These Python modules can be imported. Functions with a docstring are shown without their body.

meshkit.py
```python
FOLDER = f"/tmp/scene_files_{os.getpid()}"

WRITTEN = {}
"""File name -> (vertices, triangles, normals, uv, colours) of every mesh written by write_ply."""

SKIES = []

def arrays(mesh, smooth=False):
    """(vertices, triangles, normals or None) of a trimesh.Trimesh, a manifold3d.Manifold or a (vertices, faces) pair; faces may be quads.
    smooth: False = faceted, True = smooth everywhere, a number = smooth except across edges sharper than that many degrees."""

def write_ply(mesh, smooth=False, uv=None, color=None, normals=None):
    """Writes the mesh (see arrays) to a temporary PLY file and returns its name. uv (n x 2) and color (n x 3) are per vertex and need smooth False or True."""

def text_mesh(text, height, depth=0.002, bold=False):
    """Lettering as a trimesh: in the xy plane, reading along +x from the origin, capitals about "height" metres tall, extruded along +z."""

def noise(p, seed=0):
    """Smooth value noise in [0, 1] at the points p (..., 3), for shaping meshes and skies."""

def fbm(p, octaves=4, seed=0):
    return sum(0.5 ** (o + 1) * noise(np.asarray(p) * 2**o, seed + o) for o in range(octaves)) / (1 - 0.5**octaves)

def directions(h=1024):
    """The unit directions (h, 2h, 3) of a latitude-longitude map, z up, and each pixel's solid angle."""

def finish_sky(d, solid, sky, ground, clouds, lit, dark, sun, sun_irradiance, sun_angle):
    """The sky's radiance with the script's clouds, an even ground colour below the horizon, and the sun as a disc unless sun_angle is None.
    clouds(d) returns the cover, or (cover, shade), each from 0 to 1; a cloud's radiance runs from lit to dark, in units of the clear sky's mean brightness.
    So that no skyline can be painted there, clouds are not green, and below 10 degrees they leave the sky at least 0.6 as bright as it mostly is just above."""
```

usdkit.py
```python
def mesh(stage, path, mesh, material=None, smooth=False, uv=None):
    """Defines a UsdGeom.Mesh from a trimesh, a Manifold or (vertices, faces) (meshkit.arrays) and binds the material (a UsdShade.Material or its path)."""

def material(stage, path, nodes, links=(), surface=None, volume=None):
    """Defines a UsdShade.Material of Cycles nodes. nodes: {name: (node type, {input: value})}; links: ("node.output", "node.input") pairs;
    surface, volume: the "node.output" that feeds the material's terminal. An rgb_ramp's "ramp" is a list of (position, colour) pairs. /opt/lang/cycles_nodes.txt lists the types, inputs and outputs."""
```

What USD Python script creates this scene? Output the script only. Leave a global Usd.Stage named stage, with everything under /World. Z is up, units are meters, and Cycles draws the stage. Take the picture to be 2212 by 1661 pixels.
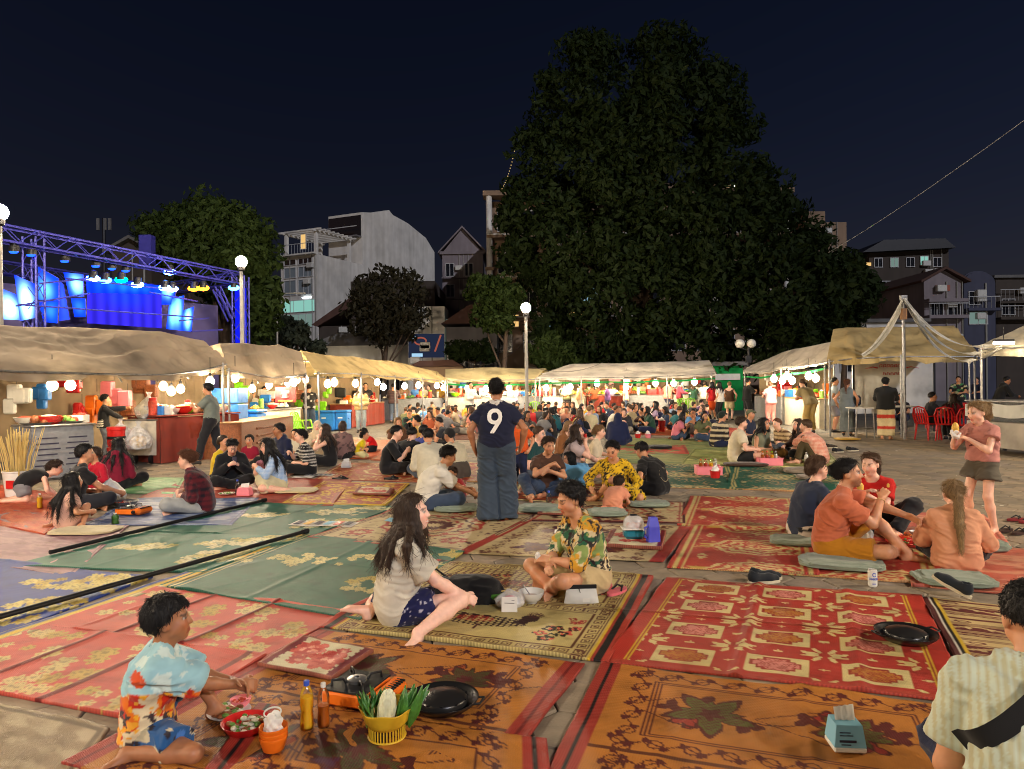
import math, random
import numpy as np, trimesh, usdkit, meshkit
from pxr import Usd, UsdGeom, UsdLux, UsdShade, Sdf, Gf, Vt
stage = Usd.Stage.CreateInMemory()
UsdGeom.SetStageUpAxis(stage, UsdGeom.Tokens.z)
UsdGeom.SetStageMetersPerUnit(stage, 1.0)
UsdGeom.Xform.Define(stage, '/World')
UsdGeom.Scope.Define(stage, '/World/Looks')
# camera, sky, distant light, exposure
EYE, FOC, CU, CV, HOR = 1.61, 1523.0, 1106.0, 830.5, 830.0     # eye height; focal length, centre and horizon in picture units
PITCH, ROLL = math.atan((CV - HOR) / FOC), math.radians(0.6)
cam = UsdGeom.Camera.Define(stage, '/World/camera')
cam.CreateHorizontalApertureAttr(36.0)
cam.CreateVerticalApertureAttr(27.035)
cam.CreateFocalLengthAttr(36.0 * FOC / 2212.0)
cam.CreateClippingRangeAttr(Gf.Vec2f(0.05, 2000))
cam.AddTranslateOp().Set(Gf.Vec3d(0, 0, EYE))
cam.AddRotateXOp().Set(90.0 - math.degrees(PITCH))
cam.AddRotateZOp().Set(-math.degrees(ROLL))
cam.CreateExposureAttr(0.0)
SUN_EL, SUN_AZ = math.radians(-5.0), math.radians(250.0)
usdkit.material(stage, '/World/Looks/night_sky', {
 's': ('sky_texture', {'sky_type': 'single_scattering', 'sun_disc': False, 'sun_elevation': math.radians(8), 'sun_rotation': SUN_AZ}),
 'h': ('hsv', {'hue': 0.5, 'saturation': 1.3, 'value': 1.0}),
 'm': ('mix_color', {'blend_type': 'multiply', 'fac': 1.0, 'b': (0.86, 0.62, 1.0)}),
 'b': ('background_shader', {'strength': 0.0065})},
 [('s.color', 'h.color'), ('h.color', 'm.a'), ('m.result', 'b.color')], surface='b.background')
dome = UsdLux.DomeLight.Define(stage, '/World/sky')
dome.CreateIntensityAttr(1.0)
UsdShade.MaterialBindingAPI.Apply(dome.GetPrim()).Bind(UsdShade.Material.Get(stage, '/World/Looks/night_sky'))
dome.GetPrim().SetCustomDataByKey('kind', 'structure')
front_light = UsdLux.DistantLight.Define(stage, '/World/unseen_front_light')  # unseen distant source behind the viewer, brightens the house fronts and side walls
front_light.CreateNormalizeAttr(True)
front_light.CreateIntensityAttr(0.33)
front_light.CreateAngleAttr(0.5)
front_light.CreateColorAttr(Gf.Vec3f(0.9, 0.9, 1.0))
front_light.AddRotateXYZOp().Set(Gf.Vec3f(64, 0, 28))
# strengths of the lamps, in view and out of view
POST_L, BULB_L, STAGE_L = 2000.0, 130.0, 1.6
# picture <-> place
def ray(u, v):
 a0, b0 = u - CU, CV - v
 a, b = a0 * math.cos(ROLL) + b0 * math.sin(ROLL), b0 * math.cos(ROLL) - a0 * math.sin(ROLL)
 cp, sp = math.cos(PITCH), math.sin(PITCH)
 return np.array([a, FOC * cp + b * sp, -FOC * sp + b * cp])
def G(u, v, z=0.0):
 d = ray(u, v)
 t = (z - EYE) / d[2]
 return np.array([d[0] * t, d[1] * t, z])
def at(u, v, y):
 d = ray(u, v)
 t = y / d[1]
 return np.array([d[0] * t, y, EYE + d[2] * t])
# prims, names, labels
_names, _mats = {}, {}
def free(parent, name):
 k = (parent, name)
 n = _names.get(k, 0)
 _names[k] = n + 1
 return f'{parent}/{name}' if n == 0 else f'{parent}/{name}_{n:03d}'
def pathof(parent):
 return '/World' if parent is None else (parent if isinstance(parent, str) else str(parent.GetPath()))
def tag(p, label=None, cat=None, group=None, kind=None):
 for k, v in (('label', label), ('category', cat), ('group', group), ('kind', kind)):
  if v:
   p.SetCustomDataByKey(k, v)
 return p
def thing(name, label, cat, loc=(0, 0, 0), yaw=0.0, group=None, kind=None, scale=None):
 x = UsdGeom.Xform.Define(stage, free('/World', name))
 x.AddTranslateOp().Set(Gf.Vec3d(*map(float, loc)))
 if yaw:
  x.AddRotateZOp().Set(-float(yaw))
 if scale:
  x.AddScaleOp().Set(Gf.Vec3f(scale, scale, scale))
 return tag(x.GetPrim(), label, cat, group, kind)
def normals_of(v, f):
 f = np.asarray(f)
 a, b, c = v[f[:, 0]], v[f[:, 1]], v[f[:, 2]]
 fn = np.cross(b - a, c - a) if f.shape[1] == 3 else np.cross(c - a, v[f[:, 3]] - b)
 n = np.zeros_like(v)
 for k in range(3):
  n[:, k] = sum(np.bincount(f[:, j], fn[:, k], len(v)) for j in range(f.shape[1]))
 return n / np.maximum(np.linalg.norm(n, axis=1, keepdims=True), 1e-12)
def put(name, v, f, m, parent=None, smooth=False, col=None, uv=None, **t):
 """One Mesh prim; v (n,3), f quads or triangles; m a material name; col and uv per vertex."""
 v, f = np.asarray(v, float), np.asarray(f)
 p = UsdGeom.Mesh.Define(stage, free(pathof(parent), name))
 if smooth is not True and smooth is not False and smooth is not None:
  vv, f, n = meshkit.arrays((v, f), smooth)
  v = vv
 else:
  n = normals_of(v, f) if smooth else None
 p.CreatePointsAttr(Vt.Vec3fArray.FromNumpy(np.ascontiguousarray(v, np.float32)))
 p.CreateFaceVertexCountsAttr(Vt.IntArray.FromNumpy(np.full(len(f), f.shape[1], np.int32)))
 p.CreateFaceVertexIndicesAttr(Vt.IntArray.FromNumpy(np.ascontiguousarray(f.astype(np.int32).ravel())))
 p.CreateSubdivisionSchemeAttr('none')
 if n is not None:
  p.CreateNormalsAttr(Vt.Vec3fArray.FromNumpy(np.ascontiguousarray(n, np.float32)))
  p.SetNormalsInterpolation('vertex')
 api = UsdGeom.PrimvarsAPI(p)
 if col is not None:
  col = np.asarray(col, np.float32)
  if col.ndim == 1:
   col = np.tile(col, (len(v), 1))
  api.CreatePrimvar('Col', Sdf.ValueTypeNames.Color3fArray, 'vertex').Set(Vt.Vec3fArray.FromNumpy(np.ascontiguousarray(col)))
 if uv is not None:
  api.CreatePrimvar('st', Sdf.ValueTypeNames.TexCoord2fArray, 'vertex').Set(Vt.Vec2fArray.FromNumpy(np.ascontiguousarray(uv, np.float32)))
 UsdShade.MaterialBindingAPI.Apply(p.GetPrim()).Bind(_mats[m])
 return tag(p.GetPrim(), **t)
ORD = ['first', 'second', 'third', 'fourth', 'fifth', 'sixth', 'seventh', 'eighth', 'ninth', 'tenth', 'eleventh', 'twelfth', 'thirteenth', 'fourteenth', 'fifteenth', 'sixteenth']
class MB:
 """Collects simple shapes that become ONE mesh."""
 def __init__(s):
  s.v, s.f, s.n = [], [], 0
 def add(s, v, f):
  v, f = np.asarray(v, float), np.asarray(f)
  if f.shape[1] == 4:
   f = np.vstack([f[:, [0, 1, 2]], f[:, [0, 2, 3]]])
  s.v.append(v); s.f.append(f + s.n); s.n += len(v)
  return s
 def tri(s, m):
  return s.add(m.vertices, m.faces)
 def box(s, c, size, yaw=0.0, bev=0.0):
  sx, sy, sz = np.array(size, float) / 2
  if bev > 0:
   b = min(bev, sx * .9, sy * .9, sz * .9)
   pts = []
   for i in (-1, 1):
    for j in (-1, 1):
     for k in (-1, 1):
      pts += [(i * (sx - b), j * (sy - b), k * sz), (i * (sx - b), j * sy, k * (sz - b)), (i * sx, j * (sy - b), k * (sz - b))]
   m = trimesh.convex.convex_hull(np.array(pts))
   v, f = np.array(m.vertices), np.array(m.faces)
  else:
   v = np.array([(i * sx, j * sy, k * sz) for i in (-1, 1) for j in (-1, 1) for k in (-1, 1)])
   f = np.array([(0, 1, 3, 2), (4, 6, 7, 5), (0, 4, 5, 1), (2, 3, 7, 6), (0, 2, 6, 4), (1, 5, 7, 3)])
  if yaw:
   a = -math.radians(yaw)
   v = v @ np.array([[math.cos(a), -math.sin(a), 0], [math.sin(a), math.cos(a), 0], [0, 0, 1]]).T
  return s.add(v + np.array(c, float), f)
 def tube(s, pts, r, n=8, cap=True):
  p = np.asarray(pts, float)
  r = np.broadcast_to(np.asarray(r, float), (len(p),))
  t = np.gradient(p, axis=0)
  t /= np.linalg.norm(t, axis=1, keepdims=True) + 1e-12
  ref = np.array([0, 0, 1.0]) if np.abs(t[:, 2]).mean() < .8 else np.array([1.0, 0, 0])
  a = np.cross(t, ref); a /= np.linalg.norm(a, axis=1, keepdims=True) + 1e-12
  b = np.cross(t, a)
  g = np.arange(n) * 2 * np.pi / n
  v = p[:, None] + r[:, None, None] * (np.cos(g)[None, :, None] * a[:, None] + np.sin(g)[None, :, None] * b[:, None])
  v = v.reshape(-1, 3)
  i, j = np.meshgrid(np.arange(len(p) - 1), np.arange(n), indexing='ij')
  q = np.stack([i * n + j, i * n + (j + 1) % n, (i + 1) * n + (j + 1) % n, (i + 1) * n + j], -1).reshape(-1, 4)[:, ::-1]
  s.add(v, q)
  if cap:
   for e, o in ((0, 1), (len(p) - 1, -1)):
    ring = v[e * n:(e + 1) * n]
    k = np.arange(n)
    fc = np.stack([np.full(n, n), k, (k + 1) % n][::1], 1)
    s.add(np.vstack([ring, p[e]]), fc[:, ::-1] if o < 0 else fc)
  return s
 def bar(s, a, b, r, n=6):
  return s.tube([a, b], r, n)
 def lathe(s, prof, c=(0, 0, 0), n=20, wob=None):
  """prof: (radius, z) pairs from the bottom up."""
  p = np.asarray(prof, float)
  g = np.arange(n) * 2 * np.pi / n
  R = p[:, 0][:, None] * (np.ones(n)[None] if wob is None else wob(g, p[:, 1]))
  v = np.stack([R * np.cos(g), R * np.sin(g), np.repeat(p[:, 1][:, None], n, 1)], -1).reshape(-1, 3) + np.array(c, float)
  i, j = np.meshgrid(np.arange(len(p) - 1), np.arange(n), indexing='ij')
  q = np.stack([i * n + j, i * n + (j + 1) % n, (i + 1) * n + (j + 1) % n, (i + 1) * n + j], -1).reshape(-1, 4)
  return s.add(v, q)
 def ball(s, c, r, sub=2):
  m = trimesh.creation.icosphere(sub, 1.0)
  return s.add(m.vertices * np.broadcast_to(np.asarray(r, float), (3,)) + np.array(c, float), m.faces)
 def grid(s, P):
  """P (n,m,3) -> sheet"""
  n, m = P.shape[:2]
  i, j = np.meshgrid(np.arange(n - 1), np.arange(m - 1), indexing='ij')
  q = np.stack([i * m + j, (i + 1) * m + j, (i + 1) * m + j + 1, i * m + j + 1], -1).reshape(-1, 4)
  return s.add(P.reshape(-1, 3), q)
 def prism(s, poly, y0, y1):
  """poly (x,z) outline extruded along y."""
  from shapely.geometry import Polygon
  m = trimesh.creation.extrude_polygon(Polygon(poly), abs(y1 - y0), engine='earcut')
  v = np.array(m.vertices)
  return s.add(np.stack([v[:, 0], max(y0, y1) - v[:, 2], v[:, 1]], 1), np.array(m.faces))
 def arr(s):
  return np.vstack(s.v), np.vstack(s.f)
 def put(s, name, m, parent=None, smooth=False, col=None, **t):
  v, f = s.arr()
  if col is not None and smooth not in (True, False):
   smooth = False
  return put(name, v, f, m, parent, smooth, col, **t)
# materials
def lin(*c):
 """0-255 display colour -> linear"""
 if len(c) == 1:
  h = c[0]
  c = (int(h[0:2], 16), int(h[2:4], 16), int(h[4:6], 16))
 x = np.array(c, float) / 255
 return np.where(x <= .04045, x / 12.92, ((x + .055) / 1.055) ** 2.4)
def _def(name, nodes, links, surface):
 _mats[name] = usdkit.material(stage, '/World/Looks/' + name, nodes, links, surface=surface)
 return name
def solid(name, c, rough=.55, metal=0.0, var=.12, scale=9.0, bump=0.0, bscale=60.0, spec=.5, **kw):
 """Colour with mottling and an uneven gloss."""
 if name in _mats:
  return name
 c = np.asarray(c, float)
 n = {'p': ('principled_bsdf', dict(metallic=metal, roughness=rough, specular_ior_level=spec, **kw)),
         't': ('texture_coordinate', {}), 'n': ('noise_texture', {'scale': scale, 'detail': 4.0}),
         'r': ('rgb_ramp', {'ramp': [(.25, tuple(c * (1 - var))), (.75, tuple(np.minimum(c * (1 + var), .95)))]}),
         'g': ('map_range', {'from_min': .2, 'from_max': .8, 'to_min': max(rough - .1, .03), 'to_max': min(rough + .12, 1.0)})}
 l = [('t.object', 'n.vector'), ('n.fac', 'r.fac'), ('r.color', 'p.base_color'), ('n.fac', 'g.value'), ('g.result', 'p.roughness')]
 if bump:
  n['bn'] = ('noise_texture', {'scale': bscale, 'detail': 3.0})
  n['b'] = ('bump', {'strength': bump, 'distance': .01})
  l += [('t.object', 'bn.vector'), ('bn.fac', 'b.height'), ('b.normal', 'p.normal')]
 return _def(name, n, l, 'p.BSDF')
def glow(name, c, strength):
 if name in _mats:
  return name
 return _def(name, {'e': ('emission', {'color': tuple(np.asarray(c, float)), 'strength': float(strength)})}, [], 'e.emission')
def vcol(name, rough=.6, spec=.4, var=.12, scale=30.0, bump=.0, bscale=200.0, sheen=0.0, **kw):
 """Reads the mesh's own colours; fine mottling and relief on top."""
 n = {'a': ('attribute', {'attribute': 'Col'}), 't': ('texture_coordinate', {}),
         'n': ('noise_texture', {'scale': scale, 'detail': 4.0}),
         'r': ('rgb_ramp', {'ramp': [(.25, (1 - var,) * 3), (.75, (1 + var,) * 3)]}),
         'm': ('mix_color', {'blend_type': 'multiply', 'fac': 1.0, 'use_clamp_result': False}),
         'p': ('principled_bsdf', dict(roughness=rough, specular_ior_level=spec, sheen_weight=sheen, **kw))}
 l = [('a.color', 'm.a'), ('t.object', 'n.vector'), ('n.fac', 'r.fac'), ('r.color', 'm.b'), ('m.result', 'p.base_color')]
 if bump:
  n['bn'] = ('noise_texture', {'scale': bscale, 'detail': 3.0})
  n['b'] = ('bump', {'strength': bump, 'distance': .004})
  l += [('t.object', 'bn.vector'), ('bn.fac', 'b.height'), ('b.normal', 'p.normal')]
 return _def(name, n, l, 'p.BSDF')
vcol('skin', rough=.48, spec=.45, var=.07, scale=40, bump=.12, bscale=300, subsurface_weight=.08, subsurface_scale=.01)
vcol('cloth', rough=.85, spec=.2, var=.1, scale=14, bump=.35, bscale=420, sheen=.15)
vcol('shiny', rough=.3, spec=.5, var=.06, scale=20)
vcol('matte', rough=.7, spec=.3, var=.12, scale=25, bump=.2, bscale=120)
_def('hair', {'a': ('attribute', {'attribute': 'Col'}), 't': ('texture_coordinate', {}), 'mp': ('mapping', {'scale': (1.0, 1.0, .12)}),
 'n': ('noise_texture', {'scale': 150.0, 'detail': 3.0}), 'r': ('rgb_ramp', {'ramp': [(.3, (.45,) * 3), (.7, (1.5,) * 3)]}),
 'm': ('mix_color', {'blend_type': 'multiply', 'fac': 1.0, 'use_clamp_result': False}), 'b': ('bump', {'strength': .7, 'distance': .006}),
 'p': ('principled_bsdf', {'roughness': .5, 'specular_ior_level': .25})},
 [('t.object', 'mp.vector'), ('mp.vector', 'n.vector'), ('n.fac', 'r.fac'), ('a.color', 'm.a'), ('r.color', 'm.b'), ('m.result', 'p.base_color'), ('n.fac', 'b.height'), ('b.normal', 'p.normal')], 'p.BSDF')
# woven plastic mats: threads across and along, drawn from the mat's own measure (metres)
_def('woven_mat', {'a': ('attribute', {'attribute': 'Col'}), 'u': ('uvmap', {'attribute': 'st'}), 's': ('separate_xyz', {}),
 'k1': ('math', {'math_type': 'multiply', 'value2': 2 * math.pi / .0085}), 's1': ('math', {'math_type': 'sine'}),
 'k2': ('math', {'math_type': 'multiply', 'value2': 2 * math.pi / .021}), 's2': ('math', {'math_type': 'sine'}),
 'x': ('math', {'math_type': 'multiply'}), 'h': ('math', {'math_type': 'multiply_add', 'value2': .5, 'value3': .5}),
 'n': ('noise_texture', {'scale': 6.0, 'detail': 5.0}), 'nf': ('noise_texture', {'scale': 260.0, 'detail': 2.0}),
 'r1': ('rgb_ramp', {'ramp': [(.0, (.66,) * 3), (1., (1.16,) * 3)]}), 'r2': ('rgb_ramp', {'ramp': [(.25, (.60, .58, .54)), (.45, (.95,) * 3), (.7, (1.10,) * 3)]}),
 'r3': ('rgb_ramp', {'ramp': [(.3, (.82,) * 3), (.7, (1.12,) * 3)]}),
 'm1': ('mix_color', {'blend_type': 'multiply', 'fac': 1.0, 'use_clamp_result': False}), 'm2': ('mix_color', {'blend_type': 'multiply', 'fac': 1.0, 'use_clamp_result': False}),
 'm3': ('mix_color', {'blend_type': 'multiply', 'fac': 1.0, 'use_clamp_result': False}),
 'b': ('bump', {'strength': .5, 'distance': .003}), 'p': ('principled_bsdf', {'roughness': .55, 'specular_ior_level': .25}),
 'tc': ('texture_coordinate', {})},
 [('u.UV', 's.vector'), ('s.y', 'k1.value1'), ('k1.value', 's1.value1'), ('s.x', 'k2.value1'), ('k2.value', 's2.value1'), ('s1.value', 'x.value1'), ('s2.value', 'x.value2'),
     ('x.value', 'h.value1'), ('u.UV', 'n.vector'), ('u.UV', 'nf.vector'), ('h.value', 'r1.fac'), ('n.fac', 'r2.fac'), ('nf.fac', 'r3.fac'), ('a.color', 'm1.a'), ('r1.color', 'm1.b'),
     ('m1.result', 'm2.a'), ('r2.color', 'm2.b'), ('m2.result', 'm3.a'), ('r3.color', 'm3.b'), ('m3.result', 'p.base_color'), ('h.value', 'b.height'), ('b.normal', 'p.normal')], 'p.BSDF')
# people: one smooth surface from rounded bones
root_hands = {}
class Vol:
 def __init__(s, lo, shape, h):
  s.lo, s.shape, s.h = np.asarray(lo, float), tuple(shape), h
  s.phi = np.full(s.shape, 1.0, np.float32)
  s.ax = [s.lo[k] + h * np.arange(s.shape[k]) for k in range(3)]
 def like(s):
  return Vol(s.lo, s.shape, s.h)
 def block(s, lo, hi):
  i0 = np.clip(np.floor((np.asarray(lo) - s.lo) / s.h).astype(int), 0, s.shape)
  i1 = np.clip(np.ceil((np.asarray(hi) - s.lo) / s.h).astype(int) + 1, 0, s.shape)
  sl = tuple(slice(a, b) for a, b in zip(i0, i1))
  if any(b <= a for a, b in zip(i0, i1)):
   return None, None
  X, Y, Z = (s.ax[k][sl[k]].astype(np.float32) for k in range(3))
  return sl, (X[:, None, None], Y[None, :, None], Z[None, None, :])
 def join(s, sl, d, k, sub=False):
  a = s.phi[sl]
  if sub:
   d = -d
   if k > 0:
    h = np.maximum(k - np.abs(a - d), 0) / k
    s.phi[sl] = np.maximum(a, d) + h * h * k * .25
   else:
    s.phi[sl] = np.maximum(a, d)
  elif k > 0:
   h = np.maximum(k - np.abs(a - d), 0) / k
   s.phi[sl] = np.minimum(a, d) - h * h * k * .25
  else:
   s.phi[sl] = np.minimum(a, d)
 def cone(s, a, b, ra, rb=None, k=.03, c0=False, c1=False, sub=False):
  rb = ra if rb is None else rb
  a, b = np.asarray(a, float), np.asarray(b, float)
  m = max(ra, rb) + k + 2.5 * s.h
  sl, P = s.block(np.minimum(a, b) - m, np.maximum(a, b) + m)
  if sl is None:
   return s
  ba = b - a
  L2 = max(float(ba @ ba), 1e-9)
  q = [P[i] - np.float32(a[i]) for i in range(3)]
  raw = (q[0] * np.float32(ba[0]) + q[1] * np.float32(ba[1]) + q[2] * np.float32(ba[2])) / np.float32(L2)
  t = np.clip(raw, 0, 1)
  d = np.sqrt(sum((q[i] - t * np.float32(ba[i])) ** 2 for i in range(3))) - (ra + (rb - ra) * t)
  L = math.sqrt(L2)
  if c0:
   d = np.maximum(d, -raw * L)
  if c1:
   d = np.maximum(d, (raw - 1) * L)
  s.join(sl, d.astype(np.float32), k, sub)
  return s
 def ell(s, c, r, R=None, k=.02, sub=False, f=None):
  c, r = np.asarray(c, float), np.broadcast_to(np.asarray(r, float), (3,))
  m = r.max() + k + 2.5 * s.h
  sl, P = s.block(c - m, c + m)
  if sl is None:
   return s
  q = np.stack(np.broadcast_arrays(*[P[i] - np.float32(c[i]) for i in range(3)]), -1)
  if R is not None:
   q = q @ np.asarray(R, np.float32)           # R columns = axes
  e = q / r.astype(np.float32)
  k0 = np.linalg.norm(e, axis=-1)
  k1 = np.linalg.norm(e / r.astype(np.float32), axis=-1)
  d = np.where(k1 > 1e-6, k0 * (k0 - 1) / np.maximum(k1, 1e-6), -r.min())
  if f is not None:
   d = f(q, d)
  s.join(sl, d.astype(np.float32), k, sub)
  return s
 def sample(s, v):
  i = np.clip(((v - s.lo) / s.h), 0, np.array(s.shape) - 1.001)
  i0 = i.astype(int); t = i - i0
  out = 0
  for a in (0, 1):
   for b in (0, 1):
    for c in (0, 1):
     w = (t[:, 0] if a else 1 - t[:, 0]) * (t[:, 1] if b else 1 - t[:, 1]) * (t[:, 2] if c else 1 - t[:, 2])
     out = out + w * s.phi[i0[:, 0] + a, i0[:, 1] + b, i0[:, 2] + c]
  return out
 def mesh(s):
  phi = s.phi
  S = phi < 0
  if not S.any():
   return None
  w = np.argwhere(S)
  a0 = np.maximum(w.min(0) - 2, 0); a1 = np.minimum(w.max(0) + 3, s.shape)
  phi = phi[a0[0]:a1[0], a0[1]:a1[1], a0[2]:a1[2]]
  phi = np.pad(phi, 1, constant_values=1.0)
  S = phi < 0
  n = np.array(phi.shape) - 1
  cnt = sum(S[i:i + n[0], j:j + n[1], k:k + n[2]].astype(np.int8) for i in (0, 1) for j in (0, 1) for k in (0, 1))
  act = (cnt > 0) & (cnt < 8)
  I = np.argwhere(act)
  idx = np.full(act.shape, -1, np.int64)
  idx[act] = np.arange(len(I))
  acc = np.zeros((len(I), 3)); num = np.zeros(len(I))
  C = {(i, j, k): phi[I[:, 0] + i, I[:, 1] + j, I[:, 2] + k].astype(float) for i in (0, 1) for j in (0, 1) for k in (0, 1)}
  for c in C:
   for axn in range(3):
    if c[axn] == 0:
     e = list(c); e[axn] = 1; e = tuple(e)
     p, q = C[c], C[e]
     x = (p < 0) != (q < 0)
     t = np.where(x, p / np.where(x, p - q, 1), 0)
     for m in range(3):
      acc[:, m] += np.where(x, c[m] + (t if m == axn else 0), 0)
     num += x
  v = (I + acc / num[:, None] + a0 - 1) * s.h + s.lo
  F = []
  for axn in range(3):
   o = [m for m in range(3) if m != axn]
   A = S.take(range(S.shape[axn] - 1), axn); B = S.take(range(1, S.shape[axn]), axn)
   x = np.argwhere(A != B)
   x = x[(x[:, o[0]] > 0) & (x[:, o[1]] > 0) & (x[:, o[0]] < n[o[0]]) & (x[:, o[1]] < n[o[1]])]
   ins = A[tuple(x.T)]
   def cell(d0, d1):
    y = x.copy(); y[:, o[0]] -= d0; y[:, o[1]] -= d1
    return idx[tuple(y.T)]
   q = np.stack([cell(1, 1), cell(0, 1), cell(0, 0), cell(1, 0)], 1)
   flip = ins if axn != 1 else ~ins
   q[~flip] = q[~flip][:, ::-1]
   F.append(q)
  F = np.vstack(F)
  return v, F[(F >= 0).all(1)]
def unit(x):
 x = np.asarray(x, float)
 return x / (np.linalg.norm(x) + 1e-12)
def ik(a, c, l1, l2, hint):
 """Middle joint of a two-bone limb from a to c, bending towards hint; also the reachable end."""
 a, c = np.asarray(a, float), np.asarray(c, float)
 d = np.linalg.norm(c - a)
 u = unit(c - a)
 d2 = min(max(d, abs(l1 - l2) * 1.05 + 1e-3), (l1 + l2) * .995)
 c = a + u * d2
 x = (l1 * l1 - l2 * l2 + d2 * d2) / (2 * d2)
 h = math.sqrt(max(l1 * l1 - x * x, 0))
 p = np.asarray(hint, float) - u * float(np.dot(hint, u))
 return a + u * x + unit(p) * h, c
def rotz(d):
 a = math.radians(d)
 return np.array([[math.cos(a), -math.sin(a), 0], [math.sin(a), math.cos(a), 0], [0, 0, 1.0]])
def rotx(d):
 a = math.radians(d)
 return np.array([[1, 0, 0], [0, math.cos(a), -math.sin(a)], [0, math.sin(a), math.cos(a)]])
def roty(d):
 a = math.radians(d)
 return np.array([[math.cos(a), 0, math.sin(a)], [0, 1, 0], [-math.sin(a), 0, math.cos(a)]])
SKIN = {'fair': lin(226, 176, 150), 'pale': lin(236, 190, 170), 'tan': lin(196, 140, 104), 'brown': lin(165, 110, 76), 'dark': lin(130, 84, 58)}
HAIR = {'black': (.010, .009, .009), 'darkbrown': (.036, .022, .015), 'brown': (.075, .042, .024), 'blond': (.30, .19, .085), 'grey': (.25, .25, .25), 'auburn': (.09, .035, .018)}
LEGS = {   # foot and knee direction for each side (x mirrored), pelvis height
 'cross': (.115, [(-.13, .25, .055), (.8, .75, .25)], [(-.10, .32, .055), (.8, .75, .25)]),
 'stand': (.93, [(.10, .0, .085), (.08, 1, 0)], [(.10, .0, .085), (.08, 1, 0)]),
 'kneel': (.23, [(.10, -.10, .055), (.15, 1, -.1)], [(.10, -.10, .055), (.15, 1, -.1)]),
 'side': (.115, [(.36, -.10, .05), (.6, 1, .1)], [(.25, .20, .06), (.3, 1, .2)]),
 'chair': (.53, [(.12, .42, .085), (.1, 1, .6)], [(.12, .46, .085), (.1, 1, .6)]),
 'kneeup': (.115, [(.10, .42, .08), (.15, .6, 1)], [(-.16, .30, .055), (.9, .8, .2)]),
 'long': (.115, [(.12, .78, .07), (.1, .2, 1)], [(.16, .74, .07), (.1, .2, 1)]),
 'hug': (.115, [(.10, .38, .08), (.12, .6, 1)], [(.12, .40, .08), (.12, .6, 1)]),
}
ARMS = {   # hand target from the pelvis (x outwards), elbow direction (x outwards)
 'lap': [(.06, .24, .12), (.7, -.5, -.5)],
 'knees': [(.24, .30, .16), (.7, -.5, -.4)],
 'down': [(.27, .06, -.02), (.6, -.6, -.2)],
 'eat': [(.05, .24, .46), (.7, -.1, -.8)],
 'hold': [(.07, .34, .30), (.7, -.3, -.6)],
 'reach': [(.10, .50, .10), (.6, -.3, -.7)],
 'prop': [(.26, -.20, -.06), (.4, -.9, .1)],
 'point': [(.10, .62, .42), (.5, -.2, -.7)],
 'counter': [(.16, .42, .16), (.6, -.5, -.5)],
}
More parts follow.
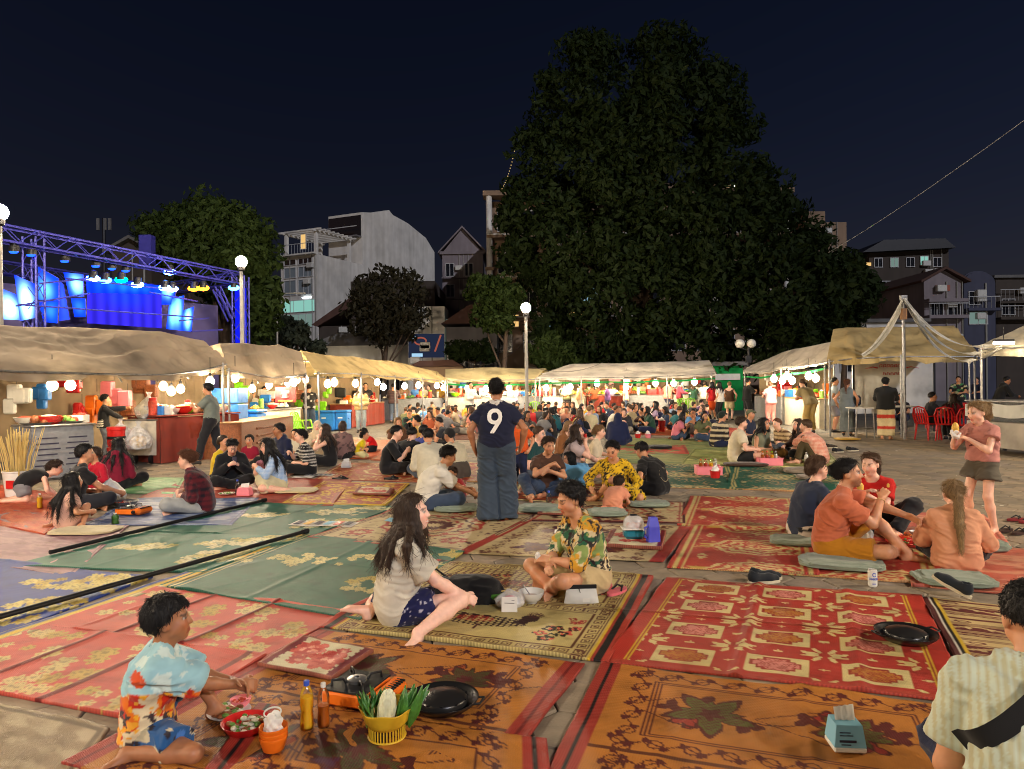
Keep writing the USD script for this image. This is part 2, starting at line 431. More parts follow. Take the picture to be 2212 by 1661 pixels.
def person(label, p, yaw, h=1.65, sex='f', legs='cross', lean=6.0, head=(0, 0), armL='lap', armR='lap', skin='tan', hair=('tie', 'black'),
           top=('tee', (.3, .3, .3)), bottom=('trousers', (.05, .05, .08)), res=.016, side=0.0, twist=0.0, group=None, shoes=None, fat=1.0, z=0.0,
           extra=None, beard=None, seed=0, smile=False, **kw):
 """p ground point (x, y); yaw: compass direction faced (0 away from the camera, 90 to the right)."""
 rn, res = res, res * (1.32 if res < .0105 else 1.65)
 s = h / 1.70
 hs = .55 + .45 * s
 m = 1.0 if sex == 'f' else -1.0
 wide = (.92 if sex == 'f' else 1.0)
 lg = LEGS[legs] if isinstance(legs, str) else legs
 zp = lg[0] * s
 P = np.array([0, 0, zp])
 # spine
 def up(a):
  return unit([math.sin(math.radians(side)), math.sin(math.radians(a)), math.cos(math.radians(a))])
 bow = 1.0 if legs in ('stand',) else 1.25
 u1, u2, u3 = up(lean * .55 - (4 if legs != 'stand' else 0)), up(lean), up(lean * bow + (6 if legs != 'stand' else 2))
 S1 = P + .13 * s * u1
 S2 = S1 + .14 * s * u2
 S3 = S2 + .165 * s * u3
 N = S3 + .055 * s * u3
 Rt = rotz(-twist)
 rx = Rt @ np.array([1.0, 0, 0])
 rx2 = rotz(-twist * .5) @ np.array([1.0, 0, 0])
 fw = np.cross(u3, rx) * 1.0
 shw = (.165 if sex == 'f' else .19) * s
 Sh = {-1: S3 - rx * shw - u3 * .022 * s, 1: S3 + rx * shw - u3 * .022 * s}
 # head frame
 Hr = rotz(-head[0] - twist) @ rotx(head[1]) @ roty(kw.get('tilt', 0))
 Hc = N + .055 * s * unit(u3 + np.array([0, .15, .4])) + Hr @ np.array([0, .018, .095]) * hs
 HW = lambda q: Hc + Hr @ (np.asarray(q, float) * hs)
 # legs
 hipx = .092 * s
 leg = {}
 for sd, spec in ((-1, lg[1]), (1, lg[2])):
  foot = np.array(spec[0], float) * s * [sd, 1, 1]
  hint = np.array(spec[1], float) * [sd, 1, 1]
  hip = P + np.array([sd * hipx, 0, -.02 * s])
  knee, ank = ik(hip, foot, .43 * s, .415 * s, hint)
  knee[2] = max(knee[2], .06 * s); ank[2] = max(ank[2], .045 * s)
  sh = unit(ank - knee)
  if legs in ('stand', 'chair', 'hug', 'long') or abs(spec[0][2] - .085) < .012 or (legs == 'kneeup' and sd == -1):
   toe = unit([sd * .22, 1, 0]); sole = np.array([0, 0, -1.0])
   if legs == 'long':
    toe = unit([sd * .3, .25, 1]); sole = np.array([0, 1, -.2])
  elif legs == 'kneel':
   toe = np.array([0, -1.0, -.2]); sole = np.array([0, -.2, 1.0])
  else:
   toe = unit(sh * [1, 1, .2] + np.array([0, .55, 0])); sole = unit(np.cross(toe, [0, 0, 1.0]) * sd + np.array([0, 0, -.25]))
  if len(spec) > 2:
   toe = unit(np.array(spec[2], float) * [sd, 1, 1])
   sole = unit(np.array(spec[3], float) * [sd, 1, 1]) if len(spec) > 3 else np.array([0, 0, -1.0])
  leg[sd] = (hip, knee, ank, toe, unit(sole - toe * np.dot(sole, toe)))
 # arms
 arm = {}
 for sd, spec in ((-1, armL), (1, armR)):
  spec = ARMS[spec] if isinstance(spec, str) else spec
  if spec is ARMS['down']:
   spec = [(.27, .06, -.02), (.6, -.6, -.2)]
  tgt = np.array(spec[0], float) * s * [sd, 1, 1] + P
  hint = np.array(spec[1], float) * [sd, 1, 1]
  if not (len(spec) > 3 and spec[3]):
   tgt[2] = max(tgt[2], .05)
  elb, wr = ik(Sh[sd], tgt, .29 * s, .245 * s, hint)
  fd = unit(wr - elb)
  hd = unit(np.array(spec[2], float) * [sd, 1, 1]) if len(spec) > 2 and spec[2] is not None else unit(fd + np.array([-sd * .25, .15, -.1]))
  pn = np.array([-sd * .8, .1, -.55])
  pn = unit(pn - hd * np.dot(pn, hd))
  arm[sd] = (Sh[sd], elb, wr, hd, pn)
 # grid
 pts = [P, S3, Hc, N] + [x for l in leg.values() for x in l[:3]] + [l[2] + l[3] * .22 * s for l in leg.values()] + [x for a in arm.values() for x in a[:3]] + [a[2] + a[3] * .2 * s for a in arm.values()]
 pts = np.array(pts)
 mg = .19 * max(s, .6)
 lo, hi = pts.min(0) - mg, pts.max(0) + mg
 lo[2] = min(lo[2], -.02)
 B = Vol(lo, np.ceil((hi - lo) / res).astype(int) + 1, res)
 mr = res * .62
 R_ = lambda r: max(r, mr)
 def torso(V, e, k=.09, hem=None, low=True, wf=1.0, sp=0.0):
  f_ = fat
  if low:
   V.cone(P - rx2 * .075 * s, P + rx2 * .075 * s, (.112 * s * f_ + e), k=k * s)
  V.cone(S1 - rx2 * .055 * s * f_ * wf, S1 + rx2 * .055 * s * f_ * wf, .098 * s * f_ + e + sp * .5, k=k * s)
  V.cone(S2 - rx * .075 * s * wide, S2 + rx * .075 * s * wide, .108 * s * (.5 + .5 * f_) + e, k=k * s)
  V.cone(S3 - rx * .10 * s * wide - u3 * .045 * s, S3 + rx * .10 * s * wide - u3 * .045 * s, .066 * s + e, k=k * s)
  for sd in (-1, 1):
   V.cone(N + u3 * .01 * s + rx * sd * .02 * s, Sh[sd], .040 * s + e * .6, .038 * s + e * .8, k=.03 * s)
  if sex == 'f' and h > 1.4:
   for sd in (-1, 1):
    V.ell(S2 + rx * sd * .07 * s + fw * .075 * s + u3 * .035 * s, .058 * s + e, k=.05 * s)
 # ---- the body
 torso(B, 0)
 nk = .86 if sex == 'f' else 1.0
 B.cone(S3 - u3 * .01 * s, N + unit(Hc - N) * .07 * hs, .062 * s * nk, .054 * hs * nk, k=.03)
 for sd in (-1, 1):
  hip, knee, ank, toe, sole = leg[sd]
  B.cone(hip, knee, .084 * s * fat, .056 * s, k=.05 * s)
  B.cone(knee, knee + (ank - knee) * .35, .053 * s, R_(.055 * s), k=.03 * s)
  B.cone(knee + (ank - knee) * .35, ank, .055 * s, R_(.036 * s), k=.03 * s)
  fs = s * (1.12 if shoes is not None else 1.0)
  heel = ank - toe * .035 * s + sole * .045 * s
  ballp = ank + toe * .125 * fs + sole * .055 * s
  lat = np.cross(toe, sole)
  B.cone(heel, ank, R_(.033 * fs), R_(.034 * s), k=.02)
  for o in (-.022, .022):
   B.cone(heel * .7 + ank * .3 + toe * .02, ballp + lat * o * fs, R_(.028 * fs), R_(.021 * fs), k=.025)
  if rn < .009 and shoes is None:
   for i in range(5):
    o = (i - 2) * .0165 * sd * -1
    ln = (.052, .045, .04, .034, .028)[i]
    b0 = ballp + lat * o * s - toe * (.004 * i) * s
    B.cone(b0, b0 + toe * ln * s + sole * .006, R_(.0105 * s if i else .0135 * s), R_(.0085 * s if i else .012 * s), k=.006)
  else:
   for o in (-.022, .018):
    B.cone(ballp + lat * o * fs, ballp + lat * o * fs + toe * .05 * fs, R_(.022 * fs), R_(.018 * fs), k=.02)
  a, e, w, hd, pn = arm[sd]
  B.cone(a, e, .052 * s * (1 if sex == 'm' else .92), R_(.040 * s), k=.04 * s)
  B.cone(e, e + (w - e) * .3, R_(.040 * s), R_(.041 * s), k=.02 * s)
  B.cone(e + (w - e) * .3, w, R_(.041 * s), R_(.027 * s), k=.02 * s)
  hsz = .55 + .45 * s if s < .8 else s
  L = np.cross(hd, pn) * 1.0
  L = L if np.dot(L, [-sd, .3, 0]) >= 0 else -L             # thumb side
  if rn < .011:
   for i, (o, ln, r) in enumerate(((.028, .068, .0088), (.0095, .076, .0090), (-.0095, .070, .0086), (-.027, .054, .0078))):
    kn = w + hd * .085 * hsz + L * o * hsz
    B.cone(w + hd * .012 + L * o * .55 * hsz, kn, R_(.0155 * hsz), R_(.0125 * hsz), k=.012)
    d, q = hd + L * o * 1.8, kn
    curl = kw.get('curl', 24)
    for j, fr in enumerate((.45, .31, .24)):
     cu = math.radians(curl * (.7 + .5 * j) + 4 * i)
     d = unit(unit(d) * math.cos(cu) + pn * math.sin(cu))
     q2 = q + d * ln * fr * hsz
     B.cone(q, q2, R_(r * hsz), R_(r * .9 * hsz), k=.003)
     q = q2
   t0 = w + hd * .022 * hsz + L * .022 * hsz
   t1 = t0 + unit(hd * .75 + L * .65 + pn * .35) * .042 * hsz
   t2 = t1 + unit(hd * .95 + L * .25 + pn * .35) * .030 * hsz
   t3 = t2 + unit(hd * 1. + L * .0 + pn * .3) * .024 * hsz
   B.cone(t0, t1, R_(.014 * hsz), R_(.0105 * hsz), k=.012).cone(t1, t2, R_(.0105 * hsz), R_(.0098 * hsz), k=.004).cone(t2, t3, R_(.0098 * hsz), R_(.008 * hsz), k=.004)
  else:
   B.cone(w, w + hd * .09 * hsz, R_(.030 * hsz), R_(.034 * hsz), k=.015)
   B.cone(w + hd * .09 * hsz, w + unit(hd * 1.6 + pn) * .16 * hsz, R_(.030 * hsz), R_(.018 * hsz), k=.015)
   B.cone(w + hd * .03 * hsz + L * .02 * hsz, w + hd * .09 * hsz + L * .045 * hsz, R_(.014 * hsz), R_(.011 * hsz), k=.01)
 # head
 E = lambda c, r, k, **q: B.ell(HW(c), np.asarray(r) * hs, Hr, k * hs, **q)
 K = lambda a, b, r0, r1, k: B.cone(HW(a), HW(b), R_(r0 * hs) if rn > .01 else r0 * hs, R_(r1 * hs) if rn > .01 else r1 * hs, k * hs)
 E((0, -.012, .035), (.075, .095, .088), .01)
 E((0, .028, -.035), (.052 if sex == 'f' else .057, .066, .078), .035)
 K((0, .062, -.090), (0, .066, -.088), .020, .020, .03)
 for sd in (-1, 1):
  K((sd * .036, .058, -.022), (sd * .05, .03, -.045), .026, .022, .03)
  E((sd * .077, -.008, -.005), (.012, .021, .031), .008)
 if rn < .03:
  if rn < .011:
   for sd in (-1, 1):
    E((sd * .032, .094, .012), (.017, .012, .012), .012, sub=True)
    E((sd * .031, .079, .010), (.0135, .0135, .0125), .004)
  K((0, .088, .020), (0, .108, -.022), .008, .0125, .012)
  if rn < .011:
   K((-.012, .096, -.026), (.012, .096, -.026), .0085, .0085, .006)
   K((-.034, .083, .032), (.034, .083, .032), .0095, .0095, .014)
   lw = .024 if smile else .019
   K((-lw, .086, -.054), (0, .0945, -.0545), .0055, .0075, .006); K((lw, .086, -.054), (0, .0945, -.0545), .0055, .0075, .006)
   K((-lw * .8, .086, -.064), (0, .093, -.066), .006, .0085, .006); K((lw * .8, .086, -.064), (0, .093, -.066), .006, .0085, .006)
 # ---- garments on the same grid
 gar = []
 def arms_of(V, e, cut, c1=True, wide_=0.0):
  for sd in (-1, 1):
   a, el, w = arm[sd][:3]
   ra, rb, rc = .050 * s + e, .041 * s + e, .028 * s + e
   if cut <= 1:
    V.cone(a, a + (el - a) * cut, ra, rb + (ra - rb) * (1 - cut) + wide_, k=.018 * s, c1=c1)
   else:
    V.cone(a, el, ra, rb + wide_ * .6, k=.03 * s)
    V.cone(el, el + (w - el) * (cut - 1), rb + wide_ * .6, rc + (rb - rc) * (2 - cut) + wide_ * .6, k=.015 * s, c1=c1)
 e0 = max(.012, .55 * res)
 hemv = None
 for spec in ([top] if top else []) + [x for x in kw.get('over', [])]:
  kind, colr = spec[0], spec[1]
  o = spec[2] if len(spec) > 2 else {}
  V = B.like()
  e = e0 * s ** .5 + o.get('loose', .006)
  torso(V, e, k=.08, sp=o.get('loose', .006))
  hem = o.get('hem', .10)
  if legs == 'stand' and hem > -.3:
   V.cone(P - u1 * hem * s - rx2 * .07 * s, P - u1 * hem * s + rx2 * .07 * s, .112 * s * fat + e + .008, k=.08 * s)
  sl = o.get('sleeve', {'tee': .62, 'long': 1.93, 'tank': 0, 'three': 1.25, 'hood': 1.95, 'dress': .45, 'jacket': 1.93}.get(kind, .62))
  if sl > 0:
   arms_of(V, e * .9, sl, wide_=o.get('wide', .014 if sl < 1 else .004))
  V.cone(S3, N, .068 * s + e * .8, .060 * s + e * .4, k=.03)
  if kind in ('hood', 'jacket'):
   V.cone(N - fw * .05 * s - rx * .05 * s, N - fw * .05 * s + rx * .05 * s, .05 * s, k=.04 * s)
   V.cone(N - fw * .09 * s, N - fw * .11 * s - u3 * .09 * s, .05 * s, .04 * s, k=.05 * s)
  if kind == 'dress':
   if legs == 'stand':
    V.cone(P, P - np.array([0, 0, o.get('len', .55) * s]), .13 * s + e, .13 * s + e + o.get('flare', .10), k=.05, c1=True)
   else:
    for sd in (-1, 1):
     V.cone(leg[sd][0], leg[sd][1], .10 * s + e, .075 * s + e, k=.06)
     V.cone(leg[sd][1], leg[sd][1] * .4 + leg[sd][2] * .6, .07 * s + e, .06 * s + e, k=.06)
    V.cone((leg[-1][1] + leg[1][1]) / 2, P, .09 * s, .1 * s, k=.10)
  # neck opening
  nr = o.get('neck', .060 if kind not in ('tank',) else .085) * s
  nd = unit(u3 + fw * o.get('scoop', .35))
  V.cone(N - nd * .005 + nd * .0 + fw * o.get('drop', .0), N + nd * .2, nr + .004, nr + .05, k=.004, sub=True)
  if kind != 'dress':
   # hem cut below the pelvis
   nrm = -u1
   c = P - u1 * hem * s
   sl_, Q = V.block(P - .45 * s, P + .25 * s)
   dd = (Q[0] - c[0]) * nrm[0] + (Q[1] - c[1]) * nrm[1] + (Q[2] - c[2]) * nrm[2]
   far = np.sqrt((Q[0] - P[0]) ** 2 + (Q[1] - P[1]) ** 2 + (Q[2] - P[2]) ** 2)
   V.phi[sl_] = np.maximum(V.phi[sl_], np.where(dd < .03, dd, dd)).astype(np.float32)
  if legs != 'stand':
   sl_, Q = V.block(lo, [hi[0], hi[1], .03])
   V.phi[sl_] = np.maximum(V.phi[sl_], .008 - Q[2]).astype(np.float32)
  gar.append((o.get('name', {'tee': 'shirt', 'long': 'shirt', 'tank': 'vest_top', 'three': 'blouse', 'hood': 'hoodie', 'dress': 'dress', 'jacket': 'jacket'}.get(kind, 'shirt')), V, colr, o))
 if bottom:
  kind, colr = bottom[0], bottom[1]
  o = bottom[2] if len(bottom) > 2 else {}
  V = B.like()
  e = e0 * s ** .5 + o.get('loose', .002)
  V.cone(P - rx2 * .075 * s, P + rx2 * .075 * s, .112 * s * fat + e, k=.06 * s)
  V.cone(S1 - u1 * .03 * s - rx2 * .055 * s * fat, S1 - u1 * .03 * s + rx2 * .055 * s * fat, .099 * s * fat + e * .7, k=.08 * s)
  cut = o.get('cut', {'trousers': 1.93, 'shorts': .72, 'skirt': .75, 'wide': 2.0, 'leggings': 1.9}.get(kind, 1.9))
  fl = o.get('flare', {'wide': .055, 'shorts': .03, 'skirt': .02}.get(kind, .012))
  for sd in (-1, 1):
   hip, knee, ank = leg[sd][:3]
   if cut <= 1:
    V.cone(hip, hip + (knee - hip) * cut, .09 * s * fat + e, (.084 + (.056 - .084) * cut) * s + e + fl, k=.05 * s, c1=True)
   else:
    V.cone(hip, knee, .09 * s * fat + e, .060 * s + e + fl * .6, k=.05 * s)
    en = knee + (ank - knee) * (cut - 1) + (unit(ank - knee) * .05 * s if kind == 'wide' else 0)
    V.cone(knee, en, .060 * s + e + fl * .6, (.056 + (.036 - .056) * (cut - 1)) * s + e + fl, k=.03 * s, c1=True)
  if kind == 'skirt':
   c = o.get('cut', .75)
   V.cone(P, (leg[-1][0] + (leg[-1][1] - leg[-1][0]) * c + leg[1][0] + (leg[1][1] - leg[1][0]) * c) / 2, .1 * s, .09 * s, k=.10 * s)
  sl_, Q = V.block(lo, [hi[0], hi[1], .03])
  V.phi[sl_] = np.maximum(V.phi[sl_], .006 - Q[2]).astype(np.float32)
  gar.append((o.get('name', {'trousers': 'trousers', 'shorts': 'shorts', 'skirt': 'skirt', 'wide': 'jeans', 'leggings': 'leggings'}[kind]), V, colr, o))
 # ---- hair
 st = hair[0]
 hc = HAIR[hair[1]] if isinstance(hair[1], str) else hair[1]
 HV = None
 if st != 'bald':
  HV = B.like()
  inf = {'bowl': .020, 'short': .013, 'curly': .024, 'long': .016}.get(st, .012) + .25 * res
  fr = {'bowl': .034, 'short': .062, 'crop': .068}.get(st, .066)
  nape = {'bowl': -.068, 'crop': -.045, 'short': -.06}.get(st, -.078)
  def hairline(q, d):
   y, zz = q[..., 1] / hs, q[..., 2] / hs
   jag = .012 * (meshkit.noise(q / hs * 75 + seed, seed) - .5)
   zc = np.where(y > .0, -.02 + (fr + .02) * np.clip(y / .082, 0, 1) ** 1.5, np.where(y > -.03, {'bowl': -.035}.get(st, -.022), nape)) + jag
   return np.maximum(d, (zc - zz) * hs * .8)
  HV.ell(HW((0, -.014, .037)), np.array([.075, .095, .088]) * hs + inf * hs, Hr, 0, f=hairline)
  dn = np.array([0, 0, -1.0])
  if st == 'bun':
   HV.ell(HW((0, -.115, .045)), np.array([.042, .04, .042]) * hs, Hr, .02)
  if st == 'topknot':
   HV.ell(HW((0, -.085, .100)), np.array([.055, .05, .052]) * hs, Hr, .03)
  if st == 'tie':
   HV.ell(HW((0, -.105, .0)), np.array([.035, .04, .05]) * hs, Hr, .03)
  if st == 'pony':
   q0 = HW((0, -.105, kw.get('ponyz', .05)))
   L = kw.get('hairlen', .30)
   q1 = q0 + Hr @ np.array([0, -.05, -.01]) * hs
   q2 = q1 + np.array([0, -.02, -.5 * L]); q3 = q2 + np.array([.005, .0, -.5 * L])
   sv = gar[0][1] if gar else B
   for pt in (q2, q3):
    for _j in range(14):
     if sv.sample(pt[None])[0] < .022:
      pt += np.array([0, -.015, 0])
   HV.cone(q0, q1, .026 * hs, .034 * hs, k=.02).cone(q1, q2, .036 * hs, .034 * hs, k=.01).cone(q2, q3, .034 * hs, .010 * hs, k=.01)
  if st == 'long':
   L = kw.get('hairlen', .34)
   rs = np.random.RandomState(seed + 5)
   for i, a in enumerate(np.linspace(-118, 118, 11 if rn < .012 else 7)):
    dr = np.array([math.sin(math.radians(a)), -math.cos(math.radians(a)), 0])
    p0 = HW(dr * [.070, .085, 0] + np.array([0, -.012, .02]))
    p1 = HW(dr * [.082, .098, 0] + np.array([0, -.012, -.075]))
    hdw = Hr @ dr
    back = abs(a) < 80
    ll = L * (1 - .35 * (abs(a) / 118) ** 2) * (.9 + .2 * rs.rand())
    p2 = p1 + dn * ll * .45 + hdw * .018 - u3 * 0 + (np.array([0, -1, 0]) * math.tan(math.radians(min(lean, 10))) * 0)
    # follow the back
    p2b = S3 + hdw * .125 * s + np.array([0, 0, .0])
    if back:
     p2 = p2 * .5 + np.array([p2b[0], p2b[1], p2[2]]) * .5
    p3 = p2 + dn * ll * .55 + hdw * .012 + rs.uniform(-.015, .015, 3)
    solidV = gar[0][1] if gar else B
    for _k in range(3):
     for pt, mg_ in ((p2, .016), (p3, .012)):
      for _j in range(10):
       if solidV.sample(pt[None])[0] < mg_:
        pt += hdw * [.02, .02, 0]
    if rn < .02:
     for w_ in range(2):
      o_ = rs.uniform(-.018, .018, 3); o2 = rs.uniform(-.03, .03, 3)
      HV.cone(p1 + o_, p2 + o2 + hdw * .008, .012 * hs, .010 * hs, k=.004).cone(p2 + o2 + hdw * .008, p3 + o2 * 1.2 + [0, 0, rs.uniform(-.02, .05)], .010 * hs, .004 * hs, k=.004)
    HV.cone(p0, p1, .026 * hs, .029 * hs, k=.022).cone(p1, p2, .029 * hs, .027 * hs, k=.022).cone(p2, p3, .027 * hs, .007 * hs, k=.016)
  if st == 'bob':
   for a in np.linspace(-110, 110, 9):
    dr = np.array([math.sin(math.radians(a)), -math.cos(math.radians(a)), 0])
    HV.cone(HW(dr * [.07, .085, 0] + np.array([0, -.012, .02])), HW(dr * [.078, .095, 0] + np.array([0, -.012, -.085])), .026 * hs, .02 * hs, k=.02)
  if st == 'cap':
   HV.cone(HW((0, .07, .075)), HW((0, .15, .065)), .035 * hs, .02 * hs, k=.02)
  if st == 'hijab':
   HV = B.like()
   HV.ell(HW((0, -.015, .02)), np.array([.098, .115, .125]) * hs, Hr, 0)
   HV.cone(HW((0, -.02, -.06)), S3, .095 * hs, .15 * s, k=.06)
   HV.cone(S3, S2, .15 * s, .17 * s, k=.06)
   HV.ell(HW((0, .11, -.01)), np.array([.055, .08, .085]) * hs, Hr, .01, sub=True)
 # ---- write
 root = thing('person', label, 'person', (p[0], p[1], z), yaw, group)
 mv = B.mesh()
 v, f = mv
 cover = np.zeros(len(v), bool)
 for nm, V, colr, o in gar:
  cover |= V.sample(v) < -max(.35 * res, .0035)
 if HV is not None and st != 'hijab':
  cover |= HV.sample(v) < -.6 * res
 keep = ~cover[f].all(1)
 # what clothes hide is left out, but for a strip that keeps the body one surface
 ed = np.vstack([f[:, [0, 1]], f[:, [1, 2]], f[:, [2, 3]], f[:, [3, 0]]])
 from scipy.sparse import coo_matrix
 from scipy.sparse.csgraph import connected_components, breadth_first_order
 full = coo_matrix((np.ones(len(ed)), (ed[:, 0], ed[:, 1])), (len(v), len(v))).tocsr()
 ek = np.vstack([f[keep][:, [0, 1]], f[keep][:, [1, 2]], f[keep][:, [2, 3]], f[keep][:, [3, 0]]])
 _, lab = connected_components(coo_matrix((np.ones(len(ek)), (ek[:, 0], ek[:, 1])), (len(v), len(v))), directed=False)
 uv_ = np.unique(f[keep])
 labs, cnts = np.unique(lab[uv_], return_counts=True)
 start = uv_[np.argmin(np.linalg.norm(v[uv_] - HW((0, .09, -.02)), axis=1))]
 _, pred = breadth_first_order(full, start, directed=False)
 strip = np.zeros(len(v), bool)
 for lb, ct in zip(labs, cnts):
  if lb == lab[start]:
   continue
  mem = uv_[lab[uv_] == lb]
  if ct < 30:
   keep &= ~np.isin(f, mem).any(1)
   continue
  g = mem[0]
  while g >= 0 and g != start:
   strip[g] = True
   g = pred[g]
 keep |= strip[f].any(1)
 f = f[keep]
 used = np.unique(f)
 remap = np.full(len(v), -1); remap[used] = np.arange(len(used))
 v, f = v[used], remap[f]
 sk = np.asarray(SKIN[skin] if isinstance(skin, str) else skin)
 c = np.tile(sk, (len(v), 1))
 q = ((v - Hc) @ Hr) / hs
 hd_ = (np.abs(q[:, 0]) < .1) & (q[:, 2] > -.11) & (q[:, 2] < .13) & (np.abs(q[:, 1]) < .13)
 if rn < .022:
  blush = np.exp(-(((np.abs(q[:, 0]) - .042) / .022) ** 2 + ((q[:, 2] + .022) / .022) ** 2)) * (q[:, 1] > .03) * hd_
  c = c * (1 + blush[:, None] * np.array([.12, -.12, -.12]))
  lip = hd_ & (q[:, 1] > .078) & (np.abs(q[:, 0]) < .023) & (q[:, 2] < -.047) & (q[:, 2] > -.074)
  c[lip] = c[lip] * [.82, .45, .45]
  if smile:
   c[hd_ & (q[:, 1] > .08) & (np.abs(q[:, 0]) < .018) & (np.abs(q[:, 2] + .060) < .0045)] = (.7, .68, .62)
  br = hd_ & (q[:, 1] > .06) & (np.abs(np.abs(q[:, 0]) - .031) < .019) & (np.abs(q[:, 2] - .031 - .1 * (.03 - np.abs(q[:, 0]))) < .0055)
  c[br] = c[br] * .25 + np.array(hc) * .6
  ey = hd_ & (q[:, 1] > .062) & (((np.abs(q[:, 0]) - .031) / .0165) ** 2 + ((q[:, 2] - .0105) / .0085) ** 2 < 1)
  shut = kw.get('shut', False)
  c[ey] = (.02, .014, .012) if shut else (.36, .33, .30)
  ir = ey & (np.hypot(np.abs(q[:, 0]) - .031, q[:, 2] - .0105) < .0075)
  c[ir] = (.015, .01, .008)
  lid = hd_ & (q[:, 1] > .062) & ~ey & (((np.abs(q[:, 0]) - .031) / .019) ** 2 + ((q[:, 2] - .0125) / .0115) ** 2 < 1)
  c[lid] = c[lid] * .45
  if shut:
   up_ = ey & (q[:, 2] > .008)
   c[up_] = sk * .8
 elif rn < .05:
  ey = hd_ & (q[:, 1] > .05) & (np.abs(q[:, 2] - .015) < .018) & (np.abs(np.abs(q[:, 0]) - .03) < .02)
  c[ey] = c[ey] * .35
 if beard is not None:
  sm_ = lambda x, w_: np.clip(x / w_ + .5, 0, 1)
  jaw = sm_(-.040 - q[:, 2] + .35 * (q[:, 1] - .06), .03) * sm_(q[:, 1] - .012, .03) * sm_(.02 + q[:, 1] * 1.2 + .02, .02)
  mou = sm_(.0075 - np.abs(q[:, 2] + .041), .006) * sm_(.032 - np.abs(q[:, 0]), .01) * (q[:, 1] > .07)
  lp = (q[:, 1] > .08) & (np.abs(q[:, 0]) < .02) & (q[:, 2] < -.05) & (q[:, 2] > -.068)
  wb = np.clip(np.maximum(jaw, mou), 0, 1) * hd_ * ~lp * beard * (.6 + .6 * meshkit.noise(q * 160, 3))
  wb = np.clip(wb, 0, .92)[:, None]
  c = c * (1 - wb) + np.array(hc) * wb
 for sd in (-1, 1):
  a = leg[sd][2]
  near = (np.linalg.norm(v - a - leg[sd][3] * .06 * s, axis=1) < .2 * s) & (((v - a) @ leg[sd][4]) > (-.015 if shoes is not None else .03) * s)
  if shoes is not None:
   c[near] = shoes
  else:
   c[near & (((v - a) @ leg[sd][4]) > .055 * s)] *= [.95, .82, .75]
 put('body', v, f, 'skin', root, True, c)
 rng = np.random.RandomState(seed + 1)
 for nm, V, colr, o in gar:
  mv = V.mesh()
  if mv is None:
   continue
  v, f = mv
  n = normals_of(v, f)
  if rn < .02:
   q = v / s ** .5
   warp = meshkit.noise(q * 7 + seed * 3.1, seed + 9)
   dg = np.stack([q[:, 0] * 6 + q[:, 2] * 3, q[:, 1] * 6 - q[:, 2] * 4, q[:, 2] * 17 + q[:, 0] * 7 + warp * 2.5], 1) + seed * 7.3
   w = 1 - np.abs(2 * meshkit.noise(dg, seed) - 1)
   w2 = 1 - np.abs(2 * meshkit.noise(dg * 2.1 + 5, seed + 3) - 1)
   amp = o.get('wr', .021 if rn < .012 else .014)
   msk = .35 + .65 * np.clip(meshkit.noise(q * 5 + seed, seed + 4) * 2.2 - .6, 0, 1)
   v = v + n * ((w ** 2 * amp + w2 ** 2 * amp * .4) * msk - amp * .25)[:, None]
   if legs != 'stand':
    v[:, 2] = np.maximum(v[:, 2], .006)
  cc = colr(v, dict(P=P, S3=S3, S2=S2, N=N, Hc=Hc, s=s, leg=leg, arm=arm, fw=fw, u3=u3, rx=rx)) if callable(colr) else np.asarray(colr)
  put(nm, v, f, o.get('mat', 'cloth'), root, True, cc)
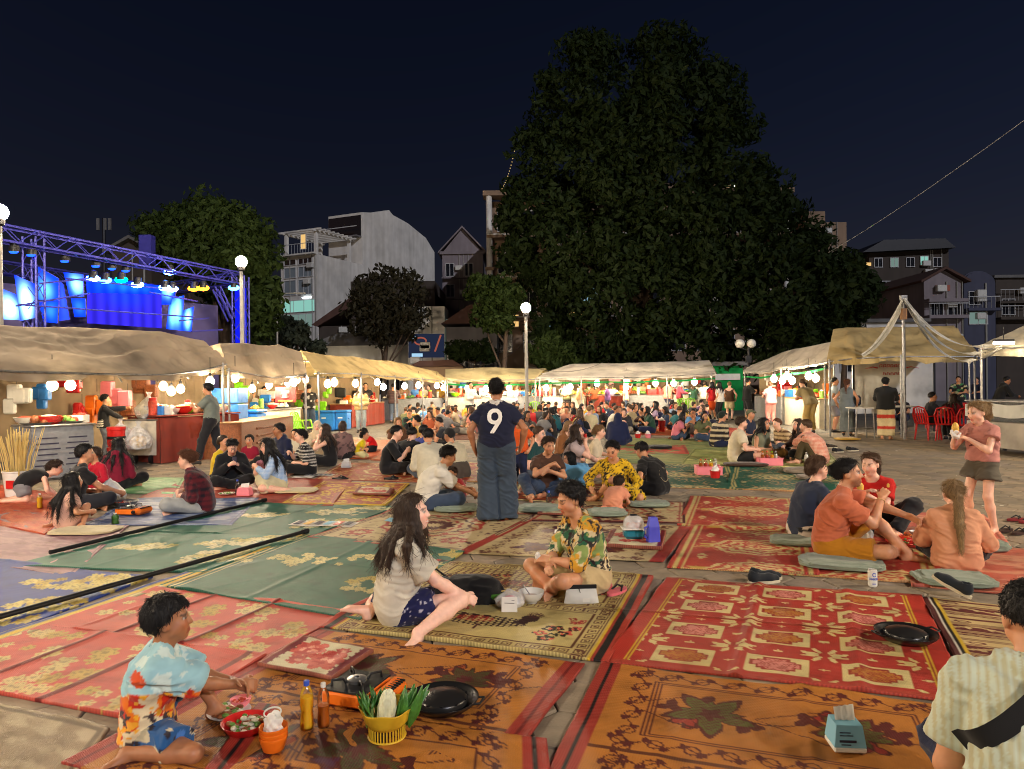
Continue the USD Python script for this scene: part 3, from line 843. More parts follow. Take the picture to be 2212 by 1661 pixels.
 if HV is not None:
  mv = HV.mesh()
  if mv is not None:
   v, f = mv
   if rn < .02 and st != 'hijab':
    n = normals_of(v, f)
    fr_ = 70 if st != 'curly' else 55
    w = meshkit.noise(v * [fr_, fr_, 9 if st not in ('curly', 'short', 'crop') else 40] + seed, seed)
    w2 = meshkit.noise(v * [150, 150, 20] + seed, seed + 2)
    v = v + n * ((w - .5) * (.014 if st != 'curly' else .024) + (w2 - .5) * .006)[:, None]
   if st == 'cap':
    hc = kw.get('capcol', (.03, .04, .03))
   cc = np.tile(np.asarray(hc, float), (len(v), 1))
   if isinstance(hair[1], str) and hair[1] == 'blond' and st != 'hijab':
    g = np.clip((Hc[2] + .02 - v[:, 2]) / .35, 0, 1)[:, None]
    cc = np.array([.17, .105, .05]) * (1 - g) + np.array([.36, .24, .11]) * g
   if st in ('hijab', 'cap'):
    put('headscarf' if st == 'hijab' else 'cap', v, f, 'cloth', root, True, cc)
   else:
    hp = put('hair', v, f, 'hair', root, True, cc)
    if rn < .0175:
     # loose strands over the hair's surface
     n = normals_of(v, f)
     pk = rng.randint(0, len(v), 2600 if rn < .0125 else 1000)
     qf = ((v[pk] - Hc) @ Hr) / hs
     pk = pk[~((qf[:, 1] > .035) & (qf[:, 2] < .075) & (np.abs(qf[:, 0]) < .085))]
     p0, nn = v[pk] - n[pk] * .002, n[pk]
     dwn = np.array([0, 0, -1.0]) + rng.normal(size=(len(pk), 3)) * {'curly': .9, 'bowl': .1, 'crop': .2}.get(st, .26)
     if st in ('tie', 'bun', 'pony', 'topknot'):
      dwn = np.where((p0[:, 2] > Hc[2] - .06 * hs)[:, None] & (np.linalg.norm(p0 - Hc, axis=1) < .125 * hs)[:, None], (HW((0, -.12, .02)) - p0) * 8 + rng.normal(size=(len(pk), 3)) * .25, dwn)
     tg = dwn - nn * (dwn * nn).sum(1)[:, None]
     tg /= np.linalg.norm(tg, axis=1)[:, None] + 1e-9
     L = rng.uniform(.5, 1.3, len(pk))[:, None] * {'short': .03, 'crop': .016, 'curly': .032, 'bowl': .03, 'long': .09}.get(st, .05) * hs
     k = np.array([0, .34, .67, 1.0])[None, :, None]
     wv = rng.normal(size=(len(pk), 1, 3)) * .006 * (1.6 if st in ('curly', 'long') else .6)
     P4 = p0[:, None] + tg[:, None] * L[:, None] * k + nn[:, None] * (.0045 * np.sin(np.pi * k * .6)) + wv * k ** 1.5
     bc = UsdGeom.BasisCurves.Define(stage, str(hp.GetPath()) + '/strands')
     bc.CreateTypeAttr('linear'); bc.CreateCurveVertexCountsAttr([4] * len(pk))
     bc.CreatePointsAttr(Vt.Vec3fArray.FromNumpy(np.ascontiguousarray(P4.reshape(-1, 3), np.float32)))
     bc.CreateWidthsAttr(Vt.FloatArray([.0017 if rn < .0125 else .003])); bc.SetWidthsInterpolation('constant')
     hcol = np.asarray(hc) * 1.25 if hair[1] != 'blond' else np.array([.26, .165, .075])
     sm = solid('strand_' + ''.join('%02d' % min(99, int(x * 300)) for x in hcol), hcol, .5, spec=.25)
     UsdShade.MaterialBindingAPI.Apply(bc.GetPrim()).Bind(_mats[sm])
 a_ = -math.radians(yaw)
 wm = np.array([[math.cos(a_), -math.sin(a_), 0], [math.sin(a_), math.cos(a_), 0], [0, 0, 1]])
 root_hands[label] = {sd: np.array([p[0], p[1], z]) + wm @ (arm[sd][2] + arm[sd][3] * .1 * s) for sd in (-1, 1)}
 if extra:
  extra(root, dict(gar={g[0]: g[1] for g in gar}, P=P, S1=S1, S2=S2, S3=S3, N=N, Hc=Hc, Hr=Hr, hs=hs, s=s, leg=leg, arm=arm, fw=fw, u3=u3, rx=rx))
 return root
# ground, pavers, mats
from shapely.geometry import Polygon, Point
from shapely.ops import unary_union
PAL = dict(orange=lin(180, 116, 50), rust=lin(165, 78, 40), red=lin(156, 54, 44), dred=lin(112, 26, 26), maroon=lin(82, 34, 34), olive=lin(92, 92, 42), cream=lin(206, 188, 130),
           coral=lin(196, 82, 68), green=lin(28, 92, 74), dgreen=lin(16, 64, 52), blue=lin(36, 62, 140), beige=lin(186, 166, 124), black=lin(28, 26, 26), yellow=lin(208, 172, 52),
           pink=lin(206, 128, 116), brown=lin(96, 52, 34), white=lin(215, 208, 190), mauve=lin(150, 112, 122), mint=lin(128, 186, 128), purple=lin(76, 42, 66), grey=lin(150, 140, 122), leaf=lin(110, 118, 58))
def nz(s, t, f, seed=0, oc=1):
 p = np.stack([s * f, t * f, np.full_like(s, seed * 3.7)], -1)
 return meshkit.noise(p, seed) if oc == 1 else meshkit.fbm(p, oc, seed)
def star(s, t, c, R, n, rot=0.0, deep=.45, pw=.8):
 x, y = s - c[0], t - c[1]
 r, a = np.hypot(x, y), np.arctan2(y, x) + rot
 return r / (R * (1 - deep + deep * (np.abs(np.cos(a * n / 2)) if pw < 1 else (1 - np.abs((a * n / 6.2832 % 1) * 2 - 1))) ** pw))       # < 1 inside
def paint(C, m, c):
 C[m] = PAL[c] if isinstance(c, str) else c
def key(s, t, p):
 """meander tile of period p along s, t in 0..p"""
 T = ["#######.", "......#.", ".####.#.", ".#..#.#.", ".#.##.#.", ".#....#.", ".######.", "........"]
 T = np.array([[ch == '#' for ch in r] for r in T])
 i = np.floor((s / p % 1) * 8).astype(int) % 8
 j = np.clip(np.floor(t / p * 8).astype(int), 0, 7)
 return T[j, i] & (t > 0) & (t < p)
def vine(s, d, w=.085, seed=0):
 """curling stem along s, d distance from the middle of its band"""
 k = 2 * np.pi / .16
 st = np.abs(d - .018 * np.sin(s * k)) < .0055
 lf = star(s % .08 - .04, d - .03 * np.sign(np.sin(s * k)), (0, 0), .026, 3, s * 0, .5) < 1
 cur = np.abs(np.hypot(s % .16 - .08, d) - .034) < .005
 return (st | lf | cur) & (np.abs(d) < w / 2)
def pat_orange(s, t, L, W, base='orange', ln='maroon', leafc='olive', flow='red', seed=1, ends=('red', 'black', 'red')):
 C = np.tile(PAL[base], (len(s), 1)).astype(float)
 C *= (.86 + .3 * nz(s, t, 3, seed, 3))[:, None]
 h = W / 2
 tt = t % h
 de = np.minimum(tt, h - tt); ds = np.minimum(s, L - s) - .16
 d = np.minimum(de, ds + .02)
 wob = .012 * np.sign(np.sin(s * 28)) * (ds < .3)
 paint(C, vine(s, de - .085, .12) & (ds > .02), ln)
 paint(C, vine(t, ds - .10, .12) & (ds > .02), ln)
 for o in (.155, .172):
  dd = np.minimum(de, ds - .02 + wob)
  paint(C, (np.abs(dd - o) < .0045), ln)
 rs = np.random.RandomState(seed)
 for half in (0, 1):
  for k in range(int(L / .62) + 1):
   cx, cy = .62 + k * .62, half * h + h / 2 + rs.uniform(-.03, .03)
   if cx > L - .4:
    break
   for j in range(5):
    a = rs.uniform(0, 6.3)
    q = star(s, t, (cx + .20 * math.cos(a), cy + .13 * math.sin(a)), .085, 3, rs.uniform(0, 6), .65, 1.0)
    paint(C, q < 1, flow if j % 2 else ln); paint(C, (q > .75) & (q < 1), ln)
   ro = rs.uniform(0, 6)
   q = np.minimum(star(s, t, (cx, cy), .25 if k % 2 == 0 else .2, 5, ro, .72, 1.0), star(s, t, (cx, cy), .17, 9, ro * 2, .6, 1.0))
   th = (np.floor(s / .012) + np.floor(t / .009)) % 3 == 0
   paint(C, q < 1.0, leafc); paint(C, (q > .84) & (q < 1) | (q < .3) | ((q < 1) & th & (q < .7)), ln)
   paint(C, np.abs(t - cy - .05 * np.sin(s * 9 + k) + .02) * 1.0 < np.where((s > cx + .1) & (s < cx + .45), .005, -1), ln)
   x = s - cx + .42
   paint(C, (np.abs(np.abs(t - cy) - .16 * np.clip(x / .3, 0, 1)) < .004) & (x > 0) & (x < .34), ln)
 paint(C, np.abs(t - h) < .014, 'brown')
 e = np.minimum(s, L - s)
 paint(C, e < .055, ends[0]); paint(C, (e >= .055) & (e < .072), ends[1]); paint(C, (e >= .072) & (e < .115), ends[2])
 return C
def pat_geo(s, t, L, W, seed=2):
 C = np.tile(lin(172, 58, 48), (len(s), 1)).astype(float)
 p, q = .507, .455
 h = W / 2
 tt = np.where(t < h, t, W - t)
 s0 = np.round((s - .16) / .011) * .011; t0 = np.round(tt / .0115) * .0115
 row, col = np.floor(t0 / q).astype(int), np.floor(s0 / p).astype(int)
 xx, yy = s0 % p - p / 2, t0 % q - q / 2
 ax, ay = np.abs(xx), np.abs(yy)
 rect = (ax < .166) & (ay < .126)
 paint(C, rect, 'cream')
 stp = lambda e: ((ax < .140 - e) & (ay < .040 - e * .6)) | ((ax < .072 - e) & (ay < .100 - e)) | ((ax < .106 - e) & (ay < .070 - e))
 paint(C, stp(0), 'red')
 thr = (np.floor(s / .011) + np.floor(t / .0115)) % 2 == 0
 fill = np.where(((col + row) % 2 == 0)[:, None], PAL['orange'], PAL['pink'])
 m = stp(.016); C[m] = fill[m]; paint(C, m & thr & (nz(s, t, 60, 4) > .45), 'red')
 ox, oy = p / 2 - ax, q / 2 - ay
 for u_, v_ in ((ox, ay), (ax, oy)):
  paint(C, (((u_ < .026) & (v_ < .008)) | ((u_ < .008) & (v_ < .018))) & ~rect, 'cream')
 for a_, b_, cx_, cy_, l_, w_ in ((.078, .020, .97, .22, .048, .017), (.040, .062, .55, .83, .042, .016)):
  uu, vv = (ox - a_) * cx_ + (oy - b_) * cy_, -(ox - a_) * cy_ + (oy - b_) * cx_
  paint(C, (np.abs(uu) < l_) & (np.abs(vv) < w_ * (1.15 - np.abs(uu) / l_ * .6)) & ~rect, 'cream')
 e = np.minimum(s, L - s)
 paint(C, e < .10, lin(176, 52, 40)); paint(C, (e > .10) & (e < .135), 'yellow'); paint(C, (e > .113) & (e < .122), 'red')
 paint(C, np.abs(t - h) < .012, lin(150, 60, 46)); paint(C, (t < .03) | (t > W - .05), lin(172, 66, 52))
 return C * (.9 + .2 * nz(s, t, 4, seed, 3))[:, None]
def pat_peacock(s, t, L, W, seed=3):
 C = np.tile(lin(190, 172, 112), (len(s), 1)).astype(float)
 h = W / 2
 up = t < h
 tt = np.where(up, t, t - h)
 th = h
 e = np.minimum(s, L - s) - .14
 de = np.minimum(np.where(up, t, t - h), np.where(up, h - t, W - t))
 paint(C, key(s, de - .03, .09) & (e > .0), 'brown'); paint(C, key(t, e - .01, .09) & (e > 0), 'brown')
 d = np.minimum(de, e + .02)
 paint(C, (np.abs(d - .135) < .006) | (np.abs(d - .022) < .004), 'brown')
 inner = d > .15
 rs = np.random.RandomState(seed)
 # the bird on each half, tail in scallops
 for half in (0, 1):
  x = s - L * .5
  y = (t - h * .55) if half == 0 else (t - h * 1.5)
  x, y = x * .82, y * .82
  scal = (np.hypot((x * 30 % 1) - .5, (y * 34 + np.floor(x * 30) % 2 * .5) % 1 - .5) > .36)
  body = ((x - .02) / .26) ** 2 + ((y - .02) / .085) ** 2 < 1
  tail = (x < .05) & (x > -.62) & (np.abs(y + .02 + (x + .1) * .10) < .02 + .10 * np.clip(-x / .55, 0, 1) ** .6)
  neck = np.hypot(x - .27, y + .075) < .05
  neck |= (np.abs(x - .24 - y * -.35) < .035) & (y < .03) & (y > -.1)
  wing = ((x + .03) / .12) ** 2 + ((y) / .05) ** 2 < 1
  dark = lin(58, 34, 32)
  paint(C, tail & scal & inner, dark); paint(C, tail & ~scal & inner & (np.sin(x * 90) > .3), 'maroon')
  paint(C, body & scal & inner, dark); paint(C, wing & scal & inner, 'red'); paint(C, neck & inner, dark)
  paint(C, (np.abs(x - .02) < .008) & (y > .08) & (y < .16) & inner, 'maroon')
  paint(C, (np.hypot(x - .28, y + .14) < .05) & ((np.arctan2(y + .14, x - .28) * 4 % 1) < .5) & inner, 'maroon')
  for (cx, cy, R, c) in ((.46, .06, .075, 'black'), (.40, .15, .07, lin(40, 48, 36)), (.58, .02, .06, 'maroon'), (-.30, .16, .06, lin(40, 48, 36)), (-.5, .14, .05, 'maroon'), (.52, -.12, .05, 'red'), (-.2, -.17, .06, dark)):
   for k in range(5):
    a = rs.uniform(0, 6.3)
    q = star(x, y, (cx + R * .8 * math.cos(a), cy + R * .55 * math.sin(a)), R * .55, 4, rs.uniform(0, 6), .5)
    paint(C, (q < 1) & (q > .45) & inner, c if k % 3 else 'coral')
 sp = (np.hypot((s * 17 % 1) - .5, ((t * 21 + np.floor(s * 17) % 2 * .5) % 1) - .5) > .40) & inner & up & (s > .3) & (s < L * .62) & (nz(s, t, 9, 8) > .32)
 paint(C, sp, lin(104, 62, 44))
 paint(C, np.abs(t - h) < .010, lin(140, 112, 72))
 e0 = np.minimum(s, L - s)
 paint(C, e0 < .045, lin(172, 60, 46)); paint(C, (e0 > .045) & (e0 < .085), 'black'); paint(C, (e0 > .085) & (e0 < .105), 'red'); paint(C, (e0 > .105) & (e0 < .13), 'yellow'); paint(C, (e0 > .112) & (e0 < .118), 'red')
 return C * (.88 + .24 * nz(s, t, 4, seed, 3))[:, None]
def pat_floral(s, t, L, W, base='coral', f1=lin(206, 178, 118), f2=lin(188, 152, 72), n=26, R=.11, seed=4, border=None, folds=(), foldc='dred', petals=6, clump=0, lines=None):
 C = np.tile(PAL[base] if isinstance(base, str) else base, (len(s), 1)).astype(float)
 rs = np.random.RandomState(seed)
 if clump:
  cl = [(rs.uniform(.25, L - .2), rs.uniform(.15, W - .15)) for _ in range(clump)]
 for i in range(n):
  if clump:
   b = cl[i % clump]
   cx, cy = b[0] + rs.normal(0, .21), b[1] + rs.normal(0, .085)
  else:
   cx, cy = rs.uniform(.12, L - .05), rs.uniform(.04, W - .04)
  r = R * rs.uniform(.55, 1.1)
  q = star(s, (t - cy) * 1.0 + cy, (cx, cy), r, petals, rs.uniform(0, 6), .55, .6)
  c = f1 if i % 3 else f2
  paint(C, q < 1, c); paint(C, (q < .28) | ((q > .62) & (q < .70)), np.asarray(c) * .55)
 for x in folds:
  paint(C, np.abs(s - x) < .022, foldc)
 if lines is not None:
  for x, w, c in lines:
   paint(C, np.abs(s - x) < w, c)
 if border:
  e = np.minimum(np.minimum(s, L - s), np.minimum(t, W - t))
  paint(C, (e > .03) & (e < .05) | (e > .07) & (e < .085), border)
 return C * (.84 + .3 * nz(s, t, 3, seed, 3))[:, None]
def pat_medal(s, t, L, W, base='beige', ring='red', ln='maroon', seed=5):
 C = np.tile(PAL[base], (len(s), 1)).astype(float)
 x, y = (s - L / 2) / (L / 2), (t - W / 2) / (W / 2)
 r, a = np.hypot(x * 1.35, y * 1.5), np.arctan2(y, x)
 sp = nz(s, t, 22, seed) > .64
 paint(C, sp & (r > .85), ln)
 for rr, w, c in ((.80, .035, ring), (.62, .03, ln), (.45, .03, ring), (.25, .10, ln)):
  paint(C, np.abs(r - rr - .03 * np.cos(12 * a)) < w, c)
 paint(C, (np.abs(r - .72) < .05) & (np.cos(16 * a) > .5), ring)
 e = np.minimum(np.minimum(s, L - s), np.minimum(t, W - t))
 paint(C, (e < .03), ring); paint(C, (np.abs(e - .06) < .008) | (np.abs(e - .10) < .006), ln)
 for k, (cx, cy) in enumerate(((.2, .2), (.8, .2), (.2, .8), (.8, .8), (.05 + .45, .12), (.5, .9))):
  q = star(s, t, (cx * L, cy * W), .16, 6, k, .5)
  paint(C, (q < 1) & (q > .5), ring)
 return C * (.86 + .28 * nz(s, t, 4, seed, 3))[:, None]
def pat_fan(s, t, L, W, base=lin(178, 62, 50), c='cream', seed=6, edge=None):
 PB = PAL[base] if isinstance(base, str) else base
 """prayer-mat like: half rosettes on the long edges, small tulips between, lines at the ends"""
 C = np.tile(PB, (len(s), 1)).astype(float)
 h = W / 2
 tt = np.abs((t % h) - h / 2)
 sp = (nz(s, t, 30, 9) > .66) & (nz(s, t, 4, 10) > .5)
 paint(C, sp, lin(200, 150, 100))
 for k in range(int(L / .9) + 1):
  cx = .75 + k * 1.0
  r = np.hypot((s - cx) / 1.35, (h / 2 - tt))
  a = np.arctan2(h / 2 - tt, (s - cx) / 1.35)
  paint(C, (r < .34) & (np.sin(r * 80 + 3 * np.abs(np.sin(a * 4))) > .0) & (nz(s, t, 40, 3) > .25), c)
  q = star(s, tt * 1.0, (cx - .5, .05), .05, 3, 0.5, .6)
  paint(C, q < 1, c)
  paint(C, (np.abs(s - cx + .5) < .15 - tt * .2) & (h / 2 - tt < .075) & (h / 2 - tt > .01 + .1 * np.abs(s - cx + .5)), lin(200, 168, 84))
 paint(C, np.abs(t % h) < .009, lin(200, 150, 100))
 e = np.minimum(s, L - s)
 paint(C, e < .14, edge if edge is not None else lin(196, 178, 110)); paint(C, (e < .05) | (np.abs(e - .10) < .012), base)
 return C * (.86 + .28 * nz(s, t, 4, seed, 3))[:, None]
def pat_ethnic(s, t, L, W, seed=7):
 C = np.tile(lin(196, 172, 120), (len(s), 1)).astype(float)
 d = lin(104, 48, 46)
 k = t % .42
 for o in (.03, .05, .14, .16, .30, .33, .38):
  paint(C, np.abs(k - o) < .006, d)
 zig = np.abs((s * 2.2 % 1) - .5) * .16
 paint(C, (k > .17) & (k < .29) & (np.abs(k - .19 - zig) > .012), d)
 paint(C, (np.hypot((s % .12) - .06, (k - .23) * 1.2) < .02), lin(200, 180, 130))
 paint(C, (np.abs(np.hypot((s % .34) - .17, (k - .095) * 2.4) - .04) < .012), d)
 paint(C, (k > .335) & (k < .37) & ((np.floor(s / .03) + np.floor(k / .012)) % 2 == 0), d)
 paint(C, s < .035, 'maroon'); paint(C, (s > .035) & (s < .055), 'white'); paint(C, (s > .055) & (s < .075), 'black'); paint(C, (s > .075) & (s < .09), 'yellow')
 return C * (.9 + .2 * nz(s, t, 4, seed, 3))[:, None]
def pat_plain(s, t, L, W, base='coral', c2=None, seed=8, amt=.35, f=(5, 12)):
 b = np.asarray(PAL[base] if isinstance(base, str) else base, float)
 C = np.tile(b, (len(s), 1))
 c2 = b * 1.6 if c2 is None else np.asarray(PAL[c2] if isinstance(c2, str) else c2)
 m = np.clip((meshkit.fbm(np.stack([s * f[0], t * f[1], s * 0 + seed], -1), 3, seed) - .45) * 6, 0, 1) * amt
 C = C * (1 - m[:, None]) + c2 * m[:, None]
 e = np.minimum(np.minimum(s, L - s), np.minimum(t, W - t))
 paint(C, (e > .03) & (e < .05), np.clip(b * .55, 0, 1))
 return C
MATS_ON_GROUND = []
def rug(label, FL, FR, NL, pat, res=.012, z=.006, ridges=(), wav=.004, seed=0, name='mat', cat='mat', clip=None, group=None, **kw):
 res *= 1.24 if res < .0098 else 1.55
 a, b, c = G(*FL), G(*FR), G(*NL)
 e1, e2 = b - a, c - a
 L, W = np.linalg.norm(e1), np.linalg.norm(e2)
 MATS_ON_GROUND.append(Polygon([a[:2], b[:2], (b + c - a)[:2], c[:2]]))
 n, m = int(L / res) + 2, int(W / res) + 2
 S, T = np.meshgrid(np.linspace(0, L, n), np.linspace(0, W, m), indexing='ij')
 s, t = S.ravel(), T.ravel()
 X = a + np.outer(s / L, e1) + np.outer(t / W, e2)
 ok = (X[:, 1] > 2.55) & (np.abs(X[:, 0]) < .78 * X[:, 1] + .35)
 C = pat(s, t, L, W, **kw)
 ed = np.minimum(np.minimum(s, L - s), np.minimum(t, W - t))
 zz = z + wav * nz(s, t, 3.1, seed + 11) + wav * .5 * nz(s, t, 9, seed + 12)
 zz += .024 * np.exp(-ed / .06) * np.clip(nz(s, t, 2.6, seed + 13) * 2.6 - 1.15, 0, 1)
 cr = 1 - np.abs(2 * nz(s + t * .4, t - s * .5, 1.9, seed + 31) - 1)
 zz += .009 * cr ** 8 * nz(s, t, 1.3, seed + 32) + wav * .6 * nz(s, t, 14, seed + 33)
 for ax, pos, amp, wd in ridges:
  q = (s if ax == 's' else t) - pos + .03 * (nz(s, t, 1.7, seed + 17) - .5)
  o = t if ax == 's' else s
  zz += amp * np.exp(-(q / wd) ** 2) * (.45 + .55 * nz(o, o, 1.6, seed + 19))
 zz = .003 + (zz - z) * .75 + z * .6
 X[:, 2] = zz
 wob = .014 * np.exp(-ed / .12)
 X[:, 0] += wob * (nz(s, t, 3.3, seed + 21) - .5); X[:, 1] += wob * (nz(s, t, 3.3, seed + 22) - .5)
 i, j = np.meshgrid(np.arange(n - 1), np.arange(m - 1), indexing='ij')
 q = np.stack([i * m + j, i * m + j + 1, (i + 1) * m + j + 1, (i + 1) * m + j], -1).reshape(-1, 4)
 q = q[ok[q].all(1)]
 # turned-down rim
 rim = np.concatenate([np.arange(m) * 1, np.arange(1, n) * m + m - 1, (n - 1) * m + np.arange(m - 2, -1, -1), np.arange(n - 2, 0, -1) * m])
 k = np.arange(len(rim)); k2 = (k + 1) % len(rim)
 low = X[rim].copy(); low[:, 2] = z * .6 - .002
 base = len(X)
 rq = np.stack([rim[k], rim[k2], base + k2, base + k], 1)[:, ::-1]
 rq = rq[ok[rim[k]] & ok[rim[k2]]]
 q = np.vstack([q, rq])
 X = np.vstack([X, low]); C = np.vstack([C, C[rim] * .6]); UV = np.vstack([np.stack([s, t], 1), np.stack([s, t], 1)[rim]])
 us = np.unique(q); mp = np.full(len(X), -1); mp[us] = np.arange(len(us))
 nn = normals_of(X, q)
 o = np.array([X[us].mean(0)[0], X[us].mean(0)[1], 0])
 r = thing(name, label, cat, o, 0, group)
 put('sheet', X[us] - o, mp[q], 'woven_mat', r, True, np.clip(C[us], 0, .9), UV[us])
 return r
fine = .0075
rug('orange mat with big leaf print nearest the camera on the right, under the tissue box', (1300, 1437), (2135, 1540), (1066, 1896), pat_orange, fine, .006, ridges=[('s', 1.05, .012, .03)], seed=1, ln=lin(92, 38, 34))
rug('red and cream mat with stepped crosses in squares, a black grill pan on it', (1442, 1250), (1990, 1291), (1302, 1433), pat_geo, .008, .010, ridges=[('s', .72, .028, .035), ('s', 1.35, .024, .04), ('t', .93, .01, .02), ('s', .12, .008, .05)], seed=2)
rug('beige and maroon striped mat with zigzag bands at the right edge', (1990, 1291), (2440, 1340), (2072, 1442), pat_ethnic, .009, .007, seed=3)
rug('beige mat with a dark peacock and meander border, under the two talking women', (945, 1213), (1412, 1251), (688, 1357), pat_peacock, .0075, .014, ridges=[('t', .9, .008, .02)], wav=.006, seed=4)
rug('worn orange mat with dark leaves, under the boy and the gas stove', (690, 1364), (1262, 1438), (134, 1655), pat_orange, fine, .008, ridges=[('s', .75, .008, .05), ('t', .95, .010, .04)], wav=.006, seed=5, base='orange', leafc=lin(74, 70, 40), flow='rust', ends=('red', 'dred', 'red'))
rug('orange mat at the bottom edge below the vegetable basket', (560, 1524), (1182, 1606), (262, 1900), pat_orange, .009, .016, ridges=[('t', .06, .008, .04)], seed=6, leafc=lin(74, 70, 40), flow='purple')
rug('coral mat with cream flowers and red folds, touching the green mat', (336, 1272), (760, 1322), (95, 1352), pat_floral, .009, .010, ridges=[('s', .62, .016, .025), ('s', 1.2, .018, .025), ('s', .3, .010, .02)], seed=7, n=44, R=.085, folds=(.62, 1.2))
rug('coral mat with cream flowers just behind the seated boy', (93, 1354), (577, 1421), (-228, 1462), pat_floral, .009, .010, ridges=[('s', .55, .024, .035), ('s', 1.1, .016, .035)], seed=8, n=48, R=.085, folds=(.55, 1.1, 1.7))
rug('dull beige mat in the bottom left corner', (-60, 1508), (236, 1577), (-420, 1800), pat_plain, .010, .006, seed=9, base=lin(150, 132, 104), c2=lin(196, 180, 146), amt=.6, f=(9, 14))
rug('green mat with sprays of pale yellow flowers left of the woman in the grey shirt', (652, 1155), (1003, 1195), (345, 1267), pat_floral, .009, .013, ridges=[('s', .95, .010, .035), ('t', .85, .006, .02)], seed=10, base='green', f1=lin(206, 196, 132), f2=lin(186, 168, 84), n=120, R=.07, clump=6, petals=5, lines=((.05, .02, 'yellow'), (.12, .012, 'cream'), (.18, .008, 'cream')))
rug('green mat with pale flowers lying between the two black poles, far half', (566, 1088), (862, 1096), (312, 1149), pat_floral, .012, .008, ridges=[('s', .9, .012, .03)], seed=11, base='green', f1=lin(206, 200, 150), f2=lin(186, 176, 104), n=110, R=.085, clump=5, petals=5)
rug('green mat with pale flowers between the two black poles, near half', (312, 1151), (664, 1161), (18, 1224), pat_floral, .012, .010, ridges=[('s', .8, .012, .03)], seed=12, base=lin(40, 104, 86), f1=lin(206, 200, 150), f2=lin(186, 176, 104), n=110, R=.085, clump=5, petals=5)
rug('blue mat with yellow flowers at the left edge under the black pole', (-2, 1212), (330, 1249), (-451, 1332), pat_floral, .011, .007, seed=13, base='blue', f1=lin(206, 188, 110), f2=lin(186, 160, 70), n=80, R=.09, clump=4, petals=5)
rug('narrow mat of blue, yellow and grey stripes along the near black pole', (640, 1160), (668, 1164), (-140, 1418), pat_floral, .011, .006, seed=14, base=lin(150, 138, 96), n=0, lines=((.03, .015, 'blue'), (.08, .02, 'yellow'), (.14, .012, 'cream')))
rug('beige mat with red oval rings behind the woman in the grey shirt', (879, 1094), (1172, 1114), (664, 1163), pat_medal, .013, .012, seed=15)
rug('beige mat with dark leaves and a red end behind the woman in the green blouse', (1122, 1130), (1492, 1142), (985, 1197), pat_orange, .012, .016, seed=16, base='beige', ln=lin(104, 60, 44), leafc='purple', flow='maroon', ends=('red', 'red', 'red'))
rug('red mat with cream rosettes left of the man in the salmon shirt', (1492, 1138), (1748, 1148), (1440, 1228), pat_fan, .012, .012, seed=17)
rug('red mat with cream rosettes next to the blue jug', (1492, 1072), (1722, 1080), (1462, 1136), pat_fan, .014, .008, seed=18)
rug('red mat with a cream end under the man in the salmon shirt', (1745, 1140), (2010, 1152), (1690, 1243), pat_fan, .013, .010, ridges=[('s', .9, .02, .06)], seed=19)
rug('coral mat with pale print under the barefoot standing girl', (1935, 1107), (2125, 1112), (1968, 1268), pat_plain, .014, .008, seed=20, base=lin(200, 104, 86), c2=lin(222, 172, 140), amt=.8)
rug('coral mat at the right edge beside the flip-flops', (2080, 1180), (2330, 1196), (2010, 1272), pat_plain, .014, .013, seed=21, base=lin(190, 96, 76), c2=lin(214, 160, 126), amt=.6)
rug('green mat with cream rosettes, left one, under the pink basket of bottles', (1400, 1003), (1580, 1006), (1372, 1053), pat_fan, .016, .010, seed=22, base='green')
rug('green mat with cream rosettes, right one, beside the grey cushion', (1582, 1006), (1840, 1014), (1567, 1057), pat_fan, .016, .010, seed=23, base='green')
rug('yellow green mat under the group with the steel bottle', (1500, 972), (1790, 978), (1470, 1004), pat_plain, .02, .012, seed=24, base=lin(150, 160, 84), c2=lin(214, 206, 140), amt=.8, f=(3, 20))
rug('pale green striped mat under the dark round tray', (1345, 947), (1560, 950), (1310, 1000), pat_plain, .02, .008, seed=25, base=lin(168, 166, 104), c2=lin(60, 120, 80), amt=.7, f=(2, 18))
rug('mauve mat at the left edge under the girl in the pink dress', (-40, 1098), (285, 1130), (-260, 1186), pat_plain, .014, .008, seed=26, base='mauve', c2=lin(186, 150, 150), amt=.6)
rug('orange red mat at the left edge under the crawling girl', (-60, 1042), (190, 1078), (-200, 1096), pat_plain, .016, .012, seed=27, base=lin(190, 70, 40), c2=lin(206, 110, 70), amt=.6)
rug('blue mat under the group round the orange gas stove', (300, 1078), (560, 1078), (180, 1136), pat_plain, .014, .013, seed=28, base=lin(70, 92, 140), c2=lin(170, 180, 196), amt=.6)
rug('pale green mat behind the woman in the plaid shirt', (285, 1032), (400, 1034), (245, 1066), pat_plain, .016, .010, seed=29, base=lin(120, 176, 116), c2=lin(170, 206, 150), amt=.6)
rug('rust red mat under the girl in the pale blue cardigan', (420, 1030), (760, 1040), (300, 1078), pat_plain, .016, .009, seed=30, base=lin(156, 58, 44), c2=lin(180, 84, 64), amt=.5)
rug('red and gold mat with a folded pink cloth on it', (700, 1042), (885, 1046), (610, 1088), pat_medal, .014, .013, seed=31, base='red', ring='yellow', ln='yellow')
rug('brown red mat under the man with glasses', (740, 1000), (1010, 1006), (680, 1036), pat_medal, .018, .008, seed=32, base='rust', ring='red', ln='cream')
rug('orange mat under the two small children in yellow and red', (735, 950), (850, 952), (700, 990), pat_plain, .022, .008, seed=33, base=lin(200, 92, 44), c2='rust', amt=.5)
rug('orange brown mat behind the woman in the striped shirt', (850, 962), (990, 965), (800, 995), pat_plain, .022, .008, seed=34, base=lin(176, 100, 50), c2='red', amt=.5)
rug('red mat under the woman in the brown shirt', (1130, 1040), (1330, 1048), (1100, 1080), pat_medal, .016, .008, seed=35, base='rust', ring='cream', ln='maroon')
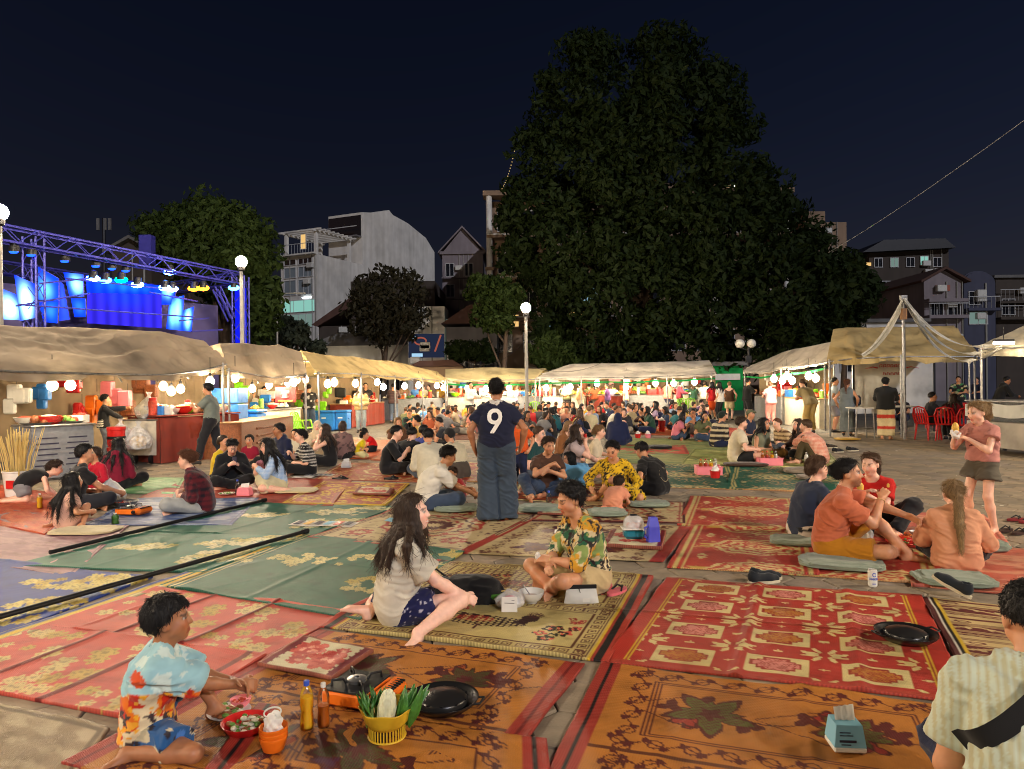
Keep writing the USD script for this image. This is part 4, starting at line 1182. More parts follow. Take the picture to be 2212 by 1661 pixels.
rug('beige and maroon mat under the woman in the yellow blouse', (1190, 1082), (1480, 1086), (1140, 1126), pat_medal, .014, .008, seed=36, base='beige', ring='maroon', ln='red')
rug('red mat in the middle behind the standing woman', (1000, 1000), (1170, 1004), (960, 1040), pat_medal, .018, .008, seed=37, base='red', ring='orange', ln='cream')
for k, (uv, c, nm) in enumerate([(((900, 925), (1060, 927), (860, 948)), 'brown', 'brown mat among the far sitters left of the standing woman'), (((1120, 940), (1300, 941), (1100, 968)), 'grey', 'grey mat with cups behind the long-haired man'),
  (((1180, 915), (1330, 915), (1165, 932)), 'rust', 'rust mat among the crowded far sitters'), (((1380, 918), (1530, 919), (1370, 940)), 'rust', 'rust mat under the child in the lime shirt'),
  (((1340, 962), (1480, 963), (1330, 980)), 'coral', 'coral mat beside the pink basket and woman in navy headscarf'), (((1500, 925), (1610, 926), (1490, 945)), 'red', 'dull red mat behind the man in the striped jersey')]):
 rug(nm, *uv, pat_plain, .03, .008, seed=50 + k, base=c, amt=.5)
# pavement: hexagonal pavers where no mat hides them
solid('joint', lin(58, 52, 46), .9, scale=3)
_def('far_paving', {'t': ('texture_coordinate', {}), 'v': ('voronoi_texture', {'feature': 'distance_to_edge', 'scale': 3.0}), 'n': ('noise_texture', {'scale': .7, 'detail': 6.0}),
 'r': ('rgb_ramp', {'ramp': [(0, (.035, .031, .027)), (.06, (.12, .11, .095))]}), 'r2': ('rgb_ramp', {'ramp': [(.3, (.7,) * 3), (.7, (1.15,) * 3)]}), 'm': ('mix_color', {'blend_type': 'multiply', 'fac': 1.0, 'use_clamp_result': False}),
 'p': ('principled_bsdf', {'roughness': .75})}, [('t.object', 'v.vector'), ('t.object', 'n.vector'), ('v.distance', 'r.fac'), ('n.fac', 'r2.fac'), ('r.color', 'm.a'), ('r2.color', 'm.b'), ('m.result', 'p.base_color')], 'p.BSDF')
ground = UsdGeom.Xform.Define(stage, free('/World', 'pavement')).GetPrim()
tag(ground, kind='structure')
put('paving_bed', [(-300, 1.0, -.012), (300, 1.0, -.012), (300, 22, -.012), (-300, 22, -.012)], [(0, 1, 2, 3)], 'joint', ground)
put('far_ground', [(-300, 22, -.008), (300, 22, -.008), (300, 500, -.008), (-300, 500, -.008)], [(0, 1, 2, 3)], 'far_paving', ground)
put('ground_behind', [(-300, -60, -.012), (300, -60, -.012), (300, 1, -.012), (-300, 1, -.012)], [(0, 1, 2, 3)], 'far_paving', ground)
paver_m = [solid(f'paver_{k}', lin(*c), .72, var=.28, scale=7, bump=.3, bscale=60) for k, c in enumerate([(136, 122, 102), (122, 110, 93), (144, 127, 106), (127, 115, 102)])]
rs = np.random.RandomState(3)
cover = unary_union([p.buffer(0) for p in MATS_ON_GROUND])
inner = cover.buffer(-.05)
RH = .205
spots = []
wx, wy = RH * 1.5, RH * math.sqrt(3)
rot = math.radians(-19)
ca, sa = math.cos(rot), math.sin(rot)
from shapely.prepared import prep
pin = prep(inner)
for i in range(-60, 61):
 for j in range(-60, 70):
  x0, y0 = i * wx, j * wy + (wy / 2 if i % 2 else 0)
  x, y = ca * x0 - sa * y0, sa * x0 + ca * y0 + 12
  if 2.4 < y < 22 and abs(x) < .76 * y + .4 and not pin.contains(Polygon([(x + RH * math.cos(a), y + RH * math.sin(a)) for a in np.arange(6) * math.pi / 3 + rot])):
   hidden = (x < -.43 * y - 1.2 and y > 12.5)
   if not hidden:
    spots.append((y + (50 if pin.contains(Point(x, y)) else 0), x, y))
spots.sort()
def paver(x, y):
 a = np.arange(6) * math.pi / 3 + rot
 h = rs.uniform(-.003, .003); tx, ty = rs.uniform(-.012, .012, 2)
 r1, r2 = RH * .972, RH * .93
 zt = h + tx * r2 * np.cos(a) + ty * r2 * np.sin(a)
 v = np.vstack([np.stack([r1 * np.cos(a), r1 * np.sin(a), np.full(6, -.02)], 1), np.stack([r1 * np.cos(a), r1 * np.sin(a), zt - .006], 1), np.stack([r2 * np.cos(a), r2 * np.sin(a), zt], 1)])
 k = np.arange(6); k2 = (k + 1) % 6
 f = np.vstack([np.stack([k, k2, 6 + k2], 1), np.stack([k, 6 + k2, 6 + k], 1), np.stack([6 + k, 6 + k2, 12 + k2], 1), np.stack([6 + k, 12 + k2, 12 + k], 1), [(12, 13, 14), (12, 14, 15), (12, 15, 16), (12, 16, 17)]])
 return v + [x, y, 0], f
for d, x, y in spots[:300]:
 put('paver', *paver(x, y), paver_m[rs.randint(4)], ground)
rest = [MB() for _ in paver_m]
for d, x, y in spots[300:]:
 rest[rs.randint(4)].add(*paver(x, y))
for k, mb in enumerate(rest):
 if mb.n:
  mb.put('far_pavers', paver_m[k], ground, kind='stuff')
lr = random.Random(4)
t = thing('litter', 'small pale paper scraps scattered over the bare paving', 'litter', (0, 0, 0), kind='stuff')
mb = MB()
for k in range(60):
 u, v = (lr.uniform(1700, 2200), lr.uniform(960, 1120)) if k < 40 else (lr.uniform(270, 700), lr.uniform(985, 1040))
 q = G(u, v, .018); r = lr.uniform(.012, .04)
 mb.add(np.array([(q[0] + r * math.cos(a) * lr.uniform(.5, 1), q[1] + r * math.sin(a) * lr.uniform(.5, 1), q[2] + lr.uniform(0, .008)) for a in (0, 1.4, 3.2, 4.8)]), [(0, 1, 2, 3)])
mb.put('scraps', solid('scrap', lin(200, 192, 176), .8), t)
# street lamps
solid('post_paint', lin(150, 148, 140), .5, var=.15)
solid('dark_metal', lin(38, 38, 40), .45, .6)
solid('steel', lin(150, 150, 150), .35, .8)
glow('lamp_globe', (1.0, .80, .56), POST_L)
solid('off_globe', lin(190, 188, 180), .4)
def lamp_post(x, y, h, label, r=.19, lit=True, col='post_paint'):
 t = thing('street_lamp', label, 'street lamp', (x, y, 0), group=None)
 MB().tube([(0, 0, .35), (0, 0, h - r - .1)], [.075, .055], 12).put('pole', col, t, 35)
 MB().lathe([(.14, 0), (.14, .3), (.1, .36), (.08, .4)], n=14).put('base', col, t, 35)
 MB().lathe([(.05, h - r - .14), (.11, h - r - .1), (.12, h - r + .02), (.09, h - r + .05)], n=16).put('collar', 'dark_metal', t, 35)
 MB().ball((0, 0, h), r, 3).put('globe', 'lamp_globe' if lit else 'off_globe', t, True)
 return t
for u, v, y, lb in ((521, 565, 23.5, 'lit globe street lamp beside the right tower of the blue stage'), (1136, 665, 26.7, 'lit globe street lamp in front of the left edge of the big tree'), (-2, 458, 16.2, 'lit globe street lamp cut by the left edge above the stage roof')):
 p = at(u, v, y); lamp_post(p[0], y, p[2], lb)
for x, y, lb in ((-6.5, -3.5, 'unseen globe street lamp behind the viewer on the left, lighting the foreground'), (6.5, -4.0, 'unseen globe street lamp behind the viewer on the right, lighting the foreground'), (10.5, 5.5, 'unseen globe street lamp outside the right edge, lighting the paving and mats'), (-9.5, 3.5, 'unseen globe street lamp outside the left edge, lighting the near mats')):  # out of view; placed to light the near mats and people
 lamp_post(x, y, 4.6, lb, r=.145 if y < 0 else .2)
p = at(1617, 742, 31)
t = thing('street_lamp', 'unlit lamp post with two round globes before the tree on the right', 'street lamp', (p[0], 31, 0))
MB().tube([(0, 0, 0), (0, 0, p[2] + .2)], .06, 10).box((-.05, -.1, 2.6), (.25, .12, .3)).put('pole', 'dark_metal', t, 35)
for dx in (-.38, .12):
 MB().bar((0, 0, p[2] - .3), (dx, 0, p[2] - .2), .025).put('arm', 'dark_metal', t)
 MB().ball((dx, 0, p[2]), .2, 3).put('globe', 'off_globe', t, True)
# stage
glow('stage_blue', (.004, .03, 1.0), 7 * STAGE_L); glow('stage_cyan', (.10, .55, 1.0), 5 * STAGE_L); glow('stage_white', (.05, .2, 1.0), 50 * STAGE_L)
glow('stage_tower', (.004, .02, 1.0), 120.0); glow('tower_blue', (.006, .012, .75), 1.2); glow('stage_green', (.0, 1.0, .3), 5 * STAGE_L); glow('stage_orange', (1.0, .18, .01), 8 * STAGE_L)
solid('truss', lin(46, 46, 130), .5, .2); solid('stage_dark', lin(66, 60, 100), .9)
_def('led_panel', {'t': ('attribute', {'attribute': 'Col'}), 'w': ('texture_coordinate', {}), 'n': ('wave_texture', {'wave_type': 'bands', 'bands_direction': 'x', 'scale': 1.6, 'distortion': 1.5}), 'r': ('rgb_ramp', {'ramp': [(0, (.55,) * 3), (1, (1,) * 3)]}),
 'm': ('mix_color', {'blend_type': 'multiply', 'fac': 1.0, 'use_clamp_result': False, 'use_clamp': False}), 'e': ('emission', {'strength': 2.6 * STAGE_L})},
 [('w.object', 'n.vector'), ('n.fac', 'r.fac'), ('t.color', 'm.a'), ('r.color', 'm.b'), ('m.result', 'e.color')], 'e.emission')
def sy(u):
 return 20.6 + u / 515 * 8.4
zx = lambda x, y: (x * .2686, 486 + y * .2686)
stg = thing('stage', 'outdoor concert stage with truss roof and glowing blue panels behind the left stalls', 'stage', (0, 0, 0))
def pane(pts, name, m='led_panel', dy=0.0, c0=(.002, .022, .62), c1=(.12, .5, 1.2), hot=(.5, .45)):
 P = np.array([at(*zx(*q), sy(zx(*q)[0]) + dy) for q in pts])
 S, T = np.meshgrid(np.linspace(0, 1, 14), np.linspace(0, 1, 14), indexing='ij')
 a, b, c, d = P
 g = (a * (1 - S[..., None]) + b * S[..., None]) * (1 - T[..., None]) + (d * (1 - S[..., None]) + c * S[..., None]) * T[..., None]
 mb = MB().grid(g)
 v, f = mb.arr()
 w = np.exp(-(((S - hot[0]) / .32) ** 2 + ((T - hot[1]) / .38) ** 2)).ravel()[:, None] ** 1.3
 put(name, v, f, m, stg, False, np.array(c0) * (1 - w) + np.array(c1) * w)
 put('panel_back', v + [0, .06, 0], f[:, ::-1], 'stage_dark', stg)
HOTC = (.8, 1.8, 2.4)
pane([(-60, 480), (135, 560), (160, 765), (-60, 755)], 'light_panel', c1=HOTC, hot=(.6, .6))
pane([(115, 400), (285, 475), (290, 745), (165, 770)], 'light_panel', c1=HOTC, hot=(.5, .6))
pane([(305, 335), (470, 430), (470, 610), (310, 600)], 'light_panel', dy=.1, hot=(.35, .65))
pane([(310, 614), (470, 614), (460, 790), (350, 780)], 'light_panel', dy=.1, c1=(.02, .15, 1.0))
pane([(472, 440), (510, 480), (560, 760), (475, 770)], 'light_panel', dy=.25, c0=(.01, .03, .5), c1=(.02, .05, .6))
pane([(510, 380), (665, 395), (670, 575), (560, 575)], 'light_panel', c1=(.4, 1.2, 1.6), hot=(.65, .5))
pane([(570, 590), (685, 590), (690, 740), (600, 740)], 'light_panel', c1=(.02, .14, 1.0))
pane([(690, 405), (1300, 490), (1300, 560), (700, 545)], 'light_panel', dy=.3, c0=(.002, .02, .7), c1=(.005, .08, 1.0))
pane([(700, 545), (1300, 560), (1300, 830), (700, 790)], 'backdrop', dy=.35, c0=(.014, .009, .30), c1=(.006, .02, .6), hot=(.5, .1))  # curtain: the blue stage light on it is put in as its own glow
pane([(1300, 490), (1415, 500), (1400, 640), (1300, 640)], 'light_panel', c1=(.3, 1.0, 1.5), hot=(.4, .2))
pane([(1365, 600), (1480, 565), (1465, 850), (1335, 835)], 'light_panel', c1=(.3, 1.1, 1.5))
pane([(1466, 690), (1560, 655), (1540, 855), (1466, 852)], 'light_panel', c1=(.35, 1.1, 1.5))
for x, y, m in ((745, 430, 'stage_white'), (845, 445, 'stage_cyan'), (975, 440, 'stage_green'), (1105, 480, 'stage_white'), (1325, 505, 'stage_white'), (1385, 515, 'stage_white'), (1365, 378, 'stage_white'), (1558, 510, 'stage_orange'), (1635, 507, 'stage_orange'), (1880, 505, 'stage_cyan'), (770, 330, 'stage_blue'), (520, 290, 'stage_blue'), (250, 240, 'stage_blue'), (110, 215, 'stage_blue'), (900, 350, 'stage_blue'), (1010, 368, 'stage_blue')):
 q = at(*zx(x, y), sy(zx(x, y)[0]) - .25)
 MB().lathe([(.15, -.03), (.15, .0), (.12, .22), (.05, .26)], tuple(q + [0, .03, .03]), 12).put('spotlight_housing', 'dark_metal', stg, 35)
 MB().ball(q, (.24, .06, .12) if 'blue' not in m else (.14, .06, .06), 1).put('spotlight_lens', m, stg, True)
def truss(a, b, w=.34, name='truss_beam', step=.55):
 a, b = np.array(a, float), np.array(b, float)
 d = unit(b - a); n1 = unit(np.cross(d, [0, 1, .01])) if abs(d[1]) < .9 else np.array([0, 0, 1.0]); n1 = unit(np.array([0, 0, 1.0]) - d * d[2]) if abs(d[2]) < .8 else np.array([1.0, 0, 0])
 n2 = np.cross(d, n1)
 mb = MB()
 C = [(-1, -1), (1, -1), (1, 1), (-1, 1)]
 for i, j in C:
  o = n1 * i * w / 2 + n2 * j * w / 2
  mb.bar(a + o, b + o, .035, 6)
 k = int(np.linalg.norm(b - a) / step)
 for i in range(k):
  p0, p1 = a + d * i * step, a + d * (i + 1) * step
  for (i0, j0), (i1, j1) in zip(C, C[1:] + C[:1]):
   s_ = 1 if i % 2 else -1
   o0, o1 = n1 * i0 * w / 2 + n2 * j0 * w / 2, n1 * i1 * w / 2 + n2 * j1 * w / 2
   mb.bar(p0 + (o0 if s_ > 0 else o1), p1 + (o1 if s_ > 0 else o0), .016, 4)
 return mb.put(name, 'truss', stg)
A0, A1 = at(-60, 492, sy(-60)), at(514, 602, 29.0)
truss(A0, A1, .45)
truss([A1[0] + .1, 29, 0], [A1[0] + .1, 29, A1[2] + .1], .5, 'truss_tower')
for z_ in (1.5, 3.6, 5.2):
 MB().ball((A1[0] + .1, 29, z_), .12, 1).put('tower_lamp', 'stage_tower', stg, True)  # unseen lamps inside the tower, meant to turn its truss blue
MB().box((A1[0] + .1, 29, 3.0), (.34, .34, 5.4)).put('tower_panel', 'tower_blue', stg)  # glowing core box that stands for the blue light filling the tower
B0 = at(72, 520, sy(72)); truss([B0[0], B0[1], 0], [B0[0], B0[1], B0[2] + .1], .4, 'truss_tower')
off = np.array([-5.0, 3.4, 0])
truss(A0 + off, A1 + off, .45); truss(A1, A1 + off, .45); truss([A1[0] + off[0], A1[1] + off[1], 0], A1 + off, .5, 'truss_tower')
q0, q1 = at(468, 622, 27.6), at(500, 690, 28.6)
truss(q0, q1, .22, 'truss_brace')
for (x0, y0), (x1, y1) in (((130, 650), (720, 550)), ((320, 470), (800, 420)), ((150, 640), (1560, 740)), ((530, 430), (1400, 520)), ((1200, 540), (1590, 615)), ((1440, 770), (1680, 748)), ((1540, 855), (1790, 842)), ((730, 280), (760, 265))):
 P, Q = at(*zx(x0, y0), sy(x0 * .2686) - .15), at(*zx(x1, y1), sy(x1 * .2686) - .15)
 MB().bar(P, Q, .03).put('crossbar', 'truss', stg)
bk = at(200, 560, sy(200) + 3.2)
a, b = at(-100, 560, 22.5), at(470, 600, 31)
mb = MB().grid(np.array([[[*(a[:2] * (1 - k) + b[:2] * k), z + (.08 * math.sin(k * 60) if z < 5 else 0)] for z in (1.0, 3.0, 5.2)] for k in np.linspace(0, 1, 30)]) + np.array([0, .0, 0]))
mb.put('rear_curtain', 'stage_dark', stg, True)
mb = MB(); a, b = at(-100, 690, 20), at(515, 715, 28.5)
v = np.array([(a[0], a[1], .0), (b[0], b[1], 0), (b[0] + off[0], b[1] + off[1], 0), (a[0] + off[0], a[1] + off[1], 0)])
v2 = v + [0, 0, 1.1]
mb.add(np.vstack([v, v2]), [(4, 5, 6, 7), (0, 1, 5, 4), (1, 2, 6, 5), (2, 3, 7, 6), (3, 0, 4, 7)])
mb.put('platform', 'stage_dark', stg)
p = at(318, 540, 32); MB().box((p[0], 32, p[2]), (.55, .4, 1.3)).put('roof_speaker', 'truss', stg)
# canopies of the stalls
def sheet_mat(name, c):
 c = np.asarray(c)
 return _def(name, {'t': ('texture_coordinate', {}), 'n': ('noise_texture', {'scale': 1.3, 'detail': 6.0}), 'r': ('rgb_ramp', {'ramp': [(.3, tuple(c * .58)), (.5, tuple(c * .95)), (.7, tuple(np.minimum(c * 1.12, .9)))]}),
  'n2': ('noise_texture', {'scale': 7.0, 'detail': 5.0, 'distortion': 1.2}), 'b': ('bump', {'strength': .15, 'distance': .02}),
  'p': ('principled_bsdf', {'roughness': .92, 'specular_ior_level': .1}), 'tl': ('translucent_bsdf', {}), 'mx': ('mix_closure', {'fac': .10})},
  [('t.object', 'n.vector'), ('t.object', 'n2.vector'), ('n.fac', 'r.fac'), ('r.color', 'p.base_color'), ('r.color', 'tl.color'), ('n2.fac', 'b.height'), ('b.normal', 'p.normal'), ('b.normal', 'tl.normal'), ('p.BSDF', 'mx.closure1'), ('tl.BSDF', 'mx.closure2')], 'mx.closure')
sheet_mat('canvas_brown', lin(160, 144, 122)); sheet_mat('canvas_tan', lin(186, 164, 116)); sheet_mat('canvas_cream', lin(190, 174, 130)); sheet_mat('canvas_grey', lin(190, 182, 170)); sheet_mat('canvas_pale', lin(196, 188, 168))
sheet_mat('tarp_green', lin(30, 140, 70)); sheet_mat('tarp_beige', lin(138, 120, 96)); sheet_mat('tarp_white', lin(214, 214, 208)); sheet_mat('tarp_blue', lin(30, 60, 190))
def poly_at(P, k):
 P = np.asarray(P, float)
 s = np.r_[0, np.cumsum(np.linalg.norm(np.diff(P, axis=0), axis=1))]
 return np.stack([np.interp(k * s[-1], s, P[:, i]) for i in range(P.shape[1])], -1)
def canopy(label, eave, ridge, back, m, seed, sag=.12, wr=.05, poles=3, front=None, nu=110, nv=26, val=.22, bays=3, lining=None):
 t = thing('stall_canopy', label, 'canopy', (0, 0, 0))
 k = np.linspace(0, 1, nu)
 E, R, Bk = poly_at(eave, k), poly_at(ridge, k), poly_at(back, k)
 rows = []
 for j in np.linspace(0, 1, nv):
  rows.append(E * (1 - j) + R * j)
 for j in np.linspace(0, 1, nv // 2)[1:]:
  rows.append(R * (1 - j) + Bk * j)
 Pm = np.stack(rows, 1)
 jj = np.concatenate([np.linspace(0, 1, nv), 1 + np.linspace(0, 1, nv // 2)[1:]])
 K, J = np.meshgrid(k, jj, indexing='ij')
 bay = np.abs(np.sin(np.pi * K * bays))
 Pm[..., 2] -= sag * bay * (1.0 - .55 * np.clip(J, 0, 1)) * np.where(J > 1, .4, 1)
 # folds drawn from the poles across the sheet, and loose wrinkles
 dist = np.minimum(K * bays % 1, 1 - K * bays % 1)
 f1 = meshkit.fbm(np.stack([K * bays * 1.5 + J * .8, J * 5 - dist * 3.0, K * 0 + seed], -1), 2, seed)
 f2 = meshkit.noise(np.stack([K * bays * 4 + J * 5 * (dist < .25), J * 9 + dist * 8, K * 0 + seed + 4], -1), seed + 2)
 f3 = 1 - np.abs(2 * meshkit.noise(np.stack([(K * bays * 6 + J * 3) * (1 - dist), J * 4 + K * bays * 2, K * 0 + seed], -1), seed + 5) - 1)
 env = np.sin(np.pi * np.clip(J, 0, 1)) ** .5 * .7 + .3
 Pm[..., 2] += wr * env * (1.5 * (f1 - .5) + .5 * (f2 - .5) + .35 * f3 ** 3)
 # hanging edge
 drop = val * (.7 + .5 * meshkit.noise(np.stack([K * bays * 6, K * 0, K * 0 + seed], -1), seed + 6))[:, :1]
 hang = [Pm[:, 0] - np.stack([0 * drop[:, 0], 0 * drop[:, 0], drop[:, 0] * q], -1) + np.stack([.04 * np.sin(k * 60 + seed) * q, .04 * np.cos(k * 47) * q, 0 * k], -1) for q in (1.0, .5)]
 Pm = np.concatenate([np.stack(hang, 1), Pm], 1)
 mb = MB().grid(Pm)
 v, f = mb.arr()
 put('canvas', v, f, m, t, True)
 if lining:
  L = Pm[:, 1:5] - [0, 0, .12]
  L = L + np.array([0, .10, -.05])
  w = MB().grid(np.stack([L[:, 0] - np.array([0, 0, .07]), L[:, 0]], 1)).arr()
  put('edge_trim', *w, lining, t, True)
 for q in np.linspace(.02, .98, poles):
  for line, nm in ((E, 'pole'), (Bk, 'pole')):
   if line is E and front is not None and q < front:
    continue
   b = poly_at(line, q)
   MB().tube([(b[0], b[1], 0), (b[0], b[1], b[2] - .02)], .03, 8).put(nm, 'steel', t, 35)
 MB().tube(poly_at(eave, np.linspace(0, 1, 24)) - [0, 0, .08], .022, 6).put('eave_rail', 'steel', t, True)
 r2 = poly_at(ridge, np.linspace(0, 1, 24)) - [0, 0, .2 + sag]
 MB().tube(r2, .022, 6).put('ridge_rail', 'steel', t, True)
 for q in np.linspace(0.05, .95, poles * 2):
  a, b = poly_at(eave, q) - [0, 0, .12 + sag], poly_at(ridge, q) - [0, 0, .2 + sag]
  MB().bar(a, b, .016).put('rafter', 'steel', t)
 return t
rl = lambda y: -10.6 + .25 * y
def leftrow(y, z, back=0.0):
 return (rl(y) - .97 * back, y + .24 * back, z)
canopy('big sagging brown canopy of the nearest stall on the left', [leftrow(9.3, 2.1), leftrow(11, 1.97), leftrow(12.6, 1.95), leftrow(14.3, 1.95), leftrow(15.4, 2.06), leftrow(16.2, 2.22)], [at(-150, 690, 11.4), at(0, 697, 12.7), at(150, 706, 14), at(300, 710, 15.2), at(350, 714, 15.7), at(440, 735, 16.2)],
       [leftrow(9.3, 2.0, 4), leftrow(15.9, 2.0, 4)], 'canvas_brown', 1, sag=.10, wr=.09, poles=4, front=.9, bays=2, nu=170, nv=40, val=.13)
canopy('short brown canopy next to the right end of the biggest one', [leftrow(16.2, 2.08), leftrow(18, 1.92), leftrow(19.6, 2.0)], [at(475, 742, 17), at(520, 738, 17.4), at(603, 741, 19.4), at(650, 760, 20)], [leftrow(16.2, 2.0, 3.5), leftrow(19.8, 2.0, 3.5)], 'canvas_brown', 2, sag=.16, wr=.10, poles=2, bays=1, val=.12)
canopy('long pale tan canopy stretching to the back on the left', [leftrow(20, 2.05), leftrow(22, 2.08), leftrow(24.5, 2.02), leftrow(27.5, 1.95), leftrow(31, 1.86)], [at(650, 758, 20.4), at(720, 765, 22.5), at(800, 775, 26), at(870, 782, 30), at(945, 803, 31.4)], [leftrow(20, 2.0, 3.5), leftrow(31, 1.9, 3.5)], 'canvas_tan', 3, sag=.08, wr=.08, poles=5, bays=3, val=.12)
canopy('low cream canopy in the middle of the back row, behind the tall lamp', [at(962, 817, 33), at(1060, 818, 33.4), at(1160, 816, 33.8)], [at(962, 797, 35), at(1040, 793, 35), at(1180, 796, 35.4)], [at(962, 818, 38), at(1190, 818, 38)], 'canvas_cream', 4, sag=.05, wr=.05, poles=3, bays=2, val=.14, lining='tarp_green')
canopy('long grey canopy of the back row before the foot of the big tree', [at(1158, 815, 32.6), at(1250, 812, 32.2), at(1400, 811, 31.8), at(1545, 803, 31.3)], [at(1190, 800, 34.6), at(1232, 786, 34.6), at(1380, 783, 34.4), at(1532, 778, 34)], [at(1160, 815, 37.5), at(1550, 808, 37)], 'canvas_grey', 5, sag=.03, wr=.06, poles=5, bays=3, val=.16, lining='tarp_green')
canopy('grey canopy sloping up towards the tall tan tent on the right', [at(1606, 800, 30), at(1660, 798, 27.5), at(1720, 788, 25), at(1786, 778, 22.6)], [at(1620, 790, 31.4), at(1690, 760, 29.4), at(1722, 752, 27.2), at(1796, 738, 24.6)], [at(1650, 800, 34), at(1850, 780, 27)], 'canvas_grey', 6, sag=.06, wr=.05, poles=3, bays=2, val=.12, lining='tarp_green')
canopy('tall tan tent with drooping flat front on the right behind the white banner', [at(1786, 776, 20.6), at(1845, 768, 20), at(1960, 764, 19.8), at(2112, 764, 19.6)], [at(1800, 712, 22.6), at(1830, 707, 22.6), at(1960, 706, 22.3), at(2060, 703, 22)], [at(1795, 770, 25.5), at(2100, 765, 25)], 'canvas_tan', 7, sag=.05, wr=.10, poles=3, bays=2, val=.20)
canopy('edge of a pale canopy over the glass food counter at the right edge', [(10.9, 12.4, 2.35), (11.0, 14.5, 2.35), (11.0, 16.6, 2.4)], [(12.4, 12.4, 3.0), (12.4, 14.5, 3.0), (12.4, 16.6, 3.0)], [(13.8, 12.4, 2.4), (13.8, 16.6, 2.4)], 'canvas_pale', 8, sag=.05, wr=.05, poles=2, bays=1, nu=40)
# bulbs
glow('bulb_lit', (1.0, .80, .52), BULB_L * 1.6); glow('tube_lit', (.8, .92, 1.0), BULB_L * .8)
_bn = {}
def bulb(u, v, y, label, group, r=.09):
 _bn[group] = _bn.get(group, 0) + 1
 label = f'{label}, {ORD[_bn[group] - 1]} from the left'
 q = at(u, v, y)
 t = thing('hanging_bulb', label, 'light bulb', tuple(q), group=group)
 MB().lathe([(r * .25, -r * 1.0), (r * .75, -r * .75), (r, -r * .1), (r * .9, r * .4), (r * .45, r * 1.0), (r * .3, r * 1.3)], n=10).ball((0, 0, -r * .55), r * .6, 1).put('bulb', 'bulb_lit', t, True)
 MB().lathe([(r * .36, r * 1.25), (r * .4, r * 1.9), (r * .1, r * 2.1)], n=8).put('socket', 'dark_metal', t, 35)
 MB().bar((0, 0, r * 2), (0, 0, r * 2 + .35), .007, 4).put('cord', 'dark_metal', t)
g1 = 'bulbs under the big brown canopy'
for u, v, y in ((113, 832, 12.2), (152, 832, 12.8), (353, 834, 15.6), (370, 845, 16), (390, 840, 16.3), (454, 824, 15.4), (508, 817, 16.6)):
 bulb(u, v, y, 'round lit bulb under the big brown canopy', g1)
g2 = 'bulbs under the short brown canopy'
for u, v, y in ((507, 817, 17.4), (545, 840, 18), (567, 815, 18.2), (581, 832, 18.5), (635, 826, 19), (622, 828, 19.6), (642, 820, 19.8), (660, 820, 20)):
 bulb(u, v, y, 'round lit bulb under the short brown canopy', g2)
g3 = 'bulbs under the long tan canopy'
for u, v, y in ((708, 829, 22), (722, 826, 22.6), (768, 828, 24), (815, 826, 26), (828, 836, 26.4), (874, 834, 28), (904, 832, 29), (944, 833, 30.5), (958, 838, 31)):
 bulb(u, v, y, 'round lit bulb under the long tan canopy', g3, .115)
g4 = 'bulbs under the back canopies'
for u, v, y in ((1010, 838, 34), (1050, 840, 34), (1100, 838, 34), (1180, 838, 34), (1222, 842, 34), (1232, 836, 34.2), (1290, 828, 33.5), (1353, 824, 33), (1352, 836, 33.4), (1416, 828, 33), (1455, 828, 32.6), (1500, 825, 32.5)):
 bulb(u, v, y, 'round lit bulb of the back row', g4, .135)
g5 = 'bulbs under the sloping grey canopy'
for u, v, y in ((1672, 818, 25.5), (1690, 822, 25.5), (1700, 812, 25), (1711, 822, 25), (1747, 812, 23.5), (1762, 817, 23.5)):
 bulb(u, v, y, 'round lit bulb under the sloping grey canopy', g5, .12)
q = at(2168, 741, 15)
t = thing('hanging_tube_lamp', 'bright tube lamp hung at the right end of the draped cloth', 'lamp', tuple(q))
MB().box((0, 0, .06), (.42, .07, .04)).put('housing', 'dark_metal', t); MB().tube([(-.2, 0, 0), (.2, 0, 0)], .04, 10).put('tube', 'bulb_lit', t, True); MB().bar((0, 0, .07), (0, 0, .35), .008).put('cord', 'dark_metal', t)
# counters and what stands on them
solid('white_panel', lin(196, 188, 170), .6, var=.15); solid('maroon_cloth', lin(122, 44, 30), .85, var=.2, scale=5, bump=.3, bscale=200); solid('wood', lin(150, 108, 66), .6, var=.25, scale=12); solid('grey_panel', lin(120, 122, 126), .5, var=.2)
solid('blue_plastic', lin(40, 118, 196), .35); solid('red_plastic', lin(190, 30, 28), .32); solid('green_plastic', lin(128, 206, 20), .35); solid('glass_case', (.7, .75, .75), .08, transmission_weight=.9)
solid('food_yellow', lin(214, 170, 70), .5, var=.35, scale=30, bump=.6); solid('food_brown', lin(130, 74, 40), .45, var=.4, scale=30, bump=.6); solid('food_green', lin(90, 130, 50), .6, var=.4, scale=30, bump=.6); solid('food_red', lin(186, 60, 36), .4, var=.35, scale=30, bump=.6); solid('food_white', lin(216, 206, 180), .5, var=.2, scale=30, bump=.5)
solid('plastic_white', lin(214, 212, 204), .35, var=.05); solid('jar_glass', (.62, .66, .62), .12, transmission_weight=.6); solid('orange_plastic', lin(226, 110, 24), .35, var=.05); solid('pink_plastic', lin(232, 130, 140), .4, var=.05)
FOODS = ['food_yellow', 'food_brown', 'food_green', 'food_red', 'food_white']
crng = random.Random(5)
